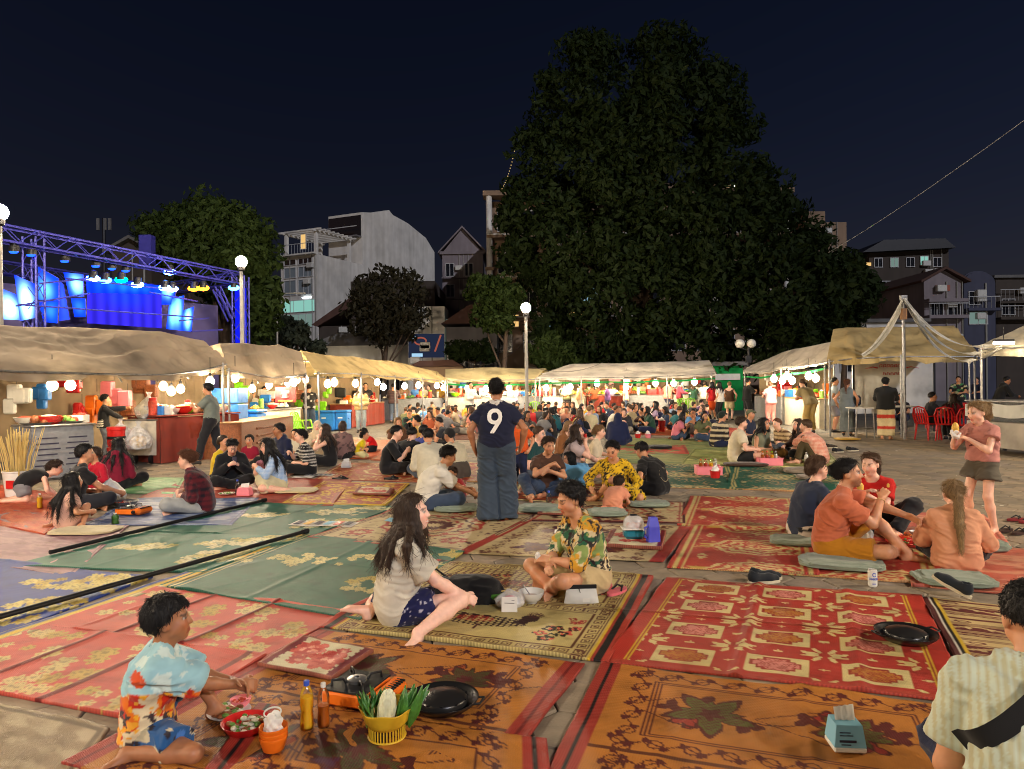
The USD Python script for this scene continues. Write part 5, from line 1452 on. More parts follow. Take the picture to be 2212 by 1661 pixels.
def clutter(where, a, b, z, n, big=1.0, depth=.5):
 """things standing along the counter from a to b (ground points)"""
 a, b = np.array(a[:2], float), np.array(b[:2], float)
 d = unit(np.r_[b - a, 0])[:2]; nrm = np.array([-d[1], d[0]])
 cnt = {}
 if a[0] > b[0]:
  pass
 for i in range(n):
  k = (i + .5) / n + crng.uniform(-.2, .2) / n
  p = a + (b - a) * k + nrm * crng.uniform(-.1, 1) * depth * .6
  kind = crng.choice(['tray', 'tray', 'tray', 'jar', 'box', 'cups', 'bowl'])
  s = big * crng.uniform(.8, 1.3)
  o = (p[0], p[1], z)
  cnt[kind] = cnt.get(kind, 0) + 1
  nth = ORD[cnt[kind] - 1]
  if kind == 'tray':
   t = thing('food_tray', f'{nth} heaped food tray from the left on {where}', 'tray', o, group=f'trays on {where}')
   MB().lathe([(.16 * s, 0), (.2 * s, .03 * s), (.21 * s, .035 * s), (.15 * s, .012 * s), (.01, .01)], n=14).put('tray', 'steel', t, 35)
   mb = MB()
   for q in range(9):
    aa = crng.uniform(0, 6.3); r = crng.uniform(0, .13) * s
    mb.ball((r * math.cos(aa), r * math.sin(aa), .03 * s + (.13 * s - r) * .5), crng.uniform(.035, .06) * s, 1)
   mb.put('food', crng.choice(FOODS), t, True)
  elif kind == 'jar':
   t = thing('jar', f'{nth} lidded jar from the left on {where}', 'jar', o, group=f'jars on {where}')
   MB().lathe([(.01, 0), (.06 * s, .0), (.065 * s, .02), (.065 * s, .2 * s), (.05 * s, .23 * s)], n=12).put('jar_body', crng.choice(['jar_glass', 'food_red', 'food_green', 'food_yellow', 'plastic_white']), t, 35)
   MB().lathe([(.055 * s, .22 * s), (.055 * s, .26 * s), (.01, .265 * s)], n=12).put('lid', crng.choice(['red_plastic', 'blue_plastic', 'plastic_white', 'green_plastic']), t, 35)
  elif kind == 'box':
   t = thing('food_box', f'{nth} open food box from the left on {where}', 'box', o, group=f'boxes on {where}')
   w = .32 * s
   MB().box((0, 0, .015), (w, .24 * s, .03)).box((0, -.12 * s, .08 * s), (w, .012, .16 * s)).box((0, .12 * s, .08 * s), (w, .012, .16 * s)).box((-w / 2, 0, .08 * s), (.012, .23 * s, .16 * s)).box((w / 2, 0, .08 * s), (.012, .23 * s, .16 * s)).put('box', crng.choice(['red_plastic', 'plastic_white', 'blue_plastic', 'orange_plastic', 'plastic_white']), t)
   mb = MB()
   for q in range(10):
    mb.ball((crng.uniform(-.12, .12) * s, crng.uniform(-.08, .08) * s, .12 * s + crng.uniform(0, .05)), crng.uniform(.03, .06) * s, 1)
   mb.put('food', crng.choice(FOODS), t, True)
  elif kind == 'cups':
   t = thing('cup_stack', f'{nth} stack of pale cups on {where}', 'cups', o, group=f'cup stacks on {where}')
   for q in range(3):
    MB().lathe([(.035 * s, .06 * q * s), (.05 * s, .12 * s + .06 * q * s), (.046 * s, .118 * s + .06 * q * s)], n=10).put('cup', 'plastic_white', t, 35)
  else:
   t = thing('bowl', f'{nth} round food bowl from the left on {where}', 'bowl', o, group=f'bowls on {where}')
   MB().lathe([(.05 * s, 0), (.12 * s, .05 * s), (.16 * s, .12 * s), (.15 * s, .12 * s), (.10 * s, .05 * s), (.01, .02)], n=14).put('bowl', crng.choice(['plastic_white', 'steel', 'red_plastic', 'green_plastic']), t, 35)
   MB().ball((0, 0, .08 * s), (.13 * s, .13 * s, .06 * s), 2).put('food', crng.choice(FOODS), t, True)
def counter(label, a, b, h, dep, m, top='wood', folds=0, where=None, n=0, name='counter', wheels=False, skirt=.0, cat='counter', big=1.0):
 a, b = np.array(a[:2], float), np.array(b[:2], float)
 L = np.linalg.norm(b - a); mid = (a + b) / 2
 yaw = -math.degrees(math.atan2(b[1] - a[1], b[0] - a[0]))
 t = thing(name, label, cat, (mid[0], mid[1], 0), yaw)
 x = np.linspace(-L / 2, L / 2, 60)
 if folds:
  yy = .022 * np.sin(x * folds) + .012 * np.sin(x * folds * 2.3 + 1)
  P = np.stack([np.stack([x, yy * q, np.full_like(x, zz)], -1) for zz, q in ((skirt + .02, 1.5), (skirt + .3 * h, 1.2), (h * .8, .8), (h - .02, .15))], 1)
  MB().grid(P[:, ::1]).put('front_cloth', m, t, True)
  for s_ in (-1, 1):
   y2 = np.linspace(0, dep, 16)
   P = np.stack([np.stack([np.full_like(y2, s_ * L / 2) + .015 * np.sin(y2 * folds), y2, np.full_like(y2, zz)], -1) for zz in (skirt + .02, h - .02)], 1)
   MB().grid(P).put('side_cloth', m, t, True)
 else:
  MB().box((0, .012, (h + skirt) / 2), (L, .024, h - skirt), bev=.006).put('front_panel', m, t)
  for s_ in (-1, 1):
   MB().box((s_ * (L / 2 - .012), dep / 2 + .013, (h + skirt) / 2), (.024, dep - .03, h - skirt)).put('side_panel', m, t)
 MB().box((0, dep / 2, h + .012), (L + .06, dep + .06, .03), bev=.008).put('top', top, t)
 for sx in (-1, 1):
  for sy_ in (.05, dep - .05):
   if wheels:
    MB().tube([(sx * (L / 2 - .2) - .03, sy_, .10), (sx * (L / 2 - .2) + .03, sy_, .10)], .10, 14).put('wheel', 'dark_metal', t, 35)
   else:
    MB().box((sx * (L / 2 - .06), sy_, h / 2 - .02), (.04, .04, h - .04)).put('leg', 'steel', t)
 if n:
  nr = unit(np.r_[-(b - a)[1], (b - a)[0], 0])[:2]
  clutter(where, a + nr * dep * .3, b + nr * dep * .3, h + .028, n, big, dep * .6)
 return t
counter('grey table with a printed menu sheet behind the bucket of sticks', G(70, 1042), G(203, 1028), .95, .8, 'grey_panel', 'steel', where='the grey menu table', n=9, name='table', cat='table')
c = counter('white food cart on small wheels with plastic bags hung on its end', G(268, 1002), G(345, 1002), .92, 1.1, 'white_panel', 'steel', where='the white cart', n=5, wheels=True, skirt=.18, name='food_cart', cat='food cart')
counter('long food counter draped in a dark red cloth to the ground', G(346, 1003), G(517, 985), 1.0, 1.2, 'maroon_cloth', 'maroon_cloth', folds=9, where='the red draped counter', n=14, big=1.15)
c = counter('brown wicker counter with a wooden top beside the red draped one', G(522, 992), G(634, 962), .80, .9, 'food_brown', 'wood', name='counter')
for k in range(4):
 MB().tube([(-.9 + 1.8 * q, -.012 + .012 * math.sin(q * 120 + k * 3), .12 + k * .17) for q in np.linspace(0, 1, 60)], .03, 5).put('woven_band', 'food_brown', c, True)
counter('low white counter below the red menu board', G(575, 962), G(650, 950), .95, .8, 'white_panel', 'steel', where='the counter below the red board', n=6)
counter('dark red counter behind the blue cool boxes', G(760, 925), G(830, 915), .9, .9, 'maroon_cloth', 'wood', folds=8, where='the dark red back counter', n=8)
counter('steel counter under the far end of the tan canopy', G(850, 908), G(960, 902), .95, .9, 'grey_panel', 'steel', where='the steel counter', n=12, big=1.2)
for k, (u0, u1, nm, m) in enumerate(((965, 1060, 'cream', 'white_panel'), (1066, 1165, 'second', 'grey_panel'), (1170, 1262, 'third', 'white_panel'), (1268, 1345, 'fourth', 'maroon_cloth'), (1352, 1450, 'fifth', 'grey_panel'), (1455, 1540, 'last', 'white_panel'))):
 lab = {'cream': 'pale counter under the cream canopy', 'second': 'grey counter behind the centre lamp', 'third': 'pale counter under the grey canopy', 'fourth': 'red counter under the grey canopy', 'fifth': 'grey counter under the grey canopy', 'last': 'pale counter beside the green chairs'}[nm]
 counter(lab, at(u0, 905, 34.5), at(u1, 905, 34), 1.0, .9, m, 'steel', folds=7 if nm == 'fourth' else 0, where=f'the {lab}', n=9, big=1.5)
counter('long counter under the sloping grey canopy with bright food on it', at(1630, 900, 29), at(1690, 900, 26.6), 1.0, .9, 'grey_panel', 'steel', where='the counter under the sloping canopy', n=8, big=1.4)
counter('second counter under the sloping grey canopy nearer the white banner', at(1695, 900, 26.3), at(1770, 900, 23.6), 1.0, .9, 'white_panel', 'wood', where='the counter nearer the banner', n=8, big=1.3)
# menu sheet of the near table
q = G(143, 1035); a, b = G(90, 1040), G(200, 1029)
d = unit(b - a); yaw = -math.degrees(math.atan2(d[1], d[0]))
t = thing('menu_sheet', 'grey printed menu sheet hung on the front of the table', 'sign', (q[0], q[1] - .06, .45), yaw)
MB().box((0, 0, 0), (.98, .012, .80)).put('sheet', 'grey_panel', t)
solid('ink', lin(40, 38, 60), .6)
for i in range(7):
 for j in range(2):
  w = .30 + .1 * ((i * 7 + j * 3) % 3) / 2
  MB().box((-.25 + j * .48, -.008, .3 - i * .095), (w, .004, .022)).put('text_line', 'ink', t)
# walls of cloth behind the stalls
def tarp(label, a, b, z0, z1, m, seed=0):
 a, b = np.array(a[:2], float), np.array(b[:2], float)
 t = thing('stall_back_cloth', label, 'tarpaulin', (0, 0, 0))
 k = np.linspace(0, 1, 50)
 nr = unit(np.r_[-(b - a)[1], (b - a)[0], 0])[:2]
 P = np.stack([np.stack([a[0] + (b - a)[0] * k + nr[0] * .04 * np.sin(k * 40 + seed + z), a[1] + (b - a)[1] * k + nr[1] * .04 * np.sin(k * 40 + seed + z), np.full_like(k, z)], -1) for z in np.linspace(z0, z1, 6)], 1)
 MB().grid(P).put('cloth', m, t, True)
 MB().bar((*a, z1), (*b, z1), .02).put('rail', 'steel', t)
tarp('beige cloth wall behind the red draped counter', leftrow(13.6, 0, 3.6), leftrow(17.5, 0, 3.4), .1, 2.3, 'tarp_beige')
tarp('grey cloth wall behind the grey menu table', leftrow(10.6, 0, 3.6), leftrow(13.5, 0, 3.6), .1, 1.65, 'canvas_grey', 2)
tarp('blue cloth wall behind the left end of the first stall', leftrow(9.4, 0, 3.7), leftrow(10.8, 0, 3.7), 1.2, 2.1, 'tarp_blue', 3)
tarp('beige cloth wall behind the short brown canopy', leftrow(17.6, 0, 3.2), leftrow(19.9, 0, 3.2), .1, 2.1, 'tarp_beige', 4)
tarp('pale cloth wall behind the long tan canopy', leftrow(20.2, 0, 3.2), leftrow(31, 0, 3.2), .1, 1.95, 'tarp_beige', 5)
tarp('pale cloth wall at the back of the cream canopy', at(962, 830, 37.6), at(1160, 830, 37.6), .1, 2.0, 'canvas_cream', 6)
tarp('pale cloth wall at the back of the long grey canopy', at(1165, 830, 37), at(1545, 830, 36.6), .1, 2.0, 'tarp_beige', 7)
tarp('pale cloth wall at the back of the sloping grey canopy', at(1640, 830, 33), at(1800, 830, 27.5), .1, 2.1, 'tarp_beige', 8)
# white banner with red lettering
a, b = at(1842, 830, 22.2), at(2020, 830, 22.0)
t = thing('banner', 'big white banner with red lettering inside the tall tan tent', 'banner', ((a[0] + b[0]) / 2, 22.1, 0))
w = b[0] - a[0]
MB().box((0, 0, 1.45), (w, .03, 1.75)).put('sheet', 'tarp_white', t)
MB().box((-w / 2 - .03, 0, 1.25), (.06, .06, 2.5)).put('frame_post', 'dark_metal', t); MB().box((w / 2 + .03, 0, 1.25), (.06, .06, 2.5)).put('frame_post', 'dark_metal', t)
solid('red_ink', lin(180, 40, 30), .6)
for i in range(7):
 x = -.06 + (i - 3) * .115
 MB().tube([(x - .04, -.022, 2.02), (x - .035, -.022, 2.10), (x + .03, -.022, 2.11), (x + .035, -.022, 2.03), (x - .0, -.022, 2.05)], .012, 4).put('letter', 'red_ink', t)
for i in range(5):
 x = -.06 + (i - 2) * .12
 MB().tube([(x - .04, -.022, 1.78), (x - .03, -.022, 1.86), (x + .03, -.022, 1.84), (x + .04, -.022, 1.78)], .012, 4).put('letter', 'red_ink', t)
for s_ in (-1, 1):
 MB().tube([(-.06 + s_ * .45, -.022, 2.0), (-.06 + s_ * .6, -.022, 2.03), (-.06 + s_ * .85, -.022, 1.98)], [.02, .016, .004], 4).put('flourish', 'red_ink', t)
# pole with draped white cloth
b = at(1953, 830, 19.2)
t = thing('banner_pole', 'tall slim pole carrying draped white cloth before the tan tent', 'pole', (b[0], 19.2, 0))
zt = at(1953, 645, 19.2)[2]
MB().tube([(0, 0, 0), (0, 0, zt)], .045, 8).put('shaft', 'steel', t, 35); MB().box((0, 0, zt - .42), (.13, .13, .3)).put('clamp', 'wood', t); MB().box((.0, 0, zt + .02), (.16, .12, .14)).put('cap', 'steel', t)
def drape(label, pts, w, seed):
 t = thing('draped_cloth', label, 'cloth', (0, 0, 0))
 P = poly_at(np.array(pts), np.linspace(0, 1, 50))
 tg = np.gradient(P, axis=0); sd = np.cross(tg, [0, 1, 0]); sd /= np.linalg.norm(sd, axis=1, keepdims=True)
 rows = [P + sd * (q * w * (.5 + .5 * np.sin(np.linspace(0.25, 2.9, 50)))[:, None]) + np.array([0, 1, 0]) * (.03 * np.cos(q * 9 + seed)) for q in np.linspace(-.5, .5, 9)]
 MB().grid(np.stack(rows, 1)).put('fabric', 'tarp_white', t, True)
def cat3(p0, p1, sag, n=14):
 k = np.linspace(0, 1, n)[:, None]
 P = np.array(p0) * (1 - k) + np.array(p1) * k
 P[:, 2] -= (sag * 4 * k * (1 - k))[:, 0]
 return P
T0, T1 = np.array([b[0], 19.15, zt]), at(2160, 742, 15.2)
for i, (sg, lb) in enumerate(((.50, 'uppermost of the white cloth swags from the pole to the right'), (.68, 'middle white cloth swag from the pole to the right'), (.85, 'lowest of the white cloth swags from the pole to the right'))):
 drape(lb, cat3(T0, T1 - [0, 0, .05 * i], sg), .13, i)
drape('white cloth swag from the pole down to the left tent corner', cat3(T0, at(1862, 768, 19.7), .25), .15, 5)
for i, (p0, p1, lb) in enumerate(((at(2215, 258, 14), at(1790, 545, 27), 'thin cable running up to the right over the tan tent'), (at(1136, 735, 26.7), at(1000, 778, 30), 'thin cable from the lamp post down to the left'), (at(1140, 790, 26.7), at(1330, 765, 36), 'thin blue cable from the lamp post to the right'))):
 t = thing('cable', lb, 'cable', (0, 0, 0)); MB().tube(cat3(p0, p1, .5 if i else .1, 40), .009, 4).put('wire', 'dark_metal' if i else 'grey_panel', t, True)
# blue cool boxes, chairs, bucket of sticks
def chair(label, p, yaw, m, group=None):
 t = thing('plastic_chair', label, 'chair', (p[0], p[1], 0), yaw, group)
 MB().box((0, 0, .44), (.44, .42, .035), bev=.015).put('seat', m, t)
 for sx in (-1, 1):
  for sy_ in (-1, 1):
   MB().tube([(sx * .19, sy_ * .18, .43), (sx * .22, sy_ * .22, 0)], [.026, .02], 6).put('leg', m, t)
  MB().tube([(sx * .21, -.2, .44), (sx * .23, -.24, .64), (sx * .22, .1, .65), (sx * .21, .16, .44)], .02, 6).put('arm', m, t, True)
 for i in range(5):
  MB().tube([((i - 2) * .075, -.20, .45), ((i - 2) * .085, -.26, .68), ((i - 2) * .07, -.30, .86 - .012 * (i - 2) ** 2)], [.02, .021, .016], 6).put('back_slat', m, t, True)
 MB().tube([(-.21, -.2, .44), (-.235, -.26, .68), (-.17, -.30, .86), (0, -.31, .9), (.17, -.30, .86), (.235, -.26, .68), (.21, -.2, .44)], .022, 6).put('back_frame', m, t, True)
 return t
chair('bright green plastic chair beside the wicker counter on the left', G(656, 958), 105, 'green_plastic')
chair('bright green plastic chair behind the girl in the tan sweater', G(805, 912), 60, 'green_plastic')
chair('bright green plastic chair seen from behind among the far sitters', at(1155, 905, 29), 0, 'green_plastic')
for i, u in enumerate((1470, 1488)):
 chair(['bright green plastic chair under the right end of the grey canopy', 'green plastic chair right of the other one under the grey canopy'][i], at(u, 900, 32), 0, 'green_plastic')
for k, (u, v, yw, lb) in enumerate(((2005, 950, 75, 'red plastic chair at the far left of the red table group'), (2045, 952, 40, 'red plastic chair in the middle of the red table group'), (2085, 955, 20, 'red plastic chair behind the standing girl'), (2022, 925, 150, 'red plastic chair at the back of the red table group'))):
 chair(lb, G(u, v), yw, 'red_plastic')
def coolbox(label, p, yaw, w=.85, h=.48, d=.5, m='blue_plastic'):
 t = thing('cool_box', label, 'cool box', (p[0], p[1], 0), yaw)
 MB().box((0, 0, h / 2 + .02), (w, d, h), bev=.03).put('body', m, t); MB().box((0, 0, h + .075), (w + .04, d + .04, .08), bev=.025).put('lid', m, t)
 MB().box((0, -d / 2 - .012, h * .75), (.16, .02, .05)).put('latch', 'plastic_white', t)
 for s_ in (-1, 1):
  MB().box((s_ * (w / 2 + .02), 0, h * .7), (.035, .2, .05)).put('handle', m, t)
coolbox('large blue cool box standing behind the two small children', G(705, 930), 5, .75, .62); coolbox('second blue cool box at the right of the larger one', G(740, 929), 5, .5, .62)
coolbox('blue cool box on the ground between wicker and red draped counters', at(540, 960, 18.6), 10, .7, .9)
t = thing('crate_stack', 'tall blue crates standing behind the right end of the red counter', 'crates', (*at(495, 880, 17.6)[:2], 0), 8)
for k in range(4):
 MB().box((0, 0, .2 + k * .4), (.75, .5, .38), bev=.02).box((0, -.255, .2 + k * .4), (.6, .012, .12)).put('crate', 'blue_plastic', t)
q = at(617, 852, 19)
t = thing('menu_board', 'red menu board with a white drawing above the low white counter', 'sign', tuple(q), 0)
MB().box((0, 0, 0), (.56, .03, .42), bev=.008).put('board', 'red_plastic', t); MB().lathe([(.02, 0), (.10, .01), (.06, .1), (.12, .14), (.10, .2), (.02, .22)], (0, -.02, -.1), 10).put('drawing', 'plastic_white', t, True); MB().box((0, -.02, -.17), (.4, .006, .04)).put('lettering', 'food_yellow', t)
q = G(38, 1072)
t = thing('bucket', 'white bucket full of long pale sticks at the left edge', 'bucket', tuple(q))
MB().lathe([(.01, .0), (.15, 0), (.19, .36), (.2, .37), (.2, .39), (.18, .39), (.15, .03)], n=20).put('tub', 'plastic_white', t, 35); MB().box((.02, -.185, .2), (.12, .012, .12)).put('sticker', 'red_plastic', t)
t = thing('stick_bundle', 'bundle of long pale straw sticks standing in the white bucket', 'sticks', (q[0], q[1], .05))
rr = random.Random(3); solid('straw', lin(206, 180, 110), .6)
for k in range(70):
 a = rr.uniform(0, 6.3); r = rr.uniform(.02, .13); sp = rr.uniform(1.2, 3.0)
 MB().tube([(r * math.cos(a), r * math.sin(a), 0), (r * sp * .8 * math.cos(a), r * sp * .8 * math.sin(a), .55), (r * sp * 1.2 * math.cos(a), r * sp * 1.2 * math.sin(a), rr.uniform(.75, 1.0))], .007, 4, cap=False).put('stick', 'straw', t)
for k, (u, v, s_) in enumerate(((252, 935, 1), (250, 968, 1.1))):
 q = G(u, 1008)
 t = thing('drum', ['upper red plastic drum beside the white cart', 'lower red plastic drum beside the white cart'][k], 'drum', (q[0] + .02 * k, q[1], .42 if k == 0 else 0))
 MB().lathe([(.01, 0), (.15, 0), (.17, .05), (.17, .33), (.18, .34), (.18, .4), (.01, .41)], n=18).put('body', 'red_plastic', t, 35); MB().lathe([(.172, .15), (.18, .16), (.18, .2), (.172, .21)], n=18).put('rim', 'dark_metal', t, 35)
_def('clear_plastic', {'a': ('transparent_bsdf', {'color': (.92, .93, .93)}), 'g': ('principled_bsdf', {'base_color': (.75, .75, .76), 'roughness': .2}), 'n': ('noise_texture', {'scale': 14.0, 'detail': 3.0}), 'r': ('map_range', {'from_min': .35, 'from_max': .7, 'to_min': .25, 'to_max': .8}), 't': ('texture_coordinate', {}), 'm': ('mix_closure', {})},
 [('t.object', 'n.vector'), ('n.fac', 'r.value'), ('r.result', 'm.fac'), ('a.BSDF', 'm.closure1'), ('g.BSDF', 'm.closure2')], 'm.closure')
def bag(label, loc, s, m='clear_plastic', name='plastic_bag', seed=0, knot=True, fill=None, sq=(1, 1, 1.15)):
 mesh = trimesh.creation.icosphere(4, 1.0)
 v = np.array(mesh.vertices)
 n = meshkit.fbm(v * 2.3 + seed * 5.1, 4, seed)
 rdg = 1 - np.abs(2 * meshkit.noise(np.stack([np.arctan2(v[:, 1], v[:, 0]) * 3, v[:, 2] * 2, v[:, 2] * 0 + seed], -1), seed) - 1)
 v = v * (1 + (n - .5)[:, None] * .5 + rdg[:, None] * .12)
 v = v * np.where(v[:, 2:3] > 0, np.array([[1 - 0, 1, 1]]) * 1.0, 1)
 v[:, :2] *= (1 - .55 * np.clip(v[:, 2:3], 0, 1) ** 1.5)
 v = v * np.array(sq) * s
 v[:, 2] = np.maximum(v[:, 2], -s * .75) + s * .75
 t = thing(name, label, 'bag', loc)
 put('bag_film', v, mesh.faces, m, t, True)
 if fill:
  MB().ball((0, 0, s * .6), (s * .7, s * .7, s * .55), 2).put('contents', fill, t, True)
 if knot:
  MB().tube([(0, 0, s * 1.8), (.01, 0, s * 2.1), (.05 * s, 0, s * 2.4)], [s * .25, s * .12, s * .3], 8).put('knot', m, t, True)
 return t
q = G(285, 1003); bag('clear plastic bag of goods hung at the left of the white cart', (q[0] - .1, q[1] - .25, .5), .2, seed=2)
q = G(315, 1003); bag('yellowish plastic bag hung on the front of the white cart', (q[0] - .05, q[1] - .2, .35), .24, seed=3, fill='food_yellow'); q = G(322, 1003); bag('tall puffed white plastic bag on the white cart', (q[0] - .2, q[1] + .4, .95), .24, seed=4, fill='food_white')
# glass food counter at the right edge
t = thing('food_counter', 'long glass fronted food counter with white cloth at the right edge', 'counter', (10.45, 14.1, 0), 83)
MB().box((0, .45, .42), (3.6, .9, .55), bev=.01).put('base', 'canvas_grey', t); MB().box((0, .02, .92), (3.6, .02, .42)).put('glass_front', 'glass_case', t); MB().box((0, .45, 1.14), (3.66, .95, .03), bev=.008).put('top', 'steel', t)
x = np.linspace(-1.8, 1.8, 60)
MB().grid(np.stack([np.stack([x, -.03 + .02 * np.sin(x * 14), z - .07 * np.abs(np.sin(x * 2.6))], -1) for z in (.86, 1.0, 1.13)], 1)).put('swag_cloth', 'tarp_white', t, True)
MB().box((0, .5, .72), (3.4, .7, .04)).put('shelf', 'steel', t)
for sx in (-1, 1):
 for sy_ in (.05, .85):
  MB().box((sx * 1.7, sy_, .08), (.06, .06, .16)).put('leg', 'dark_metal', t)
clutter('the glass counter', (10.8, 12.6), (11.2, 15.5), 1.16, 10, 1.3, -.5)
clutter('the glass counter shelf', (10.75, 12.6), (11.1, 15.3), .745, 7, 1.2, -.4)
# tables in the tan tent
for k, (u0, u1, v, lb) in enumerate(((1848, 1900, 950, 'small white folding table left of the person in the black hoodie'), (1925, 1990, 945, 'long white folding table right of the person in the black hoodie'))):
 a, b_ = G(u0, v), G(u1, v)
 t = thing('folding_table', lb, 'table', ((a[0] + b_[0]) / 2, a[1] + .3, 0), 0)
 w = b_[0] - a[0]
 MB().box((0, 0, .86), (w, .55, .035), bev=.01).put('tabletop', 'plastic_white', t)
 for sx in (-1, 1):
  for sy_ in (-1, 1):
   MB().bar((sx * (w / 2 - .05), sy_ * .22, 0), (sx * (w / 2 - .08), sy_ * .22, .85), .016).put('leg', 'steel', t)
 MB().bar((-w / 2, 0, .3), (w / 2, 0, .3), .014).put('brace', 'steel', t)
q = G(2075, 940)
t = thing('red_table', 'round red plastic table among the red chairs', 'table', (q[0], q[1], 0))
MB().lathe([(.01, .70), (.42, .70), (.43, .72), (.42, .74), (.01, .745)], n=24).put('tabletop', 'red_plastic', t, 35)
for a in range(4):
 MB().tube([(.3 * math.cos(a * 1.57 + .8), .3 * math.sin(a * 1.57 + .8), .7), (.36 * math.cos(a * 1.57 + .8), .36 * math.sin(a * 1.57 + .8), 0)], .022, 6).put('leg', 'red_plastic', t)
t = thing('drink_cup', 'large red cup on the round red table', 'cup', (q[0] + .1, q[1] - .1, .745)); MB().lathe([(.01, 0), (.06, 0), (.085, .2), (.078, .2), (.055, .02)], n=14).put('cup', 'red_plastic', t, 35)
# goods hung at the back of the stalls
hr = random.Random(21)
HC = [('red', 'red_plastic'), ('blue', 'blue_plastic'), ('white', 'plastic_white'), ('green', 'green_plastic'), ('orange', 'orange_plastic'), ('dark', 'dark_metal'), ('pink', 'pink_plastic'), ('brown', 'food_brown')]
for (A, B, z0, z1, n, wh) in ((at(965, 830, 37.2), at(1160, 830, 37.2), 1.0, 1.9, 11, 'the cream canopy'), (at(1170, 830, 36.7), at(1540, 830, 36.3), 1.0, 1.9, 15, 'the long grey canopy'), (leftrow(13.8, 0, 3.3), leftrow(17.3, 0, 3.2), 1.0, 1.9, 8, 'the big brown canopy'), (leftrow(20.4, 0, 2.9), leftrow(30, 0, 2.9), .9, 1.8, 13, 'the long tan canopy'), (at(1645, 830, 32), at(1790, 830, 27.2), .9, 1.9, 8, 'the sloping canopy')):
 for i in range(n):
  c, m = hr.choice(HC); k = (i + hr.uniform(.2, .8)) / n; w, h = hr.uniform(.3, .75), hr.uniform(.3, .8)
  p = np.array(A) * (1 - k) + np.array(B) * k
  t = thing('hanging_goods', f'{ORD[i]} hanging goods from the left at the back of {wh}, {c}', 'goods', (p[0], p[1], hr.uniform(z0, z1 - h * .3)), group=f'goods hung under {wh}')
  mb = MB()
  for q in range(4):
   mb.box((hr.uniform(-w, w) * .4, 0, hr.uniform(-h, h) * .4), (w * .5, .1 + .03 * q, h * .5), bev=.03)
  mb.put('packets', m, t); MB().bar((0, 0, h * .4), (0, 0, h * .4 + .3), .006, 4).put('string', 'dark_metal', t)
# buildings far behind
def bmat(name, c):
 c = np.asarray(c)
 return _def(name, {'t': ('texture_coordinate', {}), 'n': ('noise_texture', {'scale': .35, 'detail': 8.0, 'roughness': .65}), 'mp': ('mapping', {'scale': (1.6, 1.6, .18)}), 'n2': ('noise_texture', {'scale': 1.1, 'detail': 5.0}),
  'r': ('rgb_ramp', {'ramp': [(.3, tuple(c * .68)), (.65, tuple(c))]}), 'r2': ('rgb_ramp', {'ramp': [(.35, (.86, .85, .83)), (.6, (1, 1, 1))]}), 'm': ('mix_color', {'blend_type': 'multiply', 'fac': 1.0}), 'p': ('principled_bsdf', {'roughness': .85})},
  [('t.object', 'n.vector'), ('t.object', 'mp.vector'), ('mp.vector', 'n2.vector'), ('n.fac', 'r.fac'), ('n2.fac', 'r2.fac'), ('r.color', 'm.a'), ('r2.color', 'm.b'), ('m.result', 'p.base_color')], 'p.BSDF')
bmat('wall_white', lin(226, 222, 214)); bmat('wall_lilac', lin(136, 126, 130)); bmat('wall_dark', lin(70, 60, 52)); bmat('wall_tan', lin(150, 124, 100)); bmat('wall_grey', lin(120, 116, 118)); bmat('wall_blue', lin(70, 72, 92)); bmat('roof_tile', lin(84, 56, 46)); bmat('roof_metal', lin(110, 108, 106))
solid('window_dark', lin(26, 28, 34), .15); solid('window_frame', lin(190, 190, 190), .5); solid('curtain', lin(120, 130, 136), .8)
glow('room_teal', (.45, 1.0, .85), .55); glow('room_warm', (1.0, .62, .22), .9); glow('room_blue', (.45, .75, 1.0), .9); glow('room_dim', (.6, .9, .8), .25); glow('neon_white', (.75, .9, 1.0), 6.0); glow('neon_red', (1.0, .25, .15), .35); glow('sign_blue', (.10, .14, .3), .16); glow('flood', (1.0, .85, .6), 40.0)
ACR = random.Random(2)
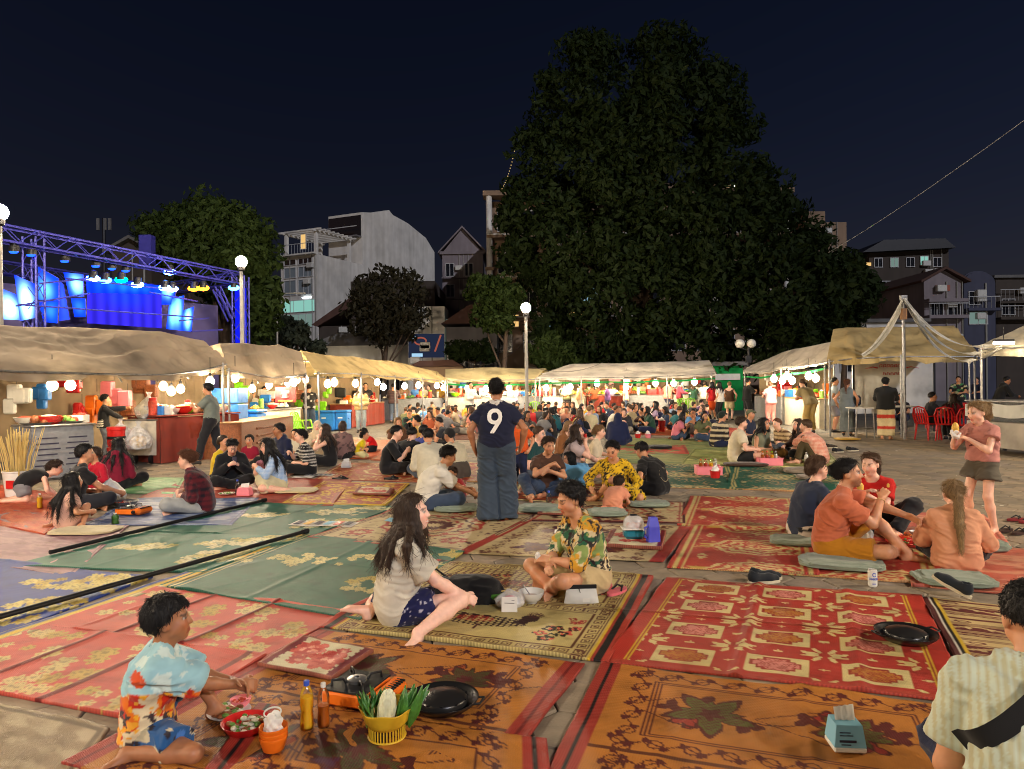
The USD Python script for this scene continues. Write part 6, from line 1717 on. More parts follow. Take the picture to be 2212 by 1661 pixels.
class Bld:
 """a building with its front face from a to b (ground points), depth d behind it"""
 def __init__(s, label, a, b, d, h, m, cat='building', side=None):
  a, b = np.array(a[:2], float), np.array(b[:2], float)
  s.L = np.linalg.norm(b - a)
  s.t = thing('building', label, cat, (a[0], a[1], 0), -math.degrees(math.atan2(b[1] - a[1], b[0] - a[0])))
  s.d, s.h, s.m = d, h, m
  MB().box((s.L / 2, d / 2, h / 2), (s.L, d, h)).put('walls', m, s.t)
  for k in range(3 if h > 6 and s.L < 12 else 0):
   x, z = ACR.uniform(.5, s.L - .5), ACR.uniform(h * .45, h * .95)
   MB().box((x, -.2, z), (.75, .34, .5), bev=.04).put('air_conditioner', 'off_globe', s.t); MB().bar((x + .5, -.06, 0), (x + .5, -.06, h), .04).put('drain_pipe', 'post_paint', s.t)
 def win(s, x, z, w, h, m='window_dark', bars=(1, 1), side=False, frame='window_frame'):
  """x along the face, z the sill"""
  f = MB()
  e = .05
  q = (lambda xx, yy, zz: (s.L + .03 - yy, xx, zz)) if side else (lambda xx, yy, zz: (xx, yy, zz))
  def bx(cx, cz, sx, sz, dep, y):
   f.box(q(cx, y, cz), (dep, sx, sz) if side else (sx, dep, sz))
  bx(x + w / 2, z - e / 2, w + 2 * e, e, .10, -.05); bx(x + w / 2, z + h + e / 2, w + 2 * e, e, .08, -.04)
  bx(x - e / 2, z + h / 2, e, h, .08, -.04); bx(x + w + e / 2, z + h / 2, e, h, .08, -.04)
  for i in range(1, bars[0] + 1):
   bx(x + w * i / (bars[0] + 1), z + h / 2, .04, h, .06, -.035)
  for i in range(1, bars[1]):
   bx(x + w / 2, z + h * i / bars[1], w, .04, .05, -.03)
  r = f.put('window', frame, s.t)
  MB().box(q(x + w / 2, -.012, z + h / 2), (.02, w, h) if side else (w, .02, h)).put('pane', m, r)
 def slab(s, z, out=.8, t=.16, x0=0, x1=None, m=None, rail=True):
  x1 = s.L if x1 is None else x1
  r = MB().box(((x0 + x1) / 2, -out / 2, z), (x1 - x0, out, t)).put('balcony', m or s.m, s.t)
  if rail:
   mb = MB().bar((x0, -out + .05, z + 1.0), (x1, -out + .05, z + 1.0), .035)
   for k in np.arange(x0 + .05, x1, .35):
    mb.bar((k, -out + .05, z + .08), (k, -out + .05, z + 1.0), .015, 4)
   mb.put('railing', 'window_frame', r)
 def gable(s, z, rise, m='roof_tile', over=.4):
  """gable end towards the front"""
  P = [(-over, z - .1), (s.L / 2, z + rise), (s.L + over, z - .1), (s.L + over, z + .08), (s.L / 2, z + rise + .2), (-over, z + .08)]
  MB().prism(P, -over, s.d).put('roof', m, s.t)
  MB().prism([(0, z), (s.L, z), (s.L / 2, z + rise - .03)], 0.0, .25).put('gable_wall', s.m, s.t)
 def flat(s, z, m='roof_metal', over=.25):
  MB().box((s.L / 2, s.d / 2, z + .12), (s.L + 2 * over, s.d + 2 * over, .22)).put('roof', m, s.t)
# tall white house with a bare side wall
c0 = np.array([-18.7, 68.0]); sd_ = unit(np.r_[9.2, 20, 0])[:2]; fl_ = np.array([-sd_[1], sd_[0]])
B = Bld('tall white house with a pergola and a bare side wall, left of the big tree', c0 + fl_ * 4.5, c0, 22, 14.4, 'wall_white')
mesh = trimesh.creation.extrude_polygon(Polygon([(7.3, 14.4), (7.3, 20.0), (9, 20.3), (12.2, 21.3), (13, 20.9), (16, 20.6), (20, 19.6), (22, 18.2), (22, 14.4)]), 4.5, engine='earcut')
v = np.array(mesh.vertices); put('upper_block', np.stack([B.L - 4.5 + v[:, 2], v[:, 0], v[:, 1]], 1), np.array(mesh.faces)[:, ::-1], 'wall_white', B.t)
for z, h, mm in ((13.15, .5, 'window_dark'), (11.9, .95, 'curtain'), (10.2, 1.4, 'curtain')):
 B.win(.5, z + .4, 1.4, h, mm, (1, 1)); B.win(2.3, z + .4, 1.7, h, mm, (2, 1))
B.win(.3, 8.9, 3.9, 1.1, 'room_teal', (2, 1)); B.win(.5, 7.4, 3.5, 1.25, 'room_dim', (3, 1))
MB().box((3.3, -.12, 10.25), (1.1, .06, .1)).put('tube_sign', 'neon_white', B.t)
B.slab(14.45, .5, .14)
for x in (.4, 4.1):
 for y in (.4, 5.5):
  MB().box((x, y, 15.6), (.3, .3, 2.3)).put('pergola_post', 'wall_white', B.t)
for k in range(9):
 MB().box((2.25, .2 + k * .68, 16.85), (5.2, .22, .16)).put('pergola_slat', 'wall_white', B.t)
for x in (.3, 4.2):
 MB().box((x, 2.9, 16.7), (.22, 6.4, .14)).put('pergola_beam', 'wall_white', B.t)
B.win(2.6, 15.0, .6, 1.4, 'room_warm', (0, 1))
MB().box((2.25, 6.8, 17.4), (4.3, .9, .12)).put('upper_balcony', 'wall_grey', B.t); MB().box((2.25, 6.4, 18.4), (4.3, .06, .08)).put('upper_rail', 'window_frame', B.t); MB().box((2.25, 7.2, 18.6), (4.2, .1, 2.2)).put('upper_recess', 'window_dark', B.t)
B.win(5.4, 11, .9, 1.0, 'window_dark', (0, 1), True); B.win(13.5, 13.2, .8, .7, 'room_dim', (0, 1), True)
# lower dark house in front of that wall
def house(label, u0, u1, y, h, m, d=8, rise=None, roof='roof_tile', flat=False, tilt=0.0, cat='building'):
 a, b = at(u0, 830, y), at(u1, 830, y + tilt)
 B = Bld(label, a, b, d, h, m, cat)
 if rise:
  B.gable(h, rise, roof)
 elif flat:
  B.flat(h)
 return B
zt = lambda v, y: 1.61 + (830 - v) / 1523 * y
B = house('dark brown house block under the bare white wall', 760, 942, 64, zt(605, 64), 'wall_dark', 10)
MB().prism([(0, zt(605, 64)), (2.2, zt(592, 64)), (4.5, zt(598, 64)), (6.5, zt(606, 64)), (B.L, zt(630, 64)), (B.L, zt(640, 64) - 1), (0, zt(640, 64) - 1)], -.05, 9).put('parapet', 'wall_dark', B.t)
B = house('dark house with a long tiled roof left of the bare wall', 690, 772, 62, zt(700, 62), 'wall_dark', 9, flat=False)
MB().prism([(0, zt(702, 62)), (B.L, zt(655, 62)), (B.L, zt(640, 62)), (B.L - .4, zt(640, 62)), (-.5, zt(696, 62) - .1)], -.6, 9).put('roof', 'roof_tile', B.t)
B = house('low white house with square dark windows behind the tan canopy', 692, 882, 56, zt(742, 56), 'wall_white', 6)
MB().prism([(-.4, zt(744, 56)), (-.4, zt(738, 56)), (1.5, zt(716, 56)), (B.L, zt(722, 56)), (B.L + .2, zt(742, 56))], -.5, 6).put('roof', 'roof_metal', B.t)
for x in (.6, 1.9, 4.6, 5.9):
 B.win(x, .9, .85, 1.5, 'window_dark', (1, 1))
B.win(3.2, .2, .9, 2.2, 'window_dark', (0, 1))
MB().ball((.55, -.3, 3.1), (.28, .1, .1), 1).put('wall_lamp', 'flood', B.t, True); MB().ball((2.6, -.3, 3.2), (.28, .1, .1), 1).put('wall_lamp', 'flood', B.t, True)
B = house('white panel wall with a blue lit shop front and a red ring sign', 882, 962, 52, zt(660, 52), 'wall_white', 3)
t = MB().box((B.L / 2, -.06, zt(745, 52)), (B.L - .1, .08, 1.75)).put('shop_sign', 'sign_blue', B.t)
MB().tube([(.95 + .42 * math.cos(a), -.13, zt(735, 52) + .26 * math.sin(a)) for a in np.linspace(0, 6.28, 20)], .06, 5).put('sign_ring', 'neon_red', t); MB().bar((2.0, -.13, zt(758, 52)), (2.45, -.13, zt(722, 52)), .07).put('sign_stroke', 'neon_red', t)
MB().box((.4, -.13, zt(727, 52)), (.45, .04, .2)).box((.7, -.13, zt(765, 52)), (.8, .04, .25)).put('sign_tubes', 'room_blue', t)
MB().box((B.L + .25, .3, zt(740, 52)), (.3, .3, 3.6)).put('light_pillar', 'room_dim', B.t)
B = house('lilac house with a pointed pediment left of the column building', 958, 1046, 74, zt(545, 74), 'wall_lilac', 9, zt(492, 74) - zt(545, 74), 'wall_lilac')
for z in (zt(640, 74), zt(595, 74)):
 B.win(.4, z, .8, 1.3, 'window_dark', (1, 1)); B.win(2.4, z, .8, 1.3, 'window_dark', (1, 1)); B.slab(z - .25, .6, .15, rail=False)
MB().box((B.L / 2, -.05, zt(545, 74)), (B.L + .5, .3, .3)).put('cornice', 'wall_lilac', B.t)
B = house('low dark roofed house with white posts right of the blue sign', 965, 1075, 50, zt(705, 50), 'wall_grey', 6)
MB().prism([(-.3, zt(700, 50)), (1.6, zt(662, 50)), (3.2, zt(650, 50)), (B.L + .2, zt(700, 50))], -.8, 6).put('roof', 'roof_tile', B.t)
for x in (.2, 1.3, 2.4, 3.5):
 MB().box((x, -.6, 1.9), (.16, .16, 3.8)).put('post', 'wall_white', B.t)
B.win(.6, .6, .7, 2.2, 'room_teal', (0, 1)); B.win(1.9, .8, .9, 1.8, 'window_dark', (1, 1))
# column building behind the tree
y0 = 60.0
B = house('big building with white columns and balconies behind the left of the tree', 1056, 1700, y0, zt(435, y0), 'wall_tan', 12)
for x in (.2, 6.0, 12.5, 19, 25):
 MB().tube([(x, -1.0, .2), (x, -1.0, zt(425, y0))], .26, 12).put('column', 'wall_white', B.t, 35)
 MB().box((x, -1.0, zt(585, y0)), (.7, .7, .25)).put('column_ring', 'wall_tan', B.t)
for z in (zt(515, y0), zt(605, y0), zt(690, y0)):
 B.slab(z, 1.3, .35, m='wall_tan', rail=False)
 MB().box((B.L / 2, -1.28, z + .1), (B.L, .06, .12)).put('trim', 'wall_white', B.t)
MB().box((B.L / 2, -.5, zt(425, y0)), (B.L + .6, 1.6, .4)).put('cornice', 'wall_tan', B.t)
rr = random.Random(9)
for z in (zt(500, y0), zt(590, y0), zt(675, y0), zt(760, y0)):
 for i in range(12):
  lit = rr.random()
  B.win(.9 + i * 2.1, z, 1.1, 1.7, 'window_dark', (1, 1))
for u, v, m, w, h in ((1272, 640, 'room_blue', 1.3, 1.9), (1235, 620, 'room_blue', .8, .7), (1100, 693, 'room_warm', 1.6, 1.0), (1245, 685, 'room_warm', 2.2, .9), (1190, 712, 'room_blue', 2.0, .9), (1700, 650, 'room_blue', .8, 1.2), (1322, 612, 'room_blue', .5, .8), (1330, 540, 'wall_white', .8, 3.4)):
 q = at(u, v, y0)
 B.win(q[0] - at(1056, 830, y0)[0] - w / 2, q[2] - h / 2, w, h, m, (1, 1))
a = at(1500, 415, y0)
MB().box((a[0] - at(1056, 830, y0)[0], .8, zt(415, y0)), (6.5, 1.0, 1.4)).put('roof_house', 'wall_tan', B.t)
q = at(1592, 402, y0 - 1); MB().ball((q[0] - at(1056, 830, y0)[0], -1, q[2]), (.26, .12, .16), 1).put('floodlight', 'flood', B.t, True)
t = thing('fairy_lights', 'string of tiny warm lights curving up to the roof mast left of the tree', 'fairy lights', (0, 0, 0))
mb = MB()
for k in np.linspace(0, 1, 26):
 mb.ball(at(1068 + 45 * k, 418 - 100 * k ** 2.2, 60), .045, 0)
mb.put('lights', 'room_warm', t, kind='stuff'); MB().tube([at(1068 + 45 * k, 418 - 100 * k ** 2.2, 60.05) for k in np.linspace(0, 1, 12)], .015, 4).put('wire', 'dark_metal', t)
# buildings on the right
B = house('pale square tower showing above the right shoulder of the tree', 1745, 1832, 70, zt(487, 70), 'wall_tan', 8); MB().box((1.0, 2, zt(475, 70)), (2.0, 3.5, 1.2)).put('roof_block', 'wall_tan', B.t)
B = house('wide dark building with a flat black roof and a few lit windows on the right', 1880, 2052, 66, zt(548, 66), 'wall_dark', 10)
MB().prism([(-1.0, zt(556, 66)), (1.0, zt(530, 66)), (B.L - .8, zt(528, 66)), (B.L + .2, zt(548, 66))], -.8, 10).put('roof', 'dark_metal', B.t)
for x, v, m in ((.5, 585, 'window_dark'), (2.0, 585, 'room_dim'), (3.5, 585, 'window_dark'), (4.8, 582, 'room_teal'), (6.0, 585, 'window_dark'), (1.2, 635, 'window_dark'), (2.8, 635, 'window_dark'), (4.4, 635, 'window_dark')):
 B.win(x, zt(v, 66), .7, .8, m, (1, 1))
q = at(1873, 572, 66); MB().box((q[0] - at(1880, 830, 66)[0], -.3, q[2]), (.4, .1, .3)).put('lit_sign', 'room_warm', B.t)
B = house('grey gabled house with an orange sign on its front on the right', 1998, 2082, 54, zt(618, 54), 'wall_lilac', 8, zt(592, 54) - zt(618, 54), 'roof_tile')
B.slab(zt(660, 54), .7, .25, rail=False); B.slab(zt(695, 54), .7, .25)
B.win(.5, zt(690, 54), .9, .9, 'window_dark'); B.win(1.8, zt(690, 54), .9, .9, 'window_dark')
solid('dim_orange', lin(150, 80, 60), .7); MB().box((1.4, -.06, zt(632, 54)), (1.1, .06, .45)).put('sign_board', 'dim_orange', B.t)
B = house('dark blue house with a curved top beside the gabled house', 2084, 2152, 56, zt(622, 56), 'wall_blue', 8)
MB().tube([(B.L / 2 + B.L / 2 * math.cos(a), .3, zt(622, 56) + .9 * math.sin(a)) for a in np.linspace(0, math.pi, 12)], .12, 6).prism([(B.L / 2 + B.L / 2 * math.cos(a), zt(622, 56) + .9 * math.sin(a)) for a in np.linspace(0, math.pi, 12)], .0, 2).put('curved_top', 'wall_blue', B.t)
B.slab(zt(680, 56), .6, .2); B.win(.4, zt(710, 56), 1.4, .9, 'room_dim', (1, 1)); B.win(.4, zt(668, 56), .8, 1.0, 'window_dark')
B = house('dark brown house at the right edge behind the canopy', 2153, 2300, 57, zt(612, 57), 'wall_dark', 8, flat=True)
B.slab(zt(665, 57), .6, .2); B.slab(zt(700, 57), .6, .2); B.win(.5, zt(690, 57), 1.0, 1.2, 'window_dark'); B.win(2.4, zt(690, 57), 1.0, 1.2, 'window_dark')
B = house('low white house with dark windows between the tree and the tan tent', 1790, 2000, 46, zt(705, 46), 'wall_white', 6, flat=True)
for x in (.8, 2.2, 3.6, 5.0):
 B.win(x, 2.2, .8, 1.0, 'window_dark', (1, 1))
B = house('low green kiosk between the grey canopies', 1538, 1605, 40, zt(795, 40), 'tarp_green', 3, cat='kiosk'); MB().box((B.L / 2, -.04, 1.9), (B.L * .8, .05, .35)).put('kiosk_sign', 'plastic_white', B.t); B.flat(zt(795, 40))
B = house('brown pitched roof just behind the tan and cream canopies', 893, 1000, 42, zt(790, 42), 'wall_tan', 5)
MB().prism([(-.3, zt(790, 42)), (.4, zt(778, 42)), (B.L - .6, zt(776, 42)), (B.L, zt(790, 42))], -.3, 5).put('roof', 'roof_tile', B.t)
B = house('dark house with a grey hipped roof behind the stage truss', 245, 330, 46, zt(535, 46), 'wall_dark', 8, zt(508, 46) - zt(535, 46), 'roof_metal')
t = thing('street_light', 'unlit curved street light before the white house', 'street lamp', (*at(600, 830, 40)[:2], 0))
MB().tube([(0, 0, 0), (0, 0, zt(650, 40)), (.1, 0, zt(635, 40)), (.4, 0, zt(629, 40)), (1.3, 0, zt(628, 40))], [.09, .07, .06, .05, .04], 8).put('pole', 'post_paint', t, True); MB().box((1.4, 0, zt(629, 40)), (.5, .2, .1), bev=.03).put('lamp_head', 'post_paint', t)
t = thing('mobile_mast', 'thin antenna mast with panels behind the stage', 'mast', (*at(228, 830, 60)[:2], 0))
MB().bar((0, 0, 0), (0, 0, zt(462, 60)), .12).put('mast', 'dark_metal', t)
for dx in (-.5, .1, .5):
 MB().box((dx, 0, zt(475, 60)), (.22, .15, 1.0)).put('antenna', 'roof_metal', t)
# trees
def leafmat(name, c):
 c = np.asarray(c)
 return _def(name, {'g': ('geometry', {}), 'r': ('rgb_ramp', {'ramp': [(0, tuple(c * .55)), (.5, tuple(c)), (1, tuple(c * [1.9, 1.5, 1.1]))]}), 'p': ('principled_bsdf', {'roughness': .7, 'specular_ior_level': .12}), 't': ('translucent_bsdf', {}), 'm': ('mix_closure', {'fac': .3})},
  [('g.random_per_island', 'r.fac'), ('r.color', 'p.base_color'), ('r.color', 't.color'), ('p.BSDF', 'm.closure1'), ('t.BSDF', 'm.closure2')], 'm.closure')
leafmat('leaf_dark', (.024, .042, .010)); leafmat('leaf_mid', (.040, .068, .014)); leafmat('leaf_grey', (.06, .075, .05)); leafmat('leaf_brown', (.055, .05, .028))
solid('bark', lin(70, 56, 44), .9, var=.3, scale=6, bump=.5, bscale=20)
def leaves(rng, cen, rad, n, size, flat=.75):
 """leaf faces through a clump's outer shell; cen (k,3)"""
 k = len(cen)
 c = np.repeat(cen, n, 0); r = np.repeat(rad, n)
 d = rng.normal(size=(k * n, 3)); d /= np.linalg.norm(d, axis=1, keepdims=True)
 d[:, 2] *= flat
 p = c + d * (r * rng.uniform(.45, 1.05, k * n) ** .6)[:, None]
 a = rng.normal(size=(k * n, 3)); a /= np.linalg.norm(a, axis=1, keepdims=True)
 nrm = d + rng.normal(size=d.shape) * .6
 b = np.cross(nrm, a); b /= np.linalg.norm(b, axis=1, keepdims=True) + 1e-9
 a2 = np.cross(b, nrm); a2 /= np.linalg.norm(a2, axis=1, keepdims=True) + 1e-9
 L = size * rng.uniform(.6, 1.3, k * n)[:, None]
 q = np.stack([p - a2 * L, p + b * L * .42, p + a2 * L, p - b * L * .42], 1)
 return q.reshape(-1, 3), np.arange(4 * k * n).reshape(-1, 4)
def tree(label, outline, y, thick, nclump, nleaf, size, m, trunk, seed, holes=None, rad=(.7, 1.3), name='tree'):
 rng = np.random.RandomState(seed)
 pg = Polygon(outline).buffer(0)
 x0, y0_, x1, y1_ = pg.bounds
 cen = []
 mpp = y / 1523
 while len(cen) < nclump:
  u, v = rng.uniform(x0, x1), rng.uniform(y0_, y1_)
  P = Point(u, v)
  if not pg.contains(P) or (holes and any(math.hypot((u - a) / ra, (v - b) / rb) < 1 for a, b, ra, rb in holes)):
   continue
  e = pg.boundary.distance(P) * mpp
  dep = min(thick, math.sqrt(max(e, .1) * 2.2 * thick * .55) + .3)
  s_ = rng.choice([-1, -1, 1]) if rng.rand() < .8 else rng.uniform(-1, 1)
  cen.append(at(u, v, y + s_ * dep * rng.uniform(.55, 1)))
 cen = np.array(cen)
 t = thing(name, label, 'tree', (*at(trunk[0], 830, y)[:2], 0))
 o = np.array([*at(trunk[0], 830, y)[:2], 0])
 v, f = leaves(rng, cen, rng.uniform(rad[0], rad[1], len(cen)), nleaf, size)
 put('crown', v - o, f, m, t)
 top = at(trunk[0] + 15, trunk[1], y) - o
 mb = MB()
 tr = np.array([[0, 0, 0], [.1, 0, top[2] * .35], [top[0] * .6, 0, top[2] * .7], top])
 mb.tube(poly_at(tr, np.linspace(0, 1, 10)), np.linspace(trunk[2], trunk[2] * .3, 10), 10)
 mb.put('trunk', 'bark', t, True)
 for i in range(trunk[3]):
  c = cen[rng.randint(len(cen))] - o
  s0 = poly_at(tr, rng.uniform(.25, .8))
  P = np.array([s0, s0 * .5 + c * .5 + [0, 0, -.3], c])
  MB().tube(poly_at(P, np.linspace(0, 1, 6)), np.linspace(trunk[2] * .35, .03, 6), 6).put('limb', 'bark', t, True)
big = [(1160, 700), (1180, 640), (1105, 560), (1083, 450), (1120, 330), (1160, 240), (1178, 180), (1215, 120), (1250, 82), (1285, 88), (1315, 110), (1345, 140), (1372, 100), (1410, 72), (1450, 70), (1490, 105), (1540, 140), (1570, 170), (1605, 227), (1630, 290), (1652, 350), (1685, 400), (1722, 455), (1762, 500), (1802, 541), (1850, 562), (1872, 572), (1880, 620), (1860, 690), (1800, 740), (1760, 790), (1240, 790), (1170, 760)]
tree('huge dark leafy tree with a double crown towering over the back stalls', big, 42, 5.0, 760, 105, .235, 'leaf_dark', (1390, 260, .7, 16), 1, holes=[(1565, 412, 34, 14), (1275, 640, 18, 24), (1350, 520, 16, 50), (1440, 500, 50, 14), (1330, 180, 14, 90)])
tree('low spreading branchy tree behind the centre street lamp', [(1000, 650), (1020, 610), (1075, 590), (1110, 600), (1120, 660), (1090, 720), (1040, 700)], 38, 1.6, 42, 90, .19, 'leaf_mid', (1085, 640, .2, 5), 2, rad=(.4, .75))
tree('leafy tree lit yellow behind the lamp at the right of the stage', [(308, 490), (340, 465), (400, 462), (425, 425), (470, 440), (500, 470), (530, 455), (575, 500), (590, 580), (575, 700), (540, 745), (430, 600), (330, 560)], 36, 3.0, 170, 110, .21, 'leaf_mid', (480, 520, .35, 8), 3, rad=(.5, 1.1))
tree('dark tree in front of the foot of the tall white house', [(565, 730), (590, 690), (640, 690), (690, 740), (690, 770), (560, 770)], 44, 1.5, 50, 60, .24, 'leaf_grey', (630, 720, .2, 3), 4, rad=(.4, .7))
tree('thin brownish tree before the dark brown house block', [(755, 640), (790, 590), (840, 575), (900, 600), (930, 660), (890, 730), (800, 740), (760, 710)], 50, 2.0, 95, 40, .24, 'leaf_brown', (828, 640, .22, 7), 5, rad=(.4, 1.0))
tree('dark shrub beside the low house right of the blue sign', [(965, 775), (975, 745), (1010, 735), (1050, 745), (1070, 775)], 44, 1.2, 34, 60, .2, 'leaf_dark', (1015, 755, .1, 3), 6, rad=(.35, .6), name='shrub')
tree('round shrub at the foot of the big tree right of the lamp', [(1150, 785), (1160, 740), (1200, 730), (1240, 750), (1260, 785)], 38, 1.2, 40, 60, .2, 'leaf_mid', (1200, 750, .1, 3), 7, rad=(.35, .65), name='shrub')
tree('spreading dark tree right of the big one behind the tan tent', [(1760, 640), (1830, 560), (1885, 590), (1880, 660), (1840, 700), (1800, 720)], 40, 1.6, 60, 60, .28, 'leaf_dark', (1820, 640, .2, 4), 8, rad=(.5, .8))
# clothes' colours
def stripes(c1, c2, per, duty=.5, ax=2, ph=0.0):
 c1, c2 = np.asarray(c1, float), np.asarray(c2, float)
 return lambda v, J: np.where((((v[:, ax] + ph) / per) % 1 < duty)[:, None], c1, c2)
def plaid(c1, c2, per=.05):
 c1, c2 = np.asarray(c1, float), np.asarray(c2, float)
 def f(v, J):
  a = (v[:, 2] / per % 1 < .45).astype(float) + ((v[:, 0] + v[:, 1]) / per % 1 < .45)
  return c1 * (1 - a[:, None] / 2) + c2 * a[:, None] / 2
 return f
def motley(base, cols, freq=14, seed=0, cover=.55):
 """printed blots of several colours on a ground colour"""
 base = np.asarray(base, float)
 def f(v, J):
  C = np.tile(base, (len(v), 1))
  for i, c in enumerate(cols):
   m = meshkit.noise(v * freq * (1 + .13 * i) + 11 * i + seed, seed + i) + .35 * meshkit.noise(v * freq * 2.7 + 5 * i, seed + 20 + i)
   C[m > cover + .25] = c
  return C
 return f
W_ = lin(214, 208, 192); BK = lin(26, 26, 28); NV = lin(28, 34, 62); JN = lin(52, 66, 88)
def boy_shirt(v, J):
 s = J['s']
 n = meshkit.fbm(v * 13, 3, 2); n2 = meshkit.noise(v * 22, 5); n3 = meshkit.noise(v * 34, 9)
 h = (v[:, 2] - J['P'][2]) / s
 C = np.tile(lin(150, 192, 202), (len(v), 1))
 C[(h > .24) & (n > .55)] = lin(196, 214, 210)
 m = h < .27 + .10 * (n2 - .5)
 C[m] = lin(214, 196, 160)
 C[m & (n > .52)] = lin(222, 110, 24); C[m & (n2 > .64)] = lin(196, 44, 20); C[m & (n3 > .70)] = lin(226, 160, 40)
 C[(h < .13 + .05 * n2) & (n3 < .42)] = lin(60, 48, 50); C[(h < .12) & (n > .57)] = lin(228, 160, 44)
 C[(h > .27) & (np.hypot((v[:, 1] + .02) / s, h - .36) < .045)] = lin(206, 74, 26)
 return C
def boy_short(v, J):
 n2 = meshkit.noise(v * 20, 15); n3 = meshkit.noise(v * 31, 19)
 C = np.tile(lin(36, 82, 136), (len(v), 1))
 C[n2 > .66] = lin(190, 180, 150); C[n3 > .74] = lin(40, 36, 46); C[(n2 < .25)] = lin(62, 112, 186)
 return C
def skirt_print(v, J):
 n = meshkit.noise(v * 60, 4); b = meshkit.noise(v * 9, 6)
 C = np.tile(lin(24, 28, 72), (len(v), 1))
 d = np.hypot((v[:, 1] * 9) % 1 - .5, (v[:, 0] * 9) % 1 - .5)
 edge = v[:, 1] > .26 * J['s']
 C[edge & ((n > .5) ^ (np.sin(d * 40) > .2))] = lin(190, 188, 196)
 C[~edge & (n > .80)] = lin(170, 170, 190)
 return C
def batik(v, J):
 n = meshkit.fbm(v * 11, 3, 3)
 C = np.tile(lin(206, 166, 28), (len(v), 1))
 C[(np.abs(n - .46) < .025) | (np.abs(n - .60) < .02) | (n < .33)] = lin(36, 32, 24)
 return C
def blouse_print(v, J):
 n = meshkit.fbm(v * 9 + 3, 3, 11); n2 = meshkit.fbm(v * [16, 16, 8], 2, 12)
 C = np.tile(lin(206, 190, 150), (len(v), 1))
 C[n > .52] = lin(38, 88, 62); C[n < .40] = lin(198, 146, 42)
 C[(np.abs(n2 - .5) < .035) | (n2 > .68)] = lin(44, 34, 34); C[(n2 < .34)] = lin(130, 150, 84)
 C[(v[:, 0] > .2 * J['s']) & (n > .44)] = lin(26, 84, 62)
 return C
def bandana_collar(c, col, up=.0):
 def f(v, J):
  C = np.tile(np.asarray(c, float), (len(v), 1))
  C[np.linalg.norm(v - J['N'], axis=1) < .092 * J['s']] = col
  return C
 return f
def on_surface(V, pts, side=-1, off=.004):
 """pts (n,3) moved along y onto the garment's surface from behind (side -1) or from the front."""
 ys = np.linspace(.5, -.5, 260) * side
 out = pts.copy()
 for i, (x, _, z) in enumerate(pts):
  L = np.stack([np.full_like(ys, x), ys, np.full_like(ys, z)], 1)
  L = L[(L[:, 1] > V.ax[1][0]) & (L[:, 1] < V.ax[1][-1])]
  ph = V.sample(L)
  k = np.argmax(ph < 0)
  out[i, 1] = L[k, 1] + side * off if (ph < 0).any() else out[i - 1, 1]
 return out
def number_nine(root, J):
 m = meshkit.text_mesh('9', .265, .002, bold=True)
 m = m.subdivide_to_size(.02)
 v = np.array(m.vertices)
 v[:, 0] -= v[:, 0].mean()
 z0 = J['S3'][2] - .275
 th = v[:, 2].copy()
 P = np.stack([v[:, 0] * .95, np.zeros(len(v)), v[:, 1] + z0], 1)
 P = on_surface(J['gar']['shirt'], P, -1, .019)
 P[:, 1] -= th
 put('number', P, m.faces, 'cloth', root, True, lin(222, 218, 210))
def ring_print(root, J):
 mb = MB()
 c = J['S2'] * .6 + J['S1'] * .4
 P = np.stack([.10 * np.cos(np.linspace(0, 6.28, 30)) * 1.0, np.zeros(30), c[2] + .10 * np.sin(np.linspace(0, 6.28, 30))], 1)
 P = on_surface(J['gar']['shirt'], P, -1, .004)
 mb.tube(P, .006, 4)
 mb.put('ring_print', 'matte', root, True, lin(150, 140, 110))
def band(col, sd=1, f=.92, name='bracelet', r=.031):
 def fn(root, J):
  a, e, w, hd, pn = J['arm'][sd]
  c = e + (w - e) * f; d = unit(w - e); x = unit(np.cross(d, [0, 0, 1.0])); y = np.cross(d, x)
  s = J['s']
  MB().tube([c + (x * math.cos(t) + y * math.sin(t)) * r * s for t in np.linspace(0, 6.283, 18)], .0042, 5, cap=False).put(name, 'matte', root, True, col)
 return fn
def both(*fs):
 def fn(root, J):
  for f in fs:
   f(root, J)
 return fn
def earrings(root, J):
 for sd in (-1, 1):
  c = J['Hc'] + J['Hr'] @ (np.array([sd * .078, -.002, -.052]) * J['hs'])
  MB().ball(c, (.004, .004, .011), 1).put('earring', 'shiny', root, True, lin(220, 190, 120))
def tee_print(root, J):
 mb = MB()
 P = np.stack([np.linspace(-.075, .075, 14), np.zeros(14), J['S2'][2] - .05 + .02 * np.cos(np.linspace(-1.5, 1.5, 14))], 1) * [J['s'] * 1.1, 1, 1]
 P = on_surface(J['gar']['shirt'], P, 1, .003)
 mb.tube(P, .012, 4).put('shirt_print', 'matte', root, True, lin(96, 58, 56))
def shoulder_strap(root, J):
 s = J['s']
 a = J['S3'] + J['rx'] * .13 * s + J['u3'] * .05 * s
 pts = []
 for k in np.linspace(0, 1, 16):
  x = .03 * (1 - k) - .222 * k
  zz = (J['S3'][2] + .05 * s) * (1 - k) + (J['P'][2] + .24 * s) * k
  pts.append([x * s, 0, zz])
 P = on_surface(J['gar']['shirt'], np.array(pts), -1, .026)
 tg = np.gradient(P, axis=0); sd_ = np.cross(tg, [0, 1, 0]); sd_ /= np.linalg.norm(sd_, axis=1, keepdims=True)
 w = .034
 g = np.stack([P - sd_ * w, P - sd_ * w - [0, .006, 0], P + sd_ * w - [0, .006, 0], P + sd_ * w], 1)
 MB().grid(g).put('bag_strap', 'cloth', root, True, BK)
def pp(label, u, v, yaw, dy=0.0, **k):
 q = G(u, v)
 d = unit([q[0], q[1], 0])
 return person(label, (q[0] + d[0] * dy, q[1] + d[1] * dy), yaw + math.degrees(math.atan2(q[0], q[1])), **k)
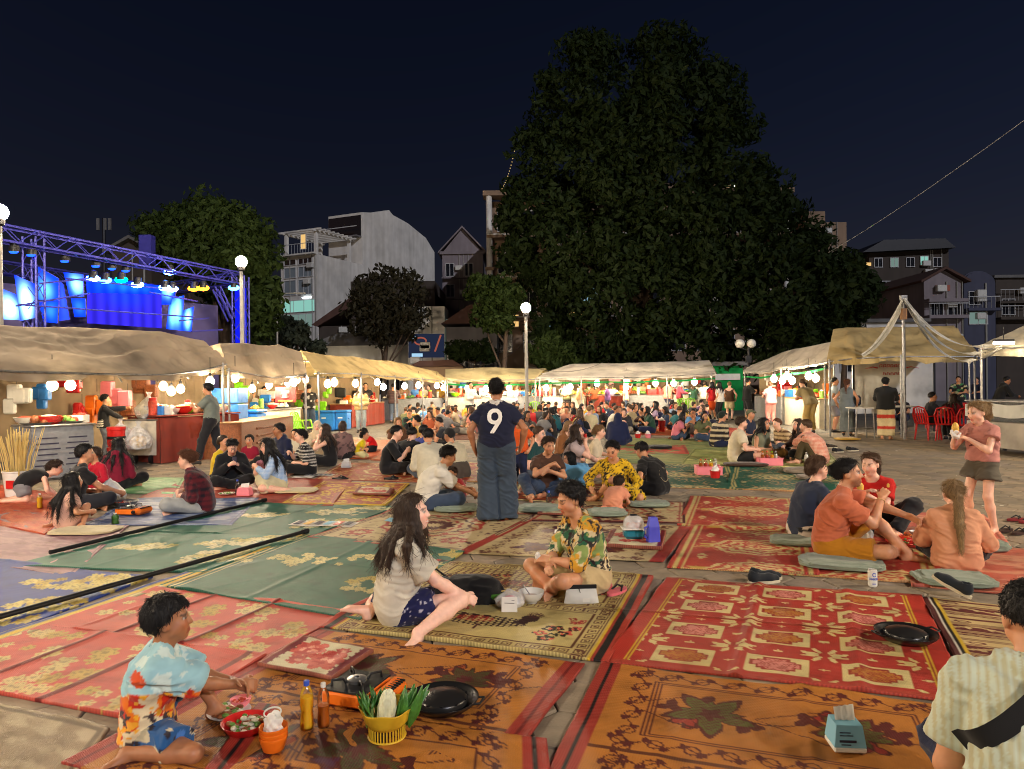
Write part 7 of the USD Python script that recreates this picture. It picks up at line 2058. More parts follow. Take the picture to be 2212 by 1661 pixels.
# the nearest people
F = .0068
pp('boy with bowl-cut black hair in a printed blue and orange shirt, eating', 318, 1600, 94, h=1.22, sex='m', res=.006, skin='brown', hair=('bowl', 'black'), head=(4, 4), lean=10,
   legs=(.10, [(.14, .40, .085), (.25, .6, 1), (0, 1, 0)], [(.24, -.10, .055), (.16, 1, .02), (.3, -1, 0), (.3, 0, -1)]),
   armL=[(-.02, .50, .20), (.6, -.4, -.5)], armR=[(.06, .60, .16), (.6, -.6, -.7)], top=('tee', boy_shirt, {'sleeve': .9, 'wide': .022, 'hem': .04, 'loose': .014, 'neck': .066, 'scoop': .7}), bottom=('shorts', boy_short, {'cut': .70, 'flare': .03}), seed=1)
pp('woman with long dark hair in a pale grey T-shirt and navy print skirt, smiling', 858, 1342, 90, h=1.68, res=F, skin='pale', hair=('long', 'darkbrown'), hairlen=.25, head=(14, 4), lean=9, smile=True,
   legs=(.115, [(.02, -.20, .05), (.5, 1, .05), (-.1, -1, .0), (0, 0, 1)], [(.40, .13, .05), (.15, 1, .14), (.75, -.35, 0), (.1, -.1, -1)]),
   armL=[(.02, .40, .05), (.6, -.4, -.6)], armR=[(.10, .46, .06), (.7, -.3, -.6)], top=('tee', lin(196, 190, 174), {'sleeve': .72, 'wide': .028, 'hem': .12, 'loose': .016}), bottom=('skirt', skirt_print, {'cut': .58, 'flare': .035}), extra=band(lin(150, 50, 30)), seed=2)
pp('woman with short tied curly hair in a green and yellow print blouse, looking down', 1272, 1274, 238, h=1.66, res=F, skin='tan', hair=('curly', 'black'), head=(4, -17), lean=10, shut=True,
   legs=(.115, [(-.12, .27, .055), (.75, .8, .3)], [(-.06, .36, .055), (.95, .62, .25)]), armL=[(.0, .36, .17), (.8, -.2, -.6)], armR=[(-.02, .37, .14), (.8, -.2, -.6)],
   top=('three', blouse_print, {'sleeve': 1.2, 'hem': .02, 'loose': .004, 'wide': .006, 'neck': .085, 'scoop': .9, 'drop': .03}), bottom=('shorts', lin(186, 164, 120), {'cut': .62, 'flare': .03}), extra=both(earrings, band(lin(200, 170, 120), -1)), seed=3)
pp('standing person in a navy shirt with a white 9 and wide jeans', 1074, 1126, 3, h=1.66, sex='f', res=.008, skin='brown', fat=1.14, hair=('topknot', 'black'), legs=(.93, [(.105, -.02, .085), (.1, 1, 0)], [(.115, .04, .085), (.1, 1, 0)]), lean=2, head=(0, -14),
   armL=[(.27, .05, -.06), (.7, -.5, 0)], armR=[(.30, .06, -.03), (.7, -.5, 0)], top=('tee', bandana_collar(lin(24, 28, 50), lin(206, 200, 190)), {'sleeve': .60, 'hem': .03, 'loose': .012}), bottom=('wide', lin(54, 66, 80), {'flare': .07, 'loose': .008}), extra=number_nine, seed=4)
pp('man in a salmon T-shirt and mustard shorts eating, hair in a bun', 1792, 1206, 86, h=1.80, sex='m', res=F, skin='tan', hair=('bun', 'black'), head=(6, 3), lean=13, beard=.5,
   legs=(.115, [(.04, .60, .08), (.22, .5, 1)], [(-.16, .52, .055), (.75, 1, .18)]), armL=[(.02, .66, .26), (.7, .3, .5)], armR=[(.02, .40, .42), (.5, -.2, -1)],
   top=('tee', lin(186, 100, 68), {'sleeve': .66, 'wide': .018, 'hem': .09}), bottom=('shorts', lin(172, 112, 22), {'cut': .80, 'flare': .03}), extra=band(lin(190, 160, 110), 1), seed=5)
pp('young woman in a red shirt and black leggings holding a sandwich', 1890, 1142, 196, h=1.62, res=.0095, skin='fair', hair=('pony', 'brown'), head=(6, -10), lean=8, shut=True, ponyz=.0,
   legs=(.115, [(.30, .42, .06), (.7, 1, .1)], [(-.12, .30, .055), (.8, .8, .2)]), armL=[(.0, .32, .32), (.7, -.3, -.6)], armR=[(.02, .30, .33), (.7, -.3, -.6)], top=('tee', lin(186, 30, 24), {'neck': .075, 'scoop': .9}), bottom=('leggings', lin(28, 28, 32)), seed=6)
pp('person in a dark denim vest half hidden behind the man in the salmon shirt', 1738, 1176, 55, dy=.25, h=1.66, res=.012, skin='fair', hair=('tie', 'brown'), lean=14, armL='lap', armR='knees', top=('tee', lin(38, 46, 66), {'sleeve': .5}), bottom=('trousers', motley(lin(196, 180, 164), [BK], 16, 3)), seed=7)
pp('girl with a long blond ponytail in a peach sweatshirt seen from behind', 2066, 1228, 352, h=1.40, res=F, skin='fair', hair=('pony', 'blond'), hairlen=.44, head=(-6, -4), lean=10, ponyz=-.0, armL=[(.16, .34, .10), (.7, -.3, -.6)], armR=[(.16, .34, .10), (.7, -.3, -.6)],
   top=('long', lin(208, 148, 112), {'loose': .022, 'hem': .13, 'wide': .018, 'wr': .02}), bottom=('trousers', BK), seed=8)
pp('barefoot blond girl standing in a pink T-shirt, holding bread', 2124, 1150, 216, fat=.86, h=1.36, res=.0072, skin='fair', hair=('pony', 'blond'), hairlen=.2, ponyz=.07, legs=(.93, [(.13, -.03, .085), (.1, 1, 0)], [(.13, .07, .085), (.1, 1, 0)]), head=(8, -12), lean=2,
   armL=[(.02, .26, .30), (.7, -.2, -.8)], armR=[(.16, .30, .34), (.5, -.2, -.8)], top=('tee', lin(176, 118, 108), {'sleeve': .36, 'hem': -.01, 'loose': .014, 'wide': .016}), bottom=('shorts', lin(84, 78, 66), {'cut': .48, 'flare': .045}), extra=tee_print, seed=9)
person('man with short black hair in a pale striped shirt at the lower right corner', (1.724, 2.30), 30, h=1.80, sex='m', res=F, skin='tan', hair=('crop', 'black'), lean=16, head=(-8, -14), armL='lap', armR='lap',
   top=('tee', stripes(lin(184, 182, 150), lin(192, 202, 186), .026, .45, 0), {'sleeve': .72, 'loose': .016}), bottom=('trousers', NV), extra=shoulder_strap, seed=10)
# people in the middle
M = .0155
pp('man in a white polo shirt and jeans leaning forward', 918, 1102, 82, h=1.74, sex='m', res=.011, skin='tan', hair=('short', 'black'), lean=26, head=(-4, -22), armL=[(.06, .55, .12), (.6, -.4, -.6)], armR=[(.06, .60, .08), (.6, -.4, -.6)], top=('tee', lin(206, 200, 186), {'sleeve': .75, 'loose': .012}), bottom=('trousers', JN), seed=11)
pp('woman in a dark red plaid shirt and pale jeans with a brown bun', 440, 1106, 282, h=1.62, res=.012, skin='fair', hair=('bun', 'auburn'), lean=18, head=(6, -6), armL='lap', armR='knees', top=('long', plaid(lin(92, 26, 34), lin(30, 20, 30), .075), {'hem': .12, 'loose': .014}), bottom=('trousers', lin(150, 152, 150)), seed=12)
pp('girl in a pale pink dress with long black hair at the left', 140, 1142, 78, h=1.18, res=.012, skin='tan', hair=('long', 'black'), lean=10, legs='side', armR='knees', armL='lap', top=('tee', lin(206, 160, 140), {'hem': .14, 'loose': .016}), bottom=('shorts', lin(206, 160, 140), {'cut': .5}), seed=13)
pp('young man in black beside the girl in the pink dress', 158, 1104, 84, h=1.72, sex='m', res=.013, skin='tan', hair=('short', 'black'), lean=12, head=(10, 2), armR='reach', top=('tee', BK), bottom=('trousers', lin(30, 32, 40)), seed=14)
pp('small boy in a crimson top kneeling by the menu table', 212, 1078, 236, h=1.24, sex='m', res=.013, skin='tan', hair=('bowl', 'darkbrown'), legs='kneel', lean=4, head=(12, 0), armL='knees', armR='reach', top=('long', lin(170, 20, 44)), bottom=('trousers', lin(140, 20, 40)), seed=15)
pp('person in a wine red jacket sitting behind the small boy in crimson', 248, 1058, 25, h=1.6, res=M, skin='tan', hair=('long', 'black'), lean=14, top=('hood', lin(112, 18, 42)), bottom=('trousers', BK), seed=16)
pp('girl in black crawling on the orange red mat at the left edge', 48, 1084, 92, h=1.3, res=M, skin='fair', hair=('tie', 'darkbrown'), legs=(.30, [(.10, -.30, .055), (.15, 1, -.3)], [(.10, -.30, .055), (.15, 1, -.3)]), lean=66, head=(0, -20), armL=[(.16, .55, -.24), (.7, -.5, 0)], armR=[(.16, .55, -.24), (.7, -.5, 0)], top=('tank', BK), bottom=('shorts', lin(120, 118, 120)), seed=17)
pp('girl in a black hoodie looking down at her phone', 498, 1052, 172, h=1.6, res=.014, skin='fair', hair=('tie', 'black'), lean=16, head=(0, -34), shut=True, armL='hold', armR='hold', top=('hood', lin(24, 25, 28), {'loose': .02}), bottom=('trousers', BK), seed=18)
pp('person in yellow mostly hidden behind the girl in the black hoodie', 474, 1040, 120, h=1.5, res=.02, skin='tan', hair=('tie', 'darkbrown'), top=('tee', lin(206, 176, 28)), bottom=('trousers', BK), seed=19)
pp('small child in a pink top between the hoodie girl and the pale blue cardigan', 572, 1042, 160, h=1.08, res=M, skin='fair', hair=('bob', 'black'), top=('tee', lin(206, 128, 136)), bottom=('trousers', BK), seed=20)
pp('child in a wine red top behind the girl in the black hoodie', 542, 1010, 200, h=1.2, res=M, skin='tan', hair=('short', 'black'), top=('tee', lin(130, 20, 44)), bottom=('trousers', BK), seed=21)
pp('girl with long black hair in a pale blue checked cardigan and cream skirt', 602, 1060, 262, h=1.6, res=.0135, skin='fair', hair=('long', 'black'), hairlen=.36, lean=12, head=(0, -10), legs='side', armL='hold', armR='lap', top=('long', plaid(lin(140, 168, 206), lin(170, 190, 212), .06), {'hem': .1}), bottom=('skirt', lin(200, 188, 150), {'cut': .95}), seed=22)
pp('man in a navy jacket turning his head left', 614, 1012, 232, h=1.74, sex='m', res=.0145, skin='brown', hair=('short', 'black'), lean=8, head=(38, 0), top=('jacket', NV), bottom=('trousers', BK), seed=23)
pp('woman in a black shirt with white stripes', 668, 1024, 264, h=1.62, res=.013, skin='fair', hair=('tie', 'black'), lean=12, head=(0, -6), fat=1.1, armL='lap', armR='hold', top=('tee', stripes(lin(190, 186, 176), lin(24, 24, 26), .055, .32), {'sleeve': .95}), bottom=('trousers', lin(22, 22, 24)), seed=24)
pp('woman with long wavy dark hair in a black vest raising her hand to her face', 714, 1006, 268, h=1.64, res=.015, skin='fair', hair=('long', 'darkbrown'), lean=8, armL='eat', armR='eat', top=('tank', BK), bottom=('trousers', lin(24, 24, 26)), seed=25)
pp('person in a beige headscarf behind the woman in the black vest', 688, 988, 190, h=1.6, res=.018, skin='fair', hair=('hijab', lin(196, 176, 146)), top=('long', lin(196, 180, 150)), bottom=('trousers', lin(150, 130, 100)), armL='hold', armR='hold', seed=26)
pp('person in a grey brown patterned top seen from behind', 738, 992, 15, h=1.62, res=.018, skin='fair', hair=('bob', 'darkbrown'), lean=10, top=('long', motley(lin(120, 92, 88), [lin(70, 54, 54)], 16, 6)), bottom=('trousers', BK), seed=27)
pp('child in a cream top sitting behind the woman in the striped shirt', 640, 992, 200, h=1.25, res=.02, skin='tan', hair=('short', 'black'), top=('tee', lin(196, 186, 160)), bottom=('trousers', BK), seed=28)
pp('man with glasses in a black T-shirt looking at his phone', 838, 1024, 98, h=1.74, sex='m', res=.0135, skin='fair', hair=('short', 'black'), lean=12, head=(4, -10), armL='hold', armR='hold', top=('tee', lin(24, 25, 27), {'sleeve': .9}), bottom=('trousers', lin(24, 24, 28)), seed=29)
pp('person in black with a rounded back beside the man with glasses', 876, 1018, 30, h=1.66, sex='m', res=.0155, skin='fair', hair=('short', 'black'), lean=22, head=(0, -20), top=('long', lin(20, 20, 22)), bottom=('trousers', BK), seed=30)
pp('woman with long light brown hair left of the man in the mustard T-shirt', 858, 978, 160, h=1.62, res=.018, skin='tan', hair=('long', (.16, .08, .03)), top=('tee', lin(90, 60, 40)), bottom=('trousers', BK), seed=31)
pp('man in a mustard T-shirt facing left', 914, 972, 286, h=1.7, sex='m', res=.017, skin='tan', hair=('short', 'black'), lean=14, armL='hold', armR='eat', top=('tee', lin(196, 156, 78)), bottom=('trousers', lin(60, 60, 66)), seed=32)
pp('man in a cream long shirt seen from behind, left of the standing woman', 930, 1038, 350, h=1.74, sex='m', res=.0145, skin='tan', hair=('short', 'black'), lean=16, head=(0, -14), top=('long', lin(196, 188, 164), {'loose': .018}), bottom=('trousers', JN), seed=33)
pp('person in bright blue partly hidden by the man in the cream long shirt', 900, 1012, 60, h=1.66, sex='m', res=.018, skin='tan', hair=('short', 'black'), lean=16, top=('long', lin(36, 52, 140)), bottom=('trousers', BK), seed=34)
pp('man in a cream shirt and cap beside the standing woman', 990, 1032, 318, h=1.72, sex='m', res=.0145, skin='tan', hair=('cap', 'black'), capcol=BK, lean=18, head=(0, -10), top=('long', lin(190, 180, 150)), bottom=('trousers', lin(70, 62, 54), {'loose': .03}), seed=35)
pp('man in dark grey bending over his food behind the man in cream', 972, 972, 282, h=1.7, sex='m', res=.018, skin='tan', hair=('short', 'black'), lean=24, head=(0, -14), armL='hold', armR='eat', top=('tee', lin(48, 50, 54)), bottom=('trousers', BK), seed=36)
pp('baby in red crawling behind the man in the white polo shirt', 994, 1074, 215, h=.78, res=.013, skin='tan', hair=('crop', 'darkbrown'), legs='kneel', lean=40, head=(0, -10), armL='reach', armR='reach', top=('tee', lin(150, 40, 40)), bottom=('trousers', lin(120, 30, 36)), seed=37)
pp('small girl in a yellow top and pale skirt on the orange mat', 776, 990, 100, h=1.0, res=.017, skin='tan', hair=('tie', 'black'), legs='kneel', lean=20, top=('tee', lin(214, 190, 20)), bottom=('skirt', lin(206, 196, 140), {'cut': .95}), seed=38)
pp('small child in a scarlet top beside the small girl in yellow', 806, 976, 250, h=1.05, res=.017, skin='tan', hair=('short', 'black'), legs='kneel', lean=34, head=(0, -20), armL='reach', armR='reach', top=('tee', lin(206, 20, 24)), bottom=('trousers', BK), seed=39)
pp('boy in an orange T-shirt standing behind the woman with the number 9', 1124, 1048, 195, h=1.10, sex='m', res=.014, skin='tan', hair=('short', 'black'), legs='stand', head=(-30, -24), armL='down', armR='down', top=('tee', lin(206, 84, 30)), bottom=('trousers', NV), seed=40)
pp('man with cropped hair in a teal T-shirt', 1150, 1036, 120, h=1.76, sex='m', res=.0145, skin='fair', hair=('crop', 'brown'), lean=10, head=(-10, -4), armL='knees', armR='lap', top=('tee', lin(30, 66, 66)), bottom=('trousers', JN), seed=41)
pp('woman in a brown T-shirt and jeans picking at food in her hands', 1180, 1066, 168, h=1.66, res=.011, skin='tan', hair=('tie', 'darkbrown'), lean=10, head=(-14, -16), shut=True, legs=(.115, [(-.10, .34, .055), (.8, .8, .2)], [(.34, .62, .06), (.7, .8, .3)]), armL=[(.02, .30, .25), (.8, -.2, -.5)], armR=[(.02, .32, .34), (.8, -.2, -.5)], top=('tee', lin(72, 48, 36)), bottom=('trousers', JN), seed=42)
pp('bearded man with long curly hair in a lilac grey T-shirt drinking', 1234, 1034, 100, h=1.80, sex='m', res=.0125, skin='fair', hair=('long', 'darkbrown'), hairlen=.14, beard=.75, lean=8, head=(0, 4), armL='reach', armR='eat', top=('tee', lin(170, 152, 150), {'loose': .016}), bottom=('trousers', lin(60, 64, 72)), seed=43)
pp('woman in a pale cream top facing right beside the bearded long-haired man', 1282, 1016, 96, h=1.62, res=.0165, skin='fair', hair=('tie', (.16, .09, .04)), lean=8, head=(0, -6), armL='knees', armR='lap', top=('tee', lin(206, 190, 160), {'sleeve': .9}), bottom=('trousers', lin(196, 186, 166)), seed=44)
pp('woman with blond brown hair in a brown jacket behind the bearded man', 1214, 996, 118, h=1.64, res=.018, skin='fair', hair=('bob', (.2, .11, .05)), lean=12, head=(0, -10), top=('jacket', lin(128, 82, 46)), bottom=('trousers', BK), seed=45)
pp('small child in a multicoloured shirt next to the blue pillow', 1240, 1058, 275, h=1.02, res=.012, skin='tan', hair=('bob', 'black'), lean=6, head=(-20, -8), top=('tee', motley(lin(200, 150, 30), [lin(190, 30, 24), lin(40, 80, 150), lin(40, 120, 60)], 14, 8)), bottom=('trousers', lin(50, 60, 90)), seed=46)
pp('smiling woman in a yellow and black batik dress looking down', 1330, 1082, 192, h=1.64, res=.0105, skin='tan', hair=('tie', 'black'), lean=10, head=(4, -20), smile=True, shut=True, legs='side', armL=[(.24, .26, .04), (.7, -.3, -.4)], armR=[(.30, .26, .10), (.7, -.3, -.4)], top=('long', batik, {'neck': .075, 'scoop': .8}), bottom=('skirt', batik, {'cut': 1.0, 'flare': .03}), seed=47)
pp('teenager in black with a pale ring printed on the back, head bowed', 1424, 1068, 300, h=1.58, sex='m', res=.011, skin='tan', hair=('short', 'black'), lean=26, head=(20, -34), legs='cross', armL='knees', armR='knees', top=('tee', lin(22, 22, 23)), bottom=('trousers', lin(20, 20, 22)), extra=ring_print, seed=48)
pp('baby in a peach top crawling away over a grey cushion', 1322, 1104, 28, h=.86, res=.0095, skin='tan', hair=('crop', 'darkbrown'), legs=(.20, [(.10, -.25, .05), (.15, 1, -.3)], [(.10, -.25, .05), (.15, 1, -.3)]), lean=52, head=(0, 10), armL=[(.16, .45, -.12), (.7, -.5, 0)], armR=[(.16, .45, -.12), (.7, -.5, 0)], top=('tee', lin(212, 140, 108), {'loose': .018}), bottom=('trousers', lin(212, 140, 108)), seed=49)
pp('woman in a navy headscarf and gown seen from behind', 1334, 962, 8, h=1.62, res=.018, skin='tan', hair=('hijab', lin(26, 34, 66)), lean=8, top=('long', lin(26, 34, 66), {'loose': .05, 'hem': .2}), bottom=('skirt', lin(26, 34, 66), {'cut': 1.0}), seed=50)
pp('man in a black and white striped jersey and cap, back to the camera', 1548, 966, 50, h=1.76, sex='m', res=.016, skin='tan', hair=('cap', 'black'), capcol=lin(30, 40, 34), lean=16, top=('long', stripes(lin(186, 172, 140), lin(34, 30, 32), .13, .5)), bottom=('trousers', NV), seed=51)
pp('bearded man in a white T-shirt and black shorts', 1590, 1000, 76, h=1.80, sex='m', res=.013, skin='fair', hair=('short', 'darkbrown'), beard=.7, lean=8, armL='knees', armR='knees', top=('tee', lin(206, 194, 168), {'hem': .12, 'loose': .016}), bottom=('shorts', BK), seed=52)
pp('laughing woman in a grey green vest top with dark hair', 1642, 992, 128, h=1.66, res=.0145, skin='tan', hair=('long', 'black'), hairlen=.16, lean=8, smile=True, head=(-14, 0), top=('tank', lin(120, 122, 98)), bottom=('trousers', lin(150, 116, 60)), seed=53)
pp('woman in a brown and cream striped top leaning in', 1702, 976, 232, h=1.64, res=.018, skin='fair', hair=('tie', 'auburn'), lean=28, head=(0, -10), top=('long', stripes(lin(196, 170, 130), lin(90, 62, 40), .10, .5)), bottom=('trousers', lin(60, 66, 80)), seed=54)
pp('woman with long dark hair in black beside the pink plaid man', 1736, 992, 238, h=1.62, res=.0155, skin='fair', hair=('long', 'darkbrown'), lean=10, armL='knees', armR='knees', top=('tank', BK), over=[('jacket', lin(60, 36, 28))], bottom=('trousers', BK), seed=55)
pp('bearded man in a pink plaid shirt with hands at his mouth', 1772, 1004, 284, h=1.80, sex='m', res=.013, skin='fair', hair=('short', 'brown'), beard=.6, lean=24, head=(0, 0), legs='hug', armL='eat', armR='eat', top=('long', plaid(lin(204, 130, 108), lin(214, 168, 146), .07), {'loose': .018}), bottom=('trousers', lin(80, 70, 48)), seed=56)
pp('man in a camouflage cap behind the laughing woman', 1612, 958, 120, h=1.74, sex='m', res=.02, skin='tan', hair=('cap', 'black'), capcol=lin(96, 100, 76), lean=10, top=('tee', lin(40, 46, 66)), bottom=('trousers', BK), seed=57)
# people standing and at the stalls
def st(label, u, v, yaw, h=1.66, sex='m', res=.02, **k):
 k.setdefault('legs', 'stand'); k.setdefault('armL', 'down'); k.setdefault('armR', 'down'); k.setdefault('shoes', lin(30, 28, 28)); k.setdefault('hair', ('short', 'black')); k.setdefault('lean', 3)
 return pp(label, u, v, yaw, h=h, sex=sex, res=res, **k)
WALK = (.92, [(.10, .24, .085), (.05, 1, 0)], [(.10, -.24, .10), (.05, 1, 0)])
st('man in a grey green T-shirt and black trousers walking past the red counter', 458, 1004, 292, 1.72, res=.0145, skin='tan', legs=WALK, head=(14, -4), armL='hold', armR='hold', top=('tee', lin(112, 120, 112), {'hem': .12}), bottom=('trousers', lin(34, 34, 38)), seed=60)
st('boy in a black top with a striped side pointing across the white cart', 224, 992, 88, 1.46, res=.0155, skin='tan', armL='point', armR='reach', top=('long', lambda v, J: np.where(((v[:, 2] / .05 % 1 < .4) & (v[:, 1] < -.02) & (v[:, 2] < .95))[:, None], W_, BK)), bottom=('trousers', lin(96, 100, 110)), seed=61)
st('woman with tied black hair behind the boy pointing across the cart', 200, 978, 80, 1.55, 'f', res=.019, skin='tan', hair=('tie', 'black'), top=('tee', lin(60, 54, 56)), bottom=('trousers', BK), armL='counter', armR='counter', seed=62)
st('woman in a pale grey top at the left edge behind the table', 22, 985, 275, 1.55, 'f', res=.019, skin='fair', hair=('tie', 'darkbrown'), top=('long', lin(160, 154, 156)), bottom=('trousers', BK), armL='counter', armR='counter', seed=63)
st('stall keeper in bright red behind the red draped counter', 356, 966, 182, 1.58, 'f', res=.02, skin='tan', hair=('tie', 'black'), top=('tee', lin(190, 24, 24)), bottom=('trousers', BK), armL='counter', armR='counter', seed=64)
st('stall keeper with a dark fringe behind the white cart', 270, 962, 175, 1.56, 'f', res=.022, skin='tan', hair=('bob', 'black'), top=('tee', lin(70, 60, 60)), bottom=('trousers', BK), armL='counter', armR='counter', seed=65)
st('stall keeper in orange beside the red menu board', 572, 942, 170, 1.62, res=.021, skin='tan', top=('tee', lin(214, 90, 24)), bottom=('trousers', lin(30, 70, 60)), armL='counter', armR='counter', seed=66)
st('person in a pale shirt behind the blue cool box left of the orange keeper', 545, 945, 30, 1.5, res=.022, skin='tan', top=('tee', lin(190, 180, 160)), bottom=('trousers', lin(120, 116, 106)), seed=67)
st('man in a black printed T-shirt and jeans seen from behind beside the green chair', 668, 936, 8, 1.68, res=.018, skin='tan', top=('tee', motley(BK, [lin(150, 150, 150)], 9, 3, .62), {'hem': .1}), bottom=('trousers', lin(56, 70, 92)), armL='counter', armR='counter', seed=68)
st('person in a black top with light print behind the blue cool boxes', 732, 920, 20, 1.62, res=.021, skin='tan', hair=('short', 'black'), top=('tee', motley(BK, [lin(140, 136, 120)], 9, 5, .66)), bottom=('trousers', JN), armL='point', armR='counter', seed=69)
st('girl in a tan sweater and pale jeans standing by the two small children', 780, 934, 176, 1.60, 'f', res=.0165, skin='fair', hair=('long', 'darkbrown'), hairlen=.2, head=(10, 0), armL='lap', armR='lap', top=('long', lin(186, 156, 104), {'loose': .026, 'hem': .1}), bottom=('trousers', lin(140, 150, 152)), seed=70)
st('tall man in black behind the girl in the tan sweater', 790, 916, 170, 1.74, res=.021, skin='tan', top=('tee', lin(30, 30, 34)), bottom=('trousers', BK), seed=71)
st('man in a dark striped shirt and jeans seen from behind under the tan canopy', 850, 914, 12, 1.70, res=.02, skin='tan', top=('long', stripes(lin(60, 46, 50), lin(84, 66, 68), .07, .5)), bottom=('trousers', lin(84, 100, 124)), armL='counter', armR='counter', seed=72)
st('man in a white long shirt standing left of the number 9 woman', 1014, 918, 120, 1.72, res=.0205, skin='tan', top=('long', lin(206, 202, 188), {'hem': .14, 'loose': .02}), bottom=('trousers', BK), armL='counter', armR='lap', seed=73)
st('man in a brown shirt right behind the head of the number 9 woman', 1088, 898, 170, 1.72, res=.026, skin='tan', top=('tee', lin(70, 50, 46)), bottom=('trousers', BK), seed=74)
st('man in black standing before the sloping grey canopy', 1614, 912, 60, 1.74, res=.0205, skin='tan', armL='hold', armR='hold', top=('tee', lin(22, 22, 24), {'sleeve': .9}), bottom=('shorts', lin(26, 26, 30), {'cut': .95}), seed=75)
st('woman in a dusty pink top and pink trousers at the sloping stall', 1666, 918, 340, 1.62, 'f', res=.0205, skin='fair', hair=('tie', 'brown'), lean=10, armL='counter', armR='counter', top=('tee', lin(186, 140, 146)), bottom=('trousers', lin(206, 130, 126)), seed=76)
st('man in an olive shirt and khaki trousers bending over the stall', 1752, 936, 318, 1.78, res=.018, skin='fair', lean=38, head=(0, -8), hair=('short', 'brown'), armL='reach', armR='reach', top=('tee', lin(156, 142, 104), {'hem': .1}), bottom=('trousers', lin(176, 150, 90)), seed=77)
st('man in a pale blue T-shirt and grey shorts beside the woman in the grey dress', 1801, 934, 80, 1.72, res=.018, skin='tan', top=('tee', lin(176, 190, 200)), bottom=('shorts', lin(140, 136, 136), {'cut': .95}), seed=78)
st('woman in a long grey dress with a reddish ponytail and a dark shoulder bag', 1830, 942, 12, 1.66, 'f', res=.017, skin='tan', hair=('pony', 'auburn'), hairlen=.3, top=('dress', lin(104, 112, 114), {'sleeve': 0, 'len': .78, 'flare': .06}), bottom=('trousers', lin(50, 56, 64)), seed=79)
st('person in a black hoodie and white trousers with red bands', 1914, 950, 4, 1.68, res=.016, skin='tan', hair=('topknot', 'black'), shoes=None, armL='hold', armR='hold', top=('hood', lin(26, 27, 28), {'loose': .024}), bottom=('trousers', lambda v, J: np.where(((v[:, 2] / J['s'] % .30) < .085)[:, None], lin(186, 60, 46), lin(206, 190, 150)), {'loose': .024, 'flare': .03}), seed=80)
st('woman in black seated behind the long folding table at the banner', 1950, 940, 200, 1.6, 'f', res=.0205, skin='tan', hair=('tie', 'black'), legs='chair', lean=10, armL='counter', armR='counter', top=('tee', lin(28, 28, 34)), bottom=('trousers', NV), dy=.9, seed=81)
st('man with dark hair in black on the left red chair', 2010, 950, 70, 1.68, res=.018, skin='tan', legs='chair', armL='hold', armR='hold', top=('tee', lin(34, 36, 44)), bottom=('trousers', BK), seed=82)
st('woman with long brown hair in maroon on a red chair seen from behind', 2058, 950, 20, 1.6, 'f', res=.018, skin='tan', hair=('long', 'darkbrown'), legs='chair', armL='hold', armR='hold', top=('tee', lin(110, 20, 34)), bottom=('trousers', JN), seed=83)
st('man in a dark printed T-shirt facing the camera at the red table', 2072, 912, 190, 1.74, res=.018, skin='tan', armL='counter', armR='counter', top=('tee', motley(lin(36, 34, 36), [lin(180, 176, 140), lin(60, 120, 80)], 8, 9, .62), {'hem': .1}), bottom=('trousers', BK), seed=84)
st('person in navy between the man in the printed T-shirt and the glass counter', 2112, 905, 210, 1.70, res=.021, skin='tan', top=('tee', NV), bottom=('trousers', BK), armL='counter', armR='counter', seed=85)
st('man in a black hoodie leaning over the glass food counter', 2158, 925, 70, 1.74, res=.018, skin='brown', lean=24, head=(0, -12), armL='reach', armR='reach', top=('hood', lin(26, 26, 27)), bottom=('trousers', BK), seed=86)
st('woman with bare shoulders in a brown top and beige skirt seen from behind', 1576, 908, 10, 1.62, 'f', res=.022, skin='fair', hair=('tie', (.16, .09, .04)), top=('tank', lin(80, 56, 40), {'neck': .15}), bottom=('shorts', lin(206, 190, 150), {'cut': .9}), seed=87)
st('woman in red with an orange skirt beside the bare shouldered woman', 1540, 906, 330, 1.62, 'f', res=.024, skin='tan', hair=('long', 'black'), top=('tee', lin(180, 30, 34)), bottom=('skirt', lin(210, 80, 30), {'cut': 1.0}), seed=88)
st('woman in a white blouse and black trousers left of the bare shouldered woman', 1556, 910, 300, 1.62, 'f', res=.024, skin='tan', hair=('long', 'black'), top=('tee', lin(200, 196, 186)), bottom=('trousers', BK), seed=89)
st('stall keeper in red behind the food of the sloping stall', 1736, 905, 200, 1.6, 'f', res=.024, skin='tan', hair=('tie', 'black'), top=('tee', lin(160, 30, 34)), bottom=('trousers', BK), armL='counter', armR='counter', seed=90)
# the crowd before the back stalls
rg = random.Random(11)
COLS = [('black', lin(28, 28, 30)), ('white', lin(200, 196, 184)), ('cream', lin(196, 180, 146)), ('dark brown', lin(66, 46, 40)), ('tan', lin(160, 124, 86)), ('wine red', lin(112, 30, 46)), ('grey', lin(116, 114, 112)), ('navy', lin(32, 40, 70)),
  ('pale blue', lin(140, 160, 186)), ('olive', lin(96, 98, 66)), ('salmon', lin(196, 128, 110)), ('lime green', lin(150, 190, 70)), ('mustard', lin(190, 150, 60)), ('lilac', lin(150, 132, 160)), ('dark green', lin(36, 70, 54)), ('beige', lin(176, 156, 126)), ('red', lin(170, 34, 34)), ('peach', lin(206, 150, 120)), ('sky blue', lin(90, 140, 190)), ('charcoal', lin(52, 52, 56)), ('rust', lin(150, 74, 44)), ('teal', lin(40, 100, 104)), ('rose pink', lin(196, 110, 124)), ('purple', lin(84, 52, 100))]
HS = [('short', 'black', 'short black hair'), ('tie', 'black', 'tied black hair'), ('long', 'black', 'long black hair'), ('short', 'brown', 'short brown hair'), ('bob', 'darkbrown', 'dark bobbed hair'), ('long', 'brown', 'long brown hair')]
used = set()
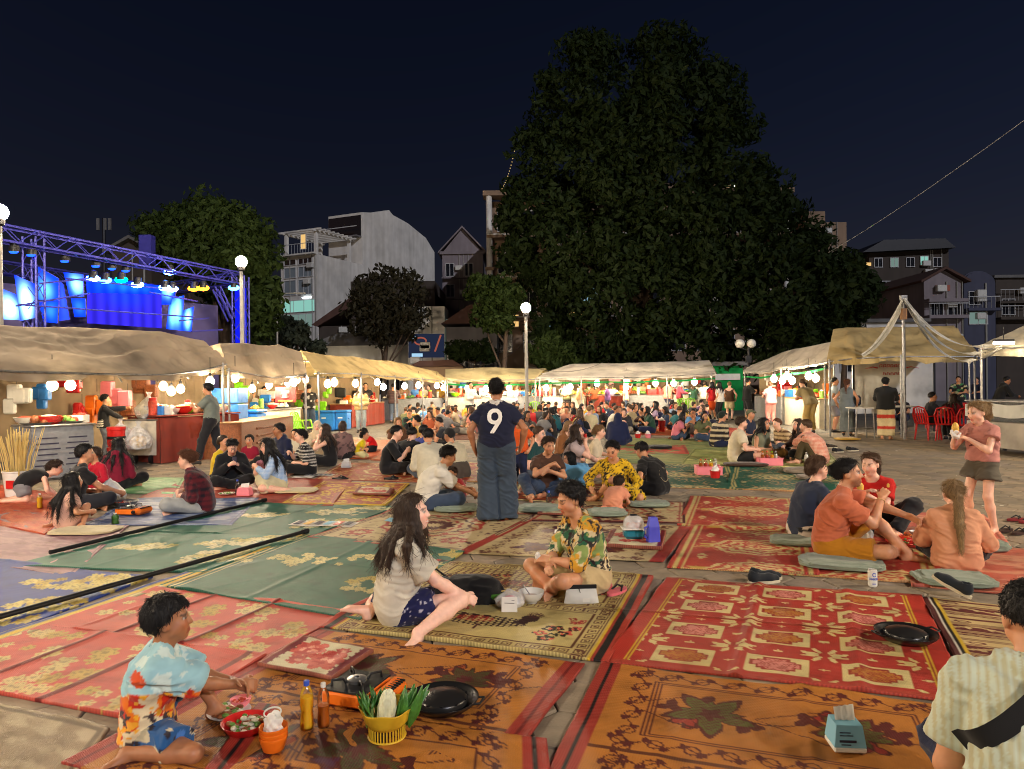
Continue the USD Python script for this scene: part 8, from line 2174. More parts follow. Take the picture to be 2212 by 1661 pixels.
def crowd(u, v, pose, zone, ofs=(0, 0)):
 for _ in range(200):
  cn, c = rg.choice(COLS); hs_, hcn, hn = rg.choice(HS)
  lb = f'{"sitter" if pose == "s" else "stander"} in {cn}, {hn}, {zone}'
  if lb not in used:
   used.add(lb); break
 seatd = pose == 's'
 pp(lb, u, v, rg.uniform(0, 360) if seatd else rg.choice([rg.uniform(-40, 40), rg.uniform(140, 220), 90, 270]), h=rg.uniform(1.55, 1.74), sex=rg.choice('mf'), res=.031 if v > 915 else .036, legs=rg.choice(['cross', 'cross', 'side', 'hug']) if seatd else 'stand', lean=rg.uniform(4, 22) if seatd else 4,
       head=(rg.uniform(-25, 25), rg.uniform(-22, 4)), armL=rg.choice(['lap', 'hold', 'eat', 'knees']) if seatd else rg.choice(['down', 'hold', 'counter']), armR=rg.choice(['lap', 'hold', 'eat', 'knees']) if seatd else rg.choice(['down', 'hold', 'counter']), skin=rg.choice(['tan', 'brown', 'tan', 'fair']), hair=(hs_, hcn),
       top=(rg.choice(['tee', 'tee', 'long']), c), bottom=('trousers', rg.choice([BK, NV, JN, lin(90, 84, 76), lin(150, 140, 120)])), shoes=None if seatd else BK, seed=rg.randint(0, 999))
ZON = [(870, 940, 'left of the white shirted man'), (940, 1045, 'left of the number 9 shirt'), (1105, 1180, 'just right of the number 9 shirt'), (1180, 1260, 'behind the long-haired man'), (1260, 1340, 'before the left of the grey canopy'), (1340, 1430, 'before the middle of the grey canopy'), (1430, 1535, 'before the right of the grey canopy')]
for u0, u1, zn in ZON:
 W = u1 - u0
 for row, (v, k) in enumerate(((950, 2), (937, 2), (926, 3), (916, 3), (908, 3))):
  if zn.startswith('left') and v > 940:
   continue
  if zn.startswith('before the') and v > 945 and u0 < 1400:
   continue
  for i in range(k):
   crowd(u0 + W * (i + .5) / k + rg.uniform(-.3, .3) * W / k, v + rg.uniform(-4, 4), 's', zn)
 for i in range(4):
  crowd(u0 + W * (i + .5) / 4 + rg.uniform(-.3, .3) * W / 4, 899.5 + rg.uniform(-3, 2), 't', zn)
pp('child in a lime green shirt sitting at the right end of the crowd', 1498, 934, 265, h=1.15, res=.024, skin='tan', hair=('short', 'black'), lean=12, top=('tee', lin(150, 186, 84)), bottom=('shorts', lin(180, 176, 160)), seed=91)
pp('boy in a pale blue shirt next to the child in lime green', 1476, 928, 100, h=1.2, res=.026, skin='tan', hair=('short', 'black'), lean=12, top=('long', lin(150, 166, 186)), bottom=('trousers', JN), seed=92)
pp('woman in dark brown leaning to the right beside a red jug', 1400, 934, 280, h=1.6, res=.024, skin='tan', hair=('tie', 'black'), lean=20, armL='eat', top=('long', lin(60, 38, 34)), bottom=('trousers', BK), seed=93)
pp('man in a cream T-shirt with fair hair seen from behind in the crowd', 1272, 940, 20, h=1.76, res=.024, sex='m', skin='fair', hair=('short', (.2, .11, .05)), lean=4, top=('tee', lin(206, 192, 150)), bottom=('trousers', lin(150, 140, 110)), seed=94)
pp('man in a sand T-shirt leaning to the side, fair skinned, before the grey canopy', 1370, 930, 300, h=1.76, res=.024, sex='m', skin='fair', hair=('short', 'brown'), lean=14, top=('tee', lin(186, 166, 120)), bottom=('trousers', JN), seed=95)
# things on the mats
def on(u, v, z=.016):
 return G(u, v, z)
for nm, a, b in (('black pole on the mats nearest the camera at the left', (-30, 1340), (662, 1147)), ('black pole on the mats farther back at the left', (108, 1193), (572, 1080))):
 p, q = on(*a, .045), on(*b, .045)
 t = thing('metal_pole', nm, 'pole', (0, 0, 0)); MB().tube([p, q], .021, 12).put('tube', 'dark_metal', t, 35); d = unit(q - p); MB().tube([q - d * .06, q + d * .02], .028, 12).put('end_cap', 'dark_metal', t, 35)
def flat_cushion(lb, FL, FR, NL, z, seed):
 def pat(s, t, L, W):
  C = np.tile(lin(206, 196, 160), (len(s), 1))
  for i, (cx, cy, r) in enumerate(((.3, .35, .24), (.68, .6, .26), (.35, .7, .13), (.72, .25, .10))):
   q = star(s, t, (cx * L, cy * W), r * L, 7, i, .3); n = nz(s, t, 34, i)
   paint(C, q < 1, 'coral'); paint(C, (q < 1) & (n > .55), lin(176, 50, 46)); paint(C, (q < .5) & (n < .4), lin(224, 150, 130))
  e = np.minimum(s, L - s) + .02 * np.abs(np.sin(t * 60))
  paint(C, e < .07, lin(110, 20, 34)); paint(C, np.minimum(np.minimum(s, L - s), np.minimum(t, W - t)) < .018, lin(150, 84, 66))
  return C
 r = rug(lb, FL, FR, NL, pat, .008, z, seed=seed, name='seat_cushion', cat='cushion', wav=.02)
 MATS_ON_GROUND.pop()
flat_cushion('flat cream cushion with red roses on the orange mat', (656, 1392), (806, 1418), (557, 1448), .045, 61)
flat_cushion('cream cushion with red roses under the lidded teal container', (1322, 1150), (1440, 1156), (1300, 1186), .04, 62)
flat_cushion('flat rose cushion on the red and gold mat', (775, 1058), (850, 1060), (762, 1072), .05, 63)
flat_cushion('flat rose cushion half hidden behind the woman in the green blouse', (1178, 1098), (1260, 1100), (1160, 1115), .04, 64)
def cushion(lb, u, v, w, d, h, yaw, col, seed, cat='cushion', name='cushion', z=.014):
 w, d, h = (w * .9, d * .9, h * .55) if h < .2 else (w, d, h)
 m = trimesh.creation.icosphere(4 if v > 1085 else 3, 1.0); x = np.array(m.vertices)
 e = np.sign(x) * np.abs(x) ** np.array([.55, .55, .9])
 n = meshkit.fbm(x * 3 + seed * 3, 3, seed) - .5
 r = 1 - np.abs(2 * meshkit.noise(x * [4, 4, 2] + seed, seed) - 1)
 x = e * np.array([w / 2, d / 2, h / 2]) * (1 + .16 * n)[:, None]
 x[:, 2] += (n * .9 + r * .45 * (np.abs(x[:, 2]) > .002)) * h * .5 * (x[:, 2] > 0)
 x[:, 2] = np.maximum(x[:, 2] + h / 2, .0)
 q = on(u, v)
 t = thing(name, lb, cat, (q[0], q[1], z), yaw); put('cover', x, m.faces, 'cloth', t, True, col); return t
GG = lin(122, 134, 118)
for lb, u, v, w, d, h, yw, c in (('grey green cushion under the man in the salmon shirt', 1815, 1222, .75, .5, .10, 20, GG), ('grey green cushion under the girl in the peach sweatshirt', 2060, 1258, .62, .45, .10, 12, GG), ('grey green cushion under the person in the denim vest', 1715, 1172, .5, .45, .09, 20, GG),
  ('crumpled grey green cushion beside the man in the white polo', 985, 1103, .62, .42, .12, -5, GG), ('grey green cushion right of the wide jeans', 1165, 1103, .60, .45, .12, 8, GG), ('grey green cushion under the crawling baby in peach', 1312, 1112, .52, .42, .11, 0, GG), ('grey green cushion beside the woman in batik', 1400, 1092, .60, .45, .10, 4, GG),
  ('brownish grey cushion on the green mat, back one', 1728, 1022, .60, .42, .15, 5, lin(126, 112, 96)), ('brownish grey cushion on the green mat, front one', 1752, 1035, .5, .4, .12, 5, lin(120, 106, 92)), ('round black cushion on the pale green striped mat', 1425, 968, .62, .6, .12, 0, BK), ('sky blue pillow beside the child in the multicoloured shirt', 1238, 1058, .62, .4, .34, 10, lin(96, 156, 196)),
  ('dark brown cushion under the bearded man in white', 1610, 1006, .9, .5, .10, 10, lin(66, 46, 34)), ('small grey green cushion right of the girl in the peach sweatshirt', 2135, 1188, .35, .3, .14, 0, GG), ('yellow cushion left of the pile of shoes on the right', 1830, 950, .7, .5, .1, 0, lin(190, 150, 60)), ('cream cushion under the girl in the pale blue cardigan', 640, 1062, .7, .5, .07, 0, lin(186, 170, 130)), ('cream oval cushion under the girl in the pink dress', 185, 1148, .8, .5, .06, 0, lin(190, 176, 140))):
 cushion(lb, u, v, w, d, h, yw, c, int(u) % 37)
# gas stove
def stove(lb, u, v, yaw, s=1.0):
 q = on(u, v); t = thing('gas_stove', lb, 'gas stove', tuple(q), yaw, scale=s)
 MB().box((-.05, 0, .045), (.25, .27, .07), bev=.012).put('body', 'orange_plastic', t); MB().box((-.05, 0, .084), (.245, .265, .008), bev=.003).put('drip_pan', 'shiny', t, col=lin(30, 30, 32))
 MB().lathe([(.045, .088), (.05, .105), (.03, .112), (.012, .112)], (-.05, 0, 0), 20).put('burner', 'steel', t, 35)
 for k in range(4):
  a = k * 1.571 + .785; c, s_ = math.cos(a), math.sin(a)
  MB().tube([(-.05 + .055 * c, .055 * s_, .09), (-.05 + .07 * c, .07 * s_, .115), (-.05 + .125 * c, .125 * s_, .118), (-.05 + .128 * c, .128 * s_, .088)], .007, 6).put('pan_support', 'dark_metal', t, True)
 MB().box((.13, 0, .05), (.10, .27, .085), bev=.03).put('canister_box', 'orange_plastic', t)
 for k in range(9):
  MB().box((.155, -.09 + k * .022, .089), (.045, .008, .01)).put('vent_slot', 'dark_metal', t)
 MB().tube([(.1, -.135, .05), (.1, -.16, .05)], .02, 12).put('knob', 'dark_metal', t, 35)
stove('orange gas stove with a black burner plate beside the two sauce bottles', 790, 1512, 20)
stove('orange gas stove among the group on the blue mat', 290, 1110, 10)
def grill(lb, u, v, yaw, R=.178, z=.016):
 q = on(u, v); t = thing('grill_pan', lb, 'grill pan', (q[0], q[1], z), yaw)
 K = lin(24, 24, 25)
 put('rim', *MB().lathe([(.01, .004), (R * .72, .004), (R * .95, .035), (R, .05), (R, .054), (R * .93, .048), (R * .74, .02), (R * .6, .02)], n=48).arr(), 'shiny', t, True, K)
 put('dome', *MB().lathe([(R * .68, .02), (R * .69, .045), (R * .62, .056), (R * .35, .072), (R * .1, .078), (.001, .079)], n=40).arr(), 'shiny', t, True, lin(34, 33, 33))
 for k in range(10):
  a = k * .628; MB().box((R * .655 * math.cos(a), R * .655 * math.sin(a), .052), (.012, .012, .006)).put('notch', 'dark_metal', t)
 for s_ in (-1, 1):
  MB().tube([(s_ * R * .97, -.04, .05), (s_ * R * 1.14, -.035, .055), (s_ * R * 1.14, .035, .055), (s_ * R * .97, .04, .05)], .006, 6).put('handle', 'dark_metal', t, True)
grill('round black grill pan on the orange mat beside the vegetable basket', 957, 1527, 15)
grill('round black grill pan on the red and cream mat', 1957, 1382, -8)
# bottles
_def('juice', {'p': ('principled_bsdf', {'base_color': tuple(lin(232, 176, 40)), 'roughness': .2, 'subsurface_weight': .3, 'subsurface_scale': .02})}, [], 'p.BSDF'); _def('sauce', {'p': ('principled_bsdf', {'base_color': tuple(lin(176, 92, 26)), 'roughness': .2})}, [], 'p.BSDF')
_def('clear_bottle', {'a': ('transparent_bsdf', {'color': (.95, .96, .96)}), 'g': ('glossy_bsdf', {'roughness': .1, 'color': (.9, .9, .9)}), 'f': ('fresnel', {'IOR': 1.45}), 'm': ('mix_closure', {})}, [('f.fac', 'm.fac'), ('a.BSDF', 'm.closure1'), ('g.BSDF', 'm.closure2')], 'm.closure'); solid('blue_cap', lin(52, 84, 190), .4); solid('teal', lin(20, 110, 130), .35); solid('jug_blue', lin(72, 74, 190), .4); solid('tissue', lin(222, 218, 210), .9, var=.03); solid('box_blue', lin(120, 176, 200), .5, var=.05)
def bottle(lb, u, v, h, r, fill, cap, full=.7, z=.016, xy=None):
 q = xy if xy is not None else on(u, v); t = thing('bottle', lb, 'bottle', (q[0], q[1], z))
 pr = [(.01, .0), (r * .95, .002), (r, .02), (r * .95, h * .25), (r * .86, h * .38), (r, h * .5), (r, h * .68), (r * .8, h * .8), (r * .38, h * .9), (r * .36, h * .93)]
 put('bottle_wall', *MB().lathe(pr, n=20).arr(), 'clear_bottle', t, True)
 if fill:
  put('liquid', *MB().lathe([(x * .96, max(y, .004)) for x, y in pr if y < h * full] + [(.001, h * full * .98)], n=20).arr(), fill, t, 40)
 MB().lathe([(r * .42, h * .90), (r * .44, h * .99), (r * .40, h), (.001, h)], n=16).put('cap', cap, t, 35)
bottle('bottle of yellow sauce with a blue cap on the orange mat', 663, 1574, .225, .031, 'juice', 'blue_cap', .74)
bottle('bottle half full of brown sauce with a white cap', 699, 1569, .205, .028, 'sauce', 'plastic_white', .52)
bottle('clear water bottle with a blue cap by the grey green cushion', 1186, 1101, .24, .034, None, 'blue_cap'); bottle('small water bottle between the hoodie girl and the pink box', 513, 1068, .22, .033, None, 'blue_cap')
bottle('brushed steel flask on the yellow green mat', 1742, 1008, .27, .036, 'plastic_white', 'steel', .9); bottle('orange drink in a tall cup at the left edge', 86, 1098, .2, .035, 'juice', 'plastic_white', .8)
# vegetable basket
q = on(836, 1590); t = thing('basket', 'yellow plastic basket of green leaves and white cabbage', 'basket', tuple(q)); solid('basket_yellow', lin(206, 168, 40), .4); R = .118
put('bowl', *MB().lathe([(.06, .05), (.075, .052), (.1, .08), (R, .13), (R * 1.03, .14), (R * .98, .135), (.09, .075)], n=40, wob=lambda g, z: np.where(z[:, None] > .125, 1 + .06 * np.cos(g * 6), 1)).arr(), 'basket_yellow', t, True)
put('foot_ring', *MB().lathe([(.085, .0), (.088, .006), (.08, .008)], n=40).arr(), 'basket_yellow', t, True)
for k in range(36):
 a = k * math.pi / 18; MB().box((.080 * math.cos(a), .080 * math.sin(a), .03), (.005, .006, .05)).put('foot_slat', 'basket_yellow', t)
t = thing('leaf_vegetables', 'bunch of dark green leaves standing in the yellow basket', 'vegetables', (q[0], q[1], .07)); rr = random.Random(8)
solid('leaf_veg', lin(62, 116, 40), .4, var=.3, scale=40, bump=.3); solid('stem_veg', lin(130, 160, 84), .45); solid('cabbage', lin(206, 208, 176), .45, var=.12, scale=14, bump=.3, bscale=60)
def leafblade(t, p, d, L, W, up, m='leaf_veg', nm='leaf'):
 d = unit(d); sd = unit(np.cross(d, up)); n = np.cross(sd, d); k = np.linspace(0, 1, 7); w = np.sin(np.pi * np.clip(k, .04, .98) ** .8) * W
 c = np.array(p) + np.outer(k * L, d) + np.outer((k ** 2) * L * -.25, n)
 MB().grid(np.stack([c - sd * w[:, None], c + n * .012, c + sd * w[:, None]], 1)).put(nm, m, t, True)
for k in range(13):
 a = rr.uniform(-.4, 1.3); r = rr.uniform(.02, .08); p = (.03 + r * math.cos(a), r * math.sin(a), 0); leafblade(t, p, (.3 + rr.uniform(-.2, .5), rr.uniform(-.3, .3), 1.0), rr.uniform(.13, .19), rr.uniform(.018, .03), np.array([rr.uniform(-1, 1), -1, .1]))
for k in range(26):
 p = (-.06 + rr.uniform(-.03, .03), rr.uniform(-.04, .05), 0); d = unit((rr.uniform(-.5, .15), rr.uniform(-.3, .3), 1)); MB().bar(p, np.array(p) + d * .10, .004, 5).put('stem', 'stem_veg', t); leafblade(t, np.array(p) + d * .08, d + [rr.uniform(-.3, .3), rr.uniform(-.3, .3), 0], rr.uniform(.05, .09), .008, np.array([0, -1, .2]))
t = thing('cabbage_piece', 'wedge of white cabbage in front of the green leaves', 'cabbage', (q[0], q[1] - .035, .10))
mb = trimesh.creation.icosphere(4, 1.0); x = np.array(mb.vertices); x = x * (1 + .18 * (meshkit.noise(x * [6, 6, 2.5] + 3, 2) - .5))[:, None] * [.042, .035, .085] + [0, 0, .06]; x[:, 0] += x[:, 2] * .12; put('wedge', x, mb.faces, 'cabbage', t, True)
# boy's food
def plate(lb, u, v, R, m, food, seed, h=.03, n=22, z=.016, name='plate', dz=0, cols=('food_brown', 'food_white', 'food_green')):
 q = on(u, v); t = thing(name, lb, name, (q[0], q[1], z)); put('dish', *MB().lathe([(R * .5, 0), (R * .75, .004), (R, h), (R * 1.02, h + .003), (R * .96, h), (R * .72, .01), (.001, .008)], n=32).arr(), m, t, True)
 r = random.Random(seed)
 for c in cols if food else ():
  mb = MB()
  for k in range(n):
   a, rad = r.uniform(0, 6.3), R * .72 * math.sqrt(r.random()); mb.ball((rad * math.cos(a), rad * math.sin(a), h * .5 + r.uniform(0, .02)), (r.uniform(.008, .022), r.uniform(.006, .014), r.uniform(.005, .012)), 1)
  mb.put('food', c, t, True)
plate('red bowl of leftovers in front of the boy', 531, 1578, .108, 'red_plastic', True, 1, .045)
plate('plate of green vegetables behind the red bowl', 495, 1545, .10, 'plastic_white', True, 2, .02, cols=('food_green', 'food_white', 'food_brown')); plate('small pink dish of red meat behind the vegetable plate', 520, 1527, .05, 'pink_plastic', True, 3, .04, 8, cols=('food_red',))
def tissue_puff(t, c, s, seed):
 m = trimesh.creation.icosphere(3, 1.0); x = np.array(m.vertices); x = x * (.7 + .9 * meshkit.noise(x * 2.2 + seed, seed))[:, None] * np.array([s, s * .8, s * 1.2]); put('tissue', x + c, m.faces, 'tissue', t, False)
q = on(591, 1622); t = thing('cup_stack', 'stack of orange plastic bowls with a crumpled tissue inside', 'bowls', tuple(q))
for k in range(3):
 put('bowl', *MB().lathe([(.028, k * .02), (.045, .01 + k * .02), (.06, .06 + k * .02), (.0615, .072 + k * .02), (.058, .07 + k * .02), (.04, .02 + k * .02)], n=30).arr(), 'orange_plastic', t, True)
tissue_puff(t, (0, 0, .115), .035, 3); MB().tube([(-.01 + .036 * math.cos(a), .02 + .036 * math.sin(a), .16 + .006 * math.sin(a)) for a in np.linspace(0, 6.283, 24)], .004, 6, False).put('cup_lid', 'plastic_white', t, True)
# tissue boxes
def tbox(lb, u, v, yaw, w, d, h, m, base='plastic_white', marks=True):
 q = on(u, v); t = thing('tissue_box', lb, 'tissue box', tuple(q), yaw); MB().box((0, 0, .012), (w, d, .024), bev=.006).put('base', base, t)
 v_ = [(sx * w / 2 * f, sy * d / 2 * f, z) for z, f in ((.024, .98), (h, .80)) for sx, sy in ((-1, -1), (1, -1), (1, 1), (-1, 1))]; put('cover', np.array(v_), [(0, 1, 5, 4), (1, 2, 6, 5), (2, 3, 7, 6), (3, 0, 4, 7), (4, 5, 6, 7)], m, t)
 g = np.array([[(x * w * .5, .004 * math.sin(x * 20) + zz * .02, h + zz * (.055 + .012 * x)) for zz in (0, .35, .7, 1)] for x in np.linspace(-.62, .62, 8)]); MB().grid(g).put('tissue', 'tissue', t, True)
 if marks:
  for i, (x, z, ww) in enumerate(((-.02, .085, .045), (-.015, .073, .055), (-.01, .05, .07), (-.018, .036, .04))):
   MB().box((x, -d / 2 * (.98 - .18 * (z - .024) / (h - .024)) - .0015, z), (ww, .002, .004 if i != 2 else .010)).put('printed_line', 'ink', t)
tbox('pale blue tissue box with a white tissue on the orange mat', 1826, 1612, 5, .135, .125, .115, 'box_blue'); tbox('blue tissue box behind the woman in the green blouse', 1206, 1180, 15, .12, .12, .11, 'box_blue', marks=False); tbox('pink tissue box beside the girl in the pale blue cardigan', 529, 1070, 5, .2, .14, .12, 'pink_plastic', 'pink_plastic', False); tbox('pale tissue box on the brown red mat', 748, 1010, 0, .18, .14, .12, 'plastic_white', marks=False)
# between the two women
def bowl(lb, u, v, R, h, m, sticks=False, spoon=False, inner='food_brown'):
 q = on(u, v); t = thing('bowl', lb, 'bowl', (q[0], q[1], .018)); put('bowl', *MB().lathe([(R * .42, 0), (R * .44, .01), (R * .7, h * .3), (R * .93, h * .72), (R, h), (R * .97, h), (R * .88, h * .7), (R * .6, h * .3), (.001, h * .2)], n=36).arr(), m, t, True); put('soup', *MB().lathe([(R * .78, h * .52), (.001, h * .53)], n=24).arr(), inner, t)
 if sticks or spoon:
  x = thing('chopsticks' if sticks else 'spoon', 'pair of chopsticks lying in the green bowl' if sticks else 'spoon standing in the white bowl', 'chopsticks' if sticks else 'spoon', (q[0], q[1], .018))
  if sticks:
   for o in (0, .02): MB().tube([(-R * .3, .02 + o, h * .7), (R * 1.1, -.02 + o * .4, h * 1.12)], [.003, .004], 6).put('chopstick', 'straw', x)
  else:
   MB().tube([(.0, 0, h * .5), (-R * .6, .0, h * 1.5)], .004, 6).ball((.01, 0, h * .5), (.02, .014, .006), 1).put('spoon_body', 'steel', x, True)
bowl('green bowl with chopsticks next to the black bag', 1063, 1300, .085, .075, 'leaf_veg', sticks=True); bowl('white bowl with a spoon between the two women', 1148, 1302, .095, .085, 'plastic_white', spoon=True)
q = on(1105, 1315); bag('crinkled clear plastic bag with pink print between the two bowls', (q[0] - .01, q[1] + .03, .018), .075, seed=9, fill='pink_plastic', knot=False, sq=(1.3, 1, .9)); t = thing('receipt', 'white paper slip leaning against the plastic bag', 'paper', (q[0] - .015, q[1] - .085, .02), 6); g = np.array([[(x, .02 * z / .1 + .003 * math.sin(x * 40), z) for z in (0, .035, .07, .1)] for x in np.linspace(-.055, .055, 5)]); MB().grid(g).put('slip', 'tissue', t, True)
for k in range(2): MB().box((.0, .008 + .01 * k, .06 + .018 * k), (.07, .002, .003)).put('printed_line', 'ink', t)
q = on(1256, 1303); t = thing('pouch', 'white canvas pouch with a black zip edge beside the woman in the green blouse', 'pouch', (q[0], q[1], .018), -3)
g = np.array([[(x * (1.06 - .2 * z / .13), sy * (.035 * math.sin(math.pi * min(z / .135 + .22, 1)) * (1 - (x / .125) ** 4) + .002), z) for z in np.linspace(0, .105, 8)] for sy, xs in ((-1, np.linspace(-.12, .12, 12)), (1, np.linspace(.12, -.12, 12))) for x in xs]); MB().grid(g).put('canvas', 'tarp_white', t, True)
MB().box((0, 0, .118), (.225, .014, .03), bev=.004).put('zip_edge', 'cloth', t, col=BK); MB().bar((-.02, -.012, .115), (-.01, -.02, .075), .003).put('zip_pull', 'dark_metal', t); MB().box((.03, -.036, .03), (.05, .002, .03)).put('label_patch', 'plastic_white', t)
q = on(1010, 1296); t = thing('bag', 'black fabric bag in front of the woman in the grey T-shirt', 'bag', (q[0], q[1], .018), 12)
V = Vol((-.4, -.3, -.02), (60, 46, 22), .0135); V.cone((-.2, 0, .06), (.16, 0, .06), .085, .09, k=.05); V.cone((-.05, .02, .08), (.12, .02, .10), .07, .06, k=.06); V.cone((.12, -.05, .05), (.2, .02, .05), .06, .05, k=.05); vv, ff = V.mesh(); n_ = normals_of(vv, ff); vv = vv + n_ * ((1 - np.abs(2 * meshkit.noise(vv * [14, 14, 22], 4) - 1)) ** 2 * .022)[:, None]; vv[:, 2] = np.maximum(vv[:, 2], .0); put('body', vv, ff, 'cloth', t, True, lin(22, 22, 23)); MB().tube([(-.22, 0, .10), (-.30, .0, .19), (-.26, .06, .2), (-.16, .06, .13)], .008, 6).put('strap', 'cloth', t, True, BK)
# lidded container and jug
q = on(1369, 1160, .05); t = thing('food_container', 'teal container of eggs under a clear dome lid', 'container', (q[0], q[1], .04)); MB().box((0, 0, .05), (.21, .16, .10), bev=.03).put('tub', 'teal', t); MB().box((0, 0, .103), (.25, .19, .012), bev=.005).put('rim', 'plastic_white', t)
m = trimesh.creation.icosphere(3, 1.0); x = np.array(m.vertices); x = np.sign(x) * np.abs(x) ** .7; x = x[:, :] * [.105, .08, .12]; x[:, 2] = np.maximum(x[:, 2], 0) + .11; put('dome_lid', x, m.faces, 'clear_plastic', t, True); MB().tube([(.035 * math.cos(a), .022 * math.sin(a), .235) for a in np.linspace(0, 6.283, 20)], .006, 6, False).put('lid_handle', 'dark_metal', t, True)
for k, (a, b) in enumerate(((-.05, 0), (.0, .02), (.05, -.01), (.02, -.04), (-.03, -.04))): MB().ball((a, b, .13), (.026, .026, .034), 2).put('egg', solid('egg_shell', lin(206, 130, 90), .5), t, True)
q = on(1411, 1176); t = thing('jug', 'tall blue violet plastic jug right of the teal container', 'jug', tuple(q), -10); put('body', np.array([(sx * w, sy * w * .8, z) for z, w in ((0, .055), (.02, .058), (.18, .052), (.27, .036), (.275, .0)) for sx, sy in ((-1, -1), (1, -1), (1, 1), (-1, 1))]), [(i * 4 + k, i * 4 + (k + 1) % 4, i * 4 + 4 + (k + 1) % 4, i * 4 + 4 + k) for i in range(4) for k in range(4)], 'jug_blue', t); MB().tube([(-.05, 0, .06), (-.085, 0, .08), (-.085, 0, .17), (-.05, 0, .18)], .012, 8).put('handle', 'jug_blue', t, True)
# drink can with its lettering
q = on(1885, 1262); t = thing('drink_can', 'white and blue drink can standing on the pavers', 'can', (q[0], q[1], .0)); H_, R = .135, .034
put('can_wall', *MB().lathe([(R * .8, 0), (R, .012), (R, H_ - .014), (R * .86, H_), (R * .8, H_ - .004), (.001, H_ - .005)], n=32).arr(), 'plastic_white', t, 40); MB().lathe([(R * .87, H_ - .001), (R * .84, H_ + .002), (R * .8, H_ - .001)], n=32).put('top_rim', 'steel', t, True)
for tx, hh, z in (('C', .030, .082), ('CAMBODIA', .016, .056), ('BEER', .008, .022)):
 m = meshkit.text_mesh(tx, hh, .001, bold=True).subdivide_to_size(.006); v = np.array(m.vertices); v[:, 0] -= (v[:, 0].min() + v[:, 0].max()) / 2
 if tx == 'CAMBODIA': v[:, 0] *= .072 / np.ptp(v[:, 0])
 a = v[:, 0] / R - .12; r = R + .0004 + v[:, 2]; put('lettering', np.stack([r * np.sin(a), -r * np.cos(a), v[:, 1] + z], 1), m.faces, 'blue_cap', t)
# shoes
def shoe(t, x, y, yaw, L=.27, m=lin(30, 36, 42), sole=lin(196, 186, 160), lean=0.0):
 V = Vol((-.09, -.05, -.01), (24, 50, 18), .0075); V.cone((0, .03, .045), (0, .17, .035), .038, .036, k=.03); V.cone((0, .17, .035), (0, .23, .03), .036, .03, k=.03); V.cone((0, .035, .06), (0, .04, .085), .036, .034, k=.03); V.cone((0, .045, .07), (0, .05, .14), .024, .03, k=.01, sub=True)
 v, f = V.mesh(); v[:, 2] = np.maximum(v[:, 2], .012); r = rotz(-yaw) @ rotx(lean); v = v @ r.T * L / .27 + [x, y, 0]; put('upper', v, f, 'cloth', t, True, m)
 P = np.array([(.042 * math.sin(a) * (1.06 if math.cos(a) > 0 else .9), .125 + .145 * math.cos(a)) for a in np.linspace(0, 6.283, 22)[:-1]]); e = trimesh.creation.extrude_polygon(Polygon(P), .022, engine='earcut'); put('sole', np.array(e.vertices) @ r.T * L / .27 + [x, y, 0], e.faces, 'matte', t, False, sole)
q = on(1652, 1262, 0); t = thing('shoes', 'pair of dark canvas shoes with cream soles on the pavers', 'shoes', (q[0], q[1], .004)); shoe(t, -.12, .0, 78); shoe(t, -.08, .10, 84)
q = on(2092, 1300, 0); t = thing('shoe', 'single dark shoe tipped on its side at the edge of the striped mat', 'shoe', (q[0], q[1], .03)); shoe(t, 0, 0, -35, lean=22)
for k, (u, v, lb) in enumerate(((1812, 978, 'dark shoes nearest the plaid man on the paving'), (1842, 975, 'black and white sneakers right of the plaid man'), (1795, 968, 'brown shoes behind the plaid man'))):
 q = on(u, v, 0); t = thing('shoes', lb, 'shoes', (q[0], q[1], .004)); shoe(t, -.1, 0, 70 + 9 * k, m=lin(60, 50, 40) if k == 2 else lin(30, 30, 32)); shoe(t, -.08, .13, 80)
def sandals(lb, u, v, yaw, c, z=.012):
 q = on(u, v, 0); t = thing('sandals', lb, 'sandals', (q[0], q[1], z), yaw)
 for o in (-.06, .07):
  P = np.array([(o + .045 * math.sin(a), .125 * math.cos(a)) for a in np.linspace(0, 6.283, 18)[:-1]]); e = trimesh.creation.extrude_polygon(Polygon(P), .02, engine='earcut'); put('sole', e.vertices, e.faces, 'matte', t, False, c); MB().tube([(o - .042, -.01, .02), (o - .02, .04, .05), (o, .085, .022), (o + .02, .04, .05), (o + .042, -.01, .02)], .007, 6).put('strap', 'matte', t, True, BK)
sandals('black sandals behind the red and gold mat', 735, 1036, 60, BK); sandals('dark sandals in front of the man with glasses', 845, 1036, 80, BK); sandals('flip-flops nearest the standing girl at the right edge', 2186, 1152, 60, lin(60, 40, 34)); sandals('dark red flip-flops at the right edge farther back', 2205, 1128, 70, lin(120, 30, 34)); sandals('pink flip-flops behind the woman in the green blouse', 1316, 1282, 40, lin(206, 100, 110), .02)
# food and drink of the other groups
plate('red dish of food in the group round the salmon shirt', 1955, 1178, .17, 'red_plastic', True, 5, .04, cols=('food_red', 'food_green')); bowl('small pale bowl next to the red dish', 1978, 1158, .06, .05, 'plastic_white'); plate('orange tray of food behind the red dish', 1938, 1160, .13, 'orange_plastic', True, 6, .03, cols=('food_red', 'food_brown'))
q = on(1862, 1172); bag('crumpled white plastic bag by the raised knee of the salmon shirt man', tuple(q), .10, 'clear_plastic', seed=12, knot=False, fill='food_white')
q = on(238, 1086); bag('white plastic bag on the mat behind the orange stove', tuple(q), .17, 'plastic_white', seed=13, knot=False)
plate('silver hot pot pan behind the orange stove', 270, 1092, .17, 'steel', True, 7, .06, cols=('food_red', 'food_white')); bottle('cup of green drink before the orange stove', 249, 1132, .13, .04, 'leaf_veg', 'plastic_white', .85)
plate('plate of rice between the hoodie girl and the cardigan girl', 490, 1068, .12, 'plastic_white', True, 8, .02, cols=('food_white', 'food_green'))
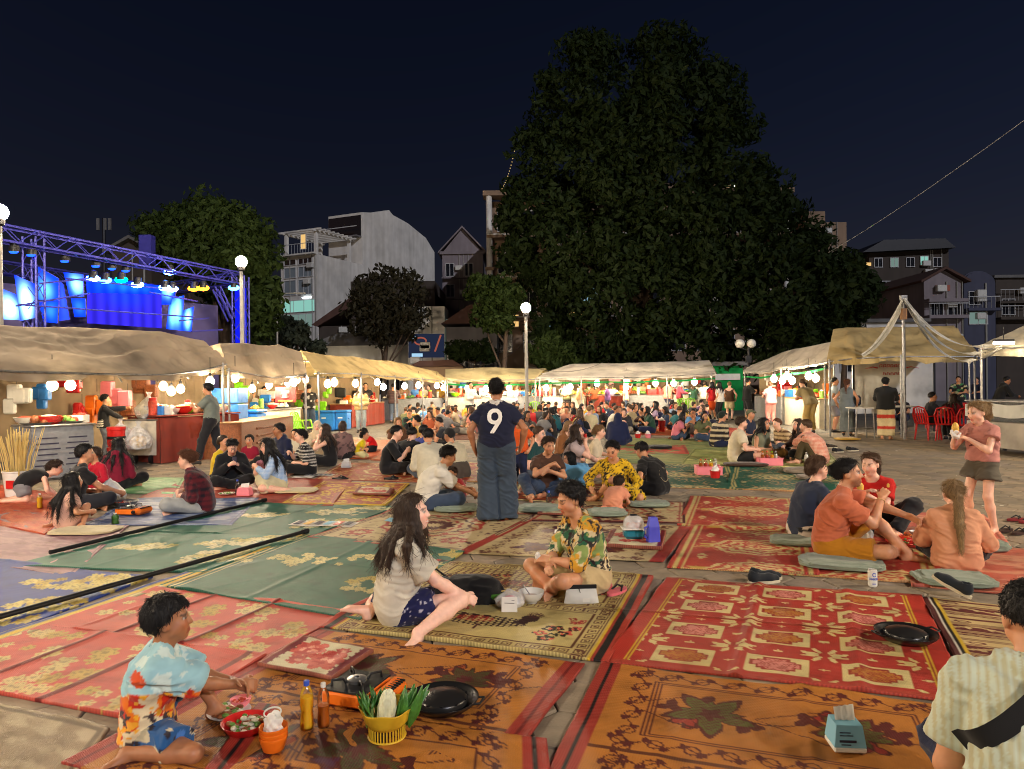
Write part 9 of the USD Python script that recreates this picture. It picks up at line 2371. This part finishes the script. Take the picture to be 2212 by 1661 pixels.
def caddy(lb, u, v, m, seed):
 q = on(u, v); t = thing('basket', lb, 'basket', tuple(q), 6); w, d, h = .42, .3, .14
 for c, s_ in (((0, 0, .01), (w, d, .02)), ((0, -d / 2, h / 2), (w, .015, h)), ((0, d / 2, h / 2), (w, .015, h)), ((-w / 2, 0, h / 2), (.015, d, h)), ((w / 2, 0, h / 2), (.015, d, h))): MB().box(c, s_, bev=.004).put('side' if s_[2] > .05 else 'bottom', m, t)
 MB().box((0, -d / 2 - .004, h), (w + .03, .03, .015)).box((0, d / 2 + .004, h), (w + .03, .03, .015)).put('lip', m, t)
 for k, (x, f, c) in enumerate(((-.13, 'sauce', 'orange_plastic'), (-.04, 'food_red', 'red_plastic'), (.05, 'juice', 'green_plastic'), (.13, 'plastic_white', 'plastic_white'))): bottle(f'{["brown sauce", "red sauce", "yellow sauce", "white"][k]} bottle in the {lb[:44].split(" of")[0]}', 0, 0, .24, .032, f, c, .75, .04, (q[0] + x, q[1] + .02 * (k % 2)))
caddy('front pink basket of sauce bottles on the green mat', 1530, 1024, 'pink_plastic', 1); caddy('back pink basket of sauce bottles by the bearded man', 1662, 1004, 'pink_plastic', 2)
for k, (u, v, m, lb) in enumerate(((1545, 1032, 'red_plastic', 'small red tub in front of the front pink basket'), (1705, 985, 'red_plastic', 'red tub between the laughing woman and the brown striped woman'), (1400, 946, 'pink_plastic', 'pink box beside the woman in the navy headscarf'), (1378, 946, 'red_plastic', 'red dish left of the pink box'), (1430, 932, 'red_plastic', 'tall red jug before the grey canopy'), (868, 1020, 'red_plastic', 'red can beside the man with glasses'))):
 q = on(u, v); t = thing('tub', lb, 'tub', tuple(q)); r, h = (.09, .12) if k != 4 else (.12, .36); MB().lathe([(r * .8, 0), (r, h), (r * 1.05, h), (r * .9, h * .95), (r * .7, .02), (.001, .02)], n=18).put('tub', m, t, 35); tissue_puff(t, (0, 0, h), r * .6, k)
g3_ = [(700, 1131, 'printed leaflet on the far green mat', 8, .75, .28), (690, 1026, 'black and white menu card by the cream cushion', 3, .5, .25), (655, 1030, 'pale menu card left of the black and white one', 0, .35, .22), (862, 1123, 'pale blue paper on the beige mat with red rings', 10, .3, .2)]
for k, (u, v, lb, yw, w, d) in enumerate(g3_):
 q = on(u, v, .022); t = thing('leaflet', lb, 'leaflet', tuple(q), yw); g = np.array([[(x * w / 2, y * d / 2, .006 * math.sin(x * 5)) for y in (-1, 1)] for x in np.linspace(-1, 1, 9)]); MB().grid(g).put('sheet', 'tissue' if k != 3 else 'box_blue', t, True)
 for i in range(6 if k < 2 else 0): MB().box((-w * .4 + i * w * .16, 0, .011), (w * .10, d * .7, .002)).put('printed_block', ['ink', 'food_yellow', 'ink', 'box_blue', 'food_red', 'ink'][i] if k == 0 else 'ink', t)
# held things
def held(lb, who, sd, cat, fn):
 for k, hnd in root_hands.items():
  if k.startswith(who): t = thing(cat.replace(' ', '_'), lb, cat, tuple(hnd[sd])); fn(t); return
held('bread roll in paper held up by the standing girl', 'barefoot blond', 1, 'bread', lambda t: (MB().ball((0, 0, .05), (.035, .032, .06), 2).put('roll', 'food_yellow', t, True), tissue_puff(t, (0, 0, -.01), .04, 4)))
held('sandwich half held by the young woman in red', 'young woman in a red', -1, 'sandwich', lambda t: MB().ball((.03, -.02, .03), (.035, .03, .055), 2).put('bread', 'food_yellow', t, True))
held('morsel of bread between the fingers of the man in salmon', 'man in a salmon', 1, 'bread piece', lambda t: MB().box((0.02, 0, .04), (.02, .02, .035), 20, .005).put('crumb', 'food_yellow', t))
held('phone in the hands of the girl in the black hoodie', 'girl in a black hoodie', 1, 'phone', lambda t: MB().box((0, 0, .02), (.07, .012, .14), 0, .004).put('case', 'ink', t))
held('red can raised by the bearded long-haired man', 'bearded man with long', 1, 'can', lambda t: MB().lathe([(.028, -.04), (.03, -.03), (.03, .07), (.026, .08), (.001, .08)], n=14).put('can_wall', 'red_plastic', t, 35))
held('small pale tissue in the hands of the woman in the green blouse', 'woman with short tied', -1, 'tissue', lambda t: tissue_puff(t, (0, 0, .02), .018, 6))
held('dark blue shoulder bag of the woman in the grey dress', 'woman in a long grey dress', 1, 'shoulder bag', lambda t: MB().box((.02, 0, .22), (.16, .26, .3), 0, .05).put('bag_body', solid('bag_navy', lin(34, 46, 62), .6), t))
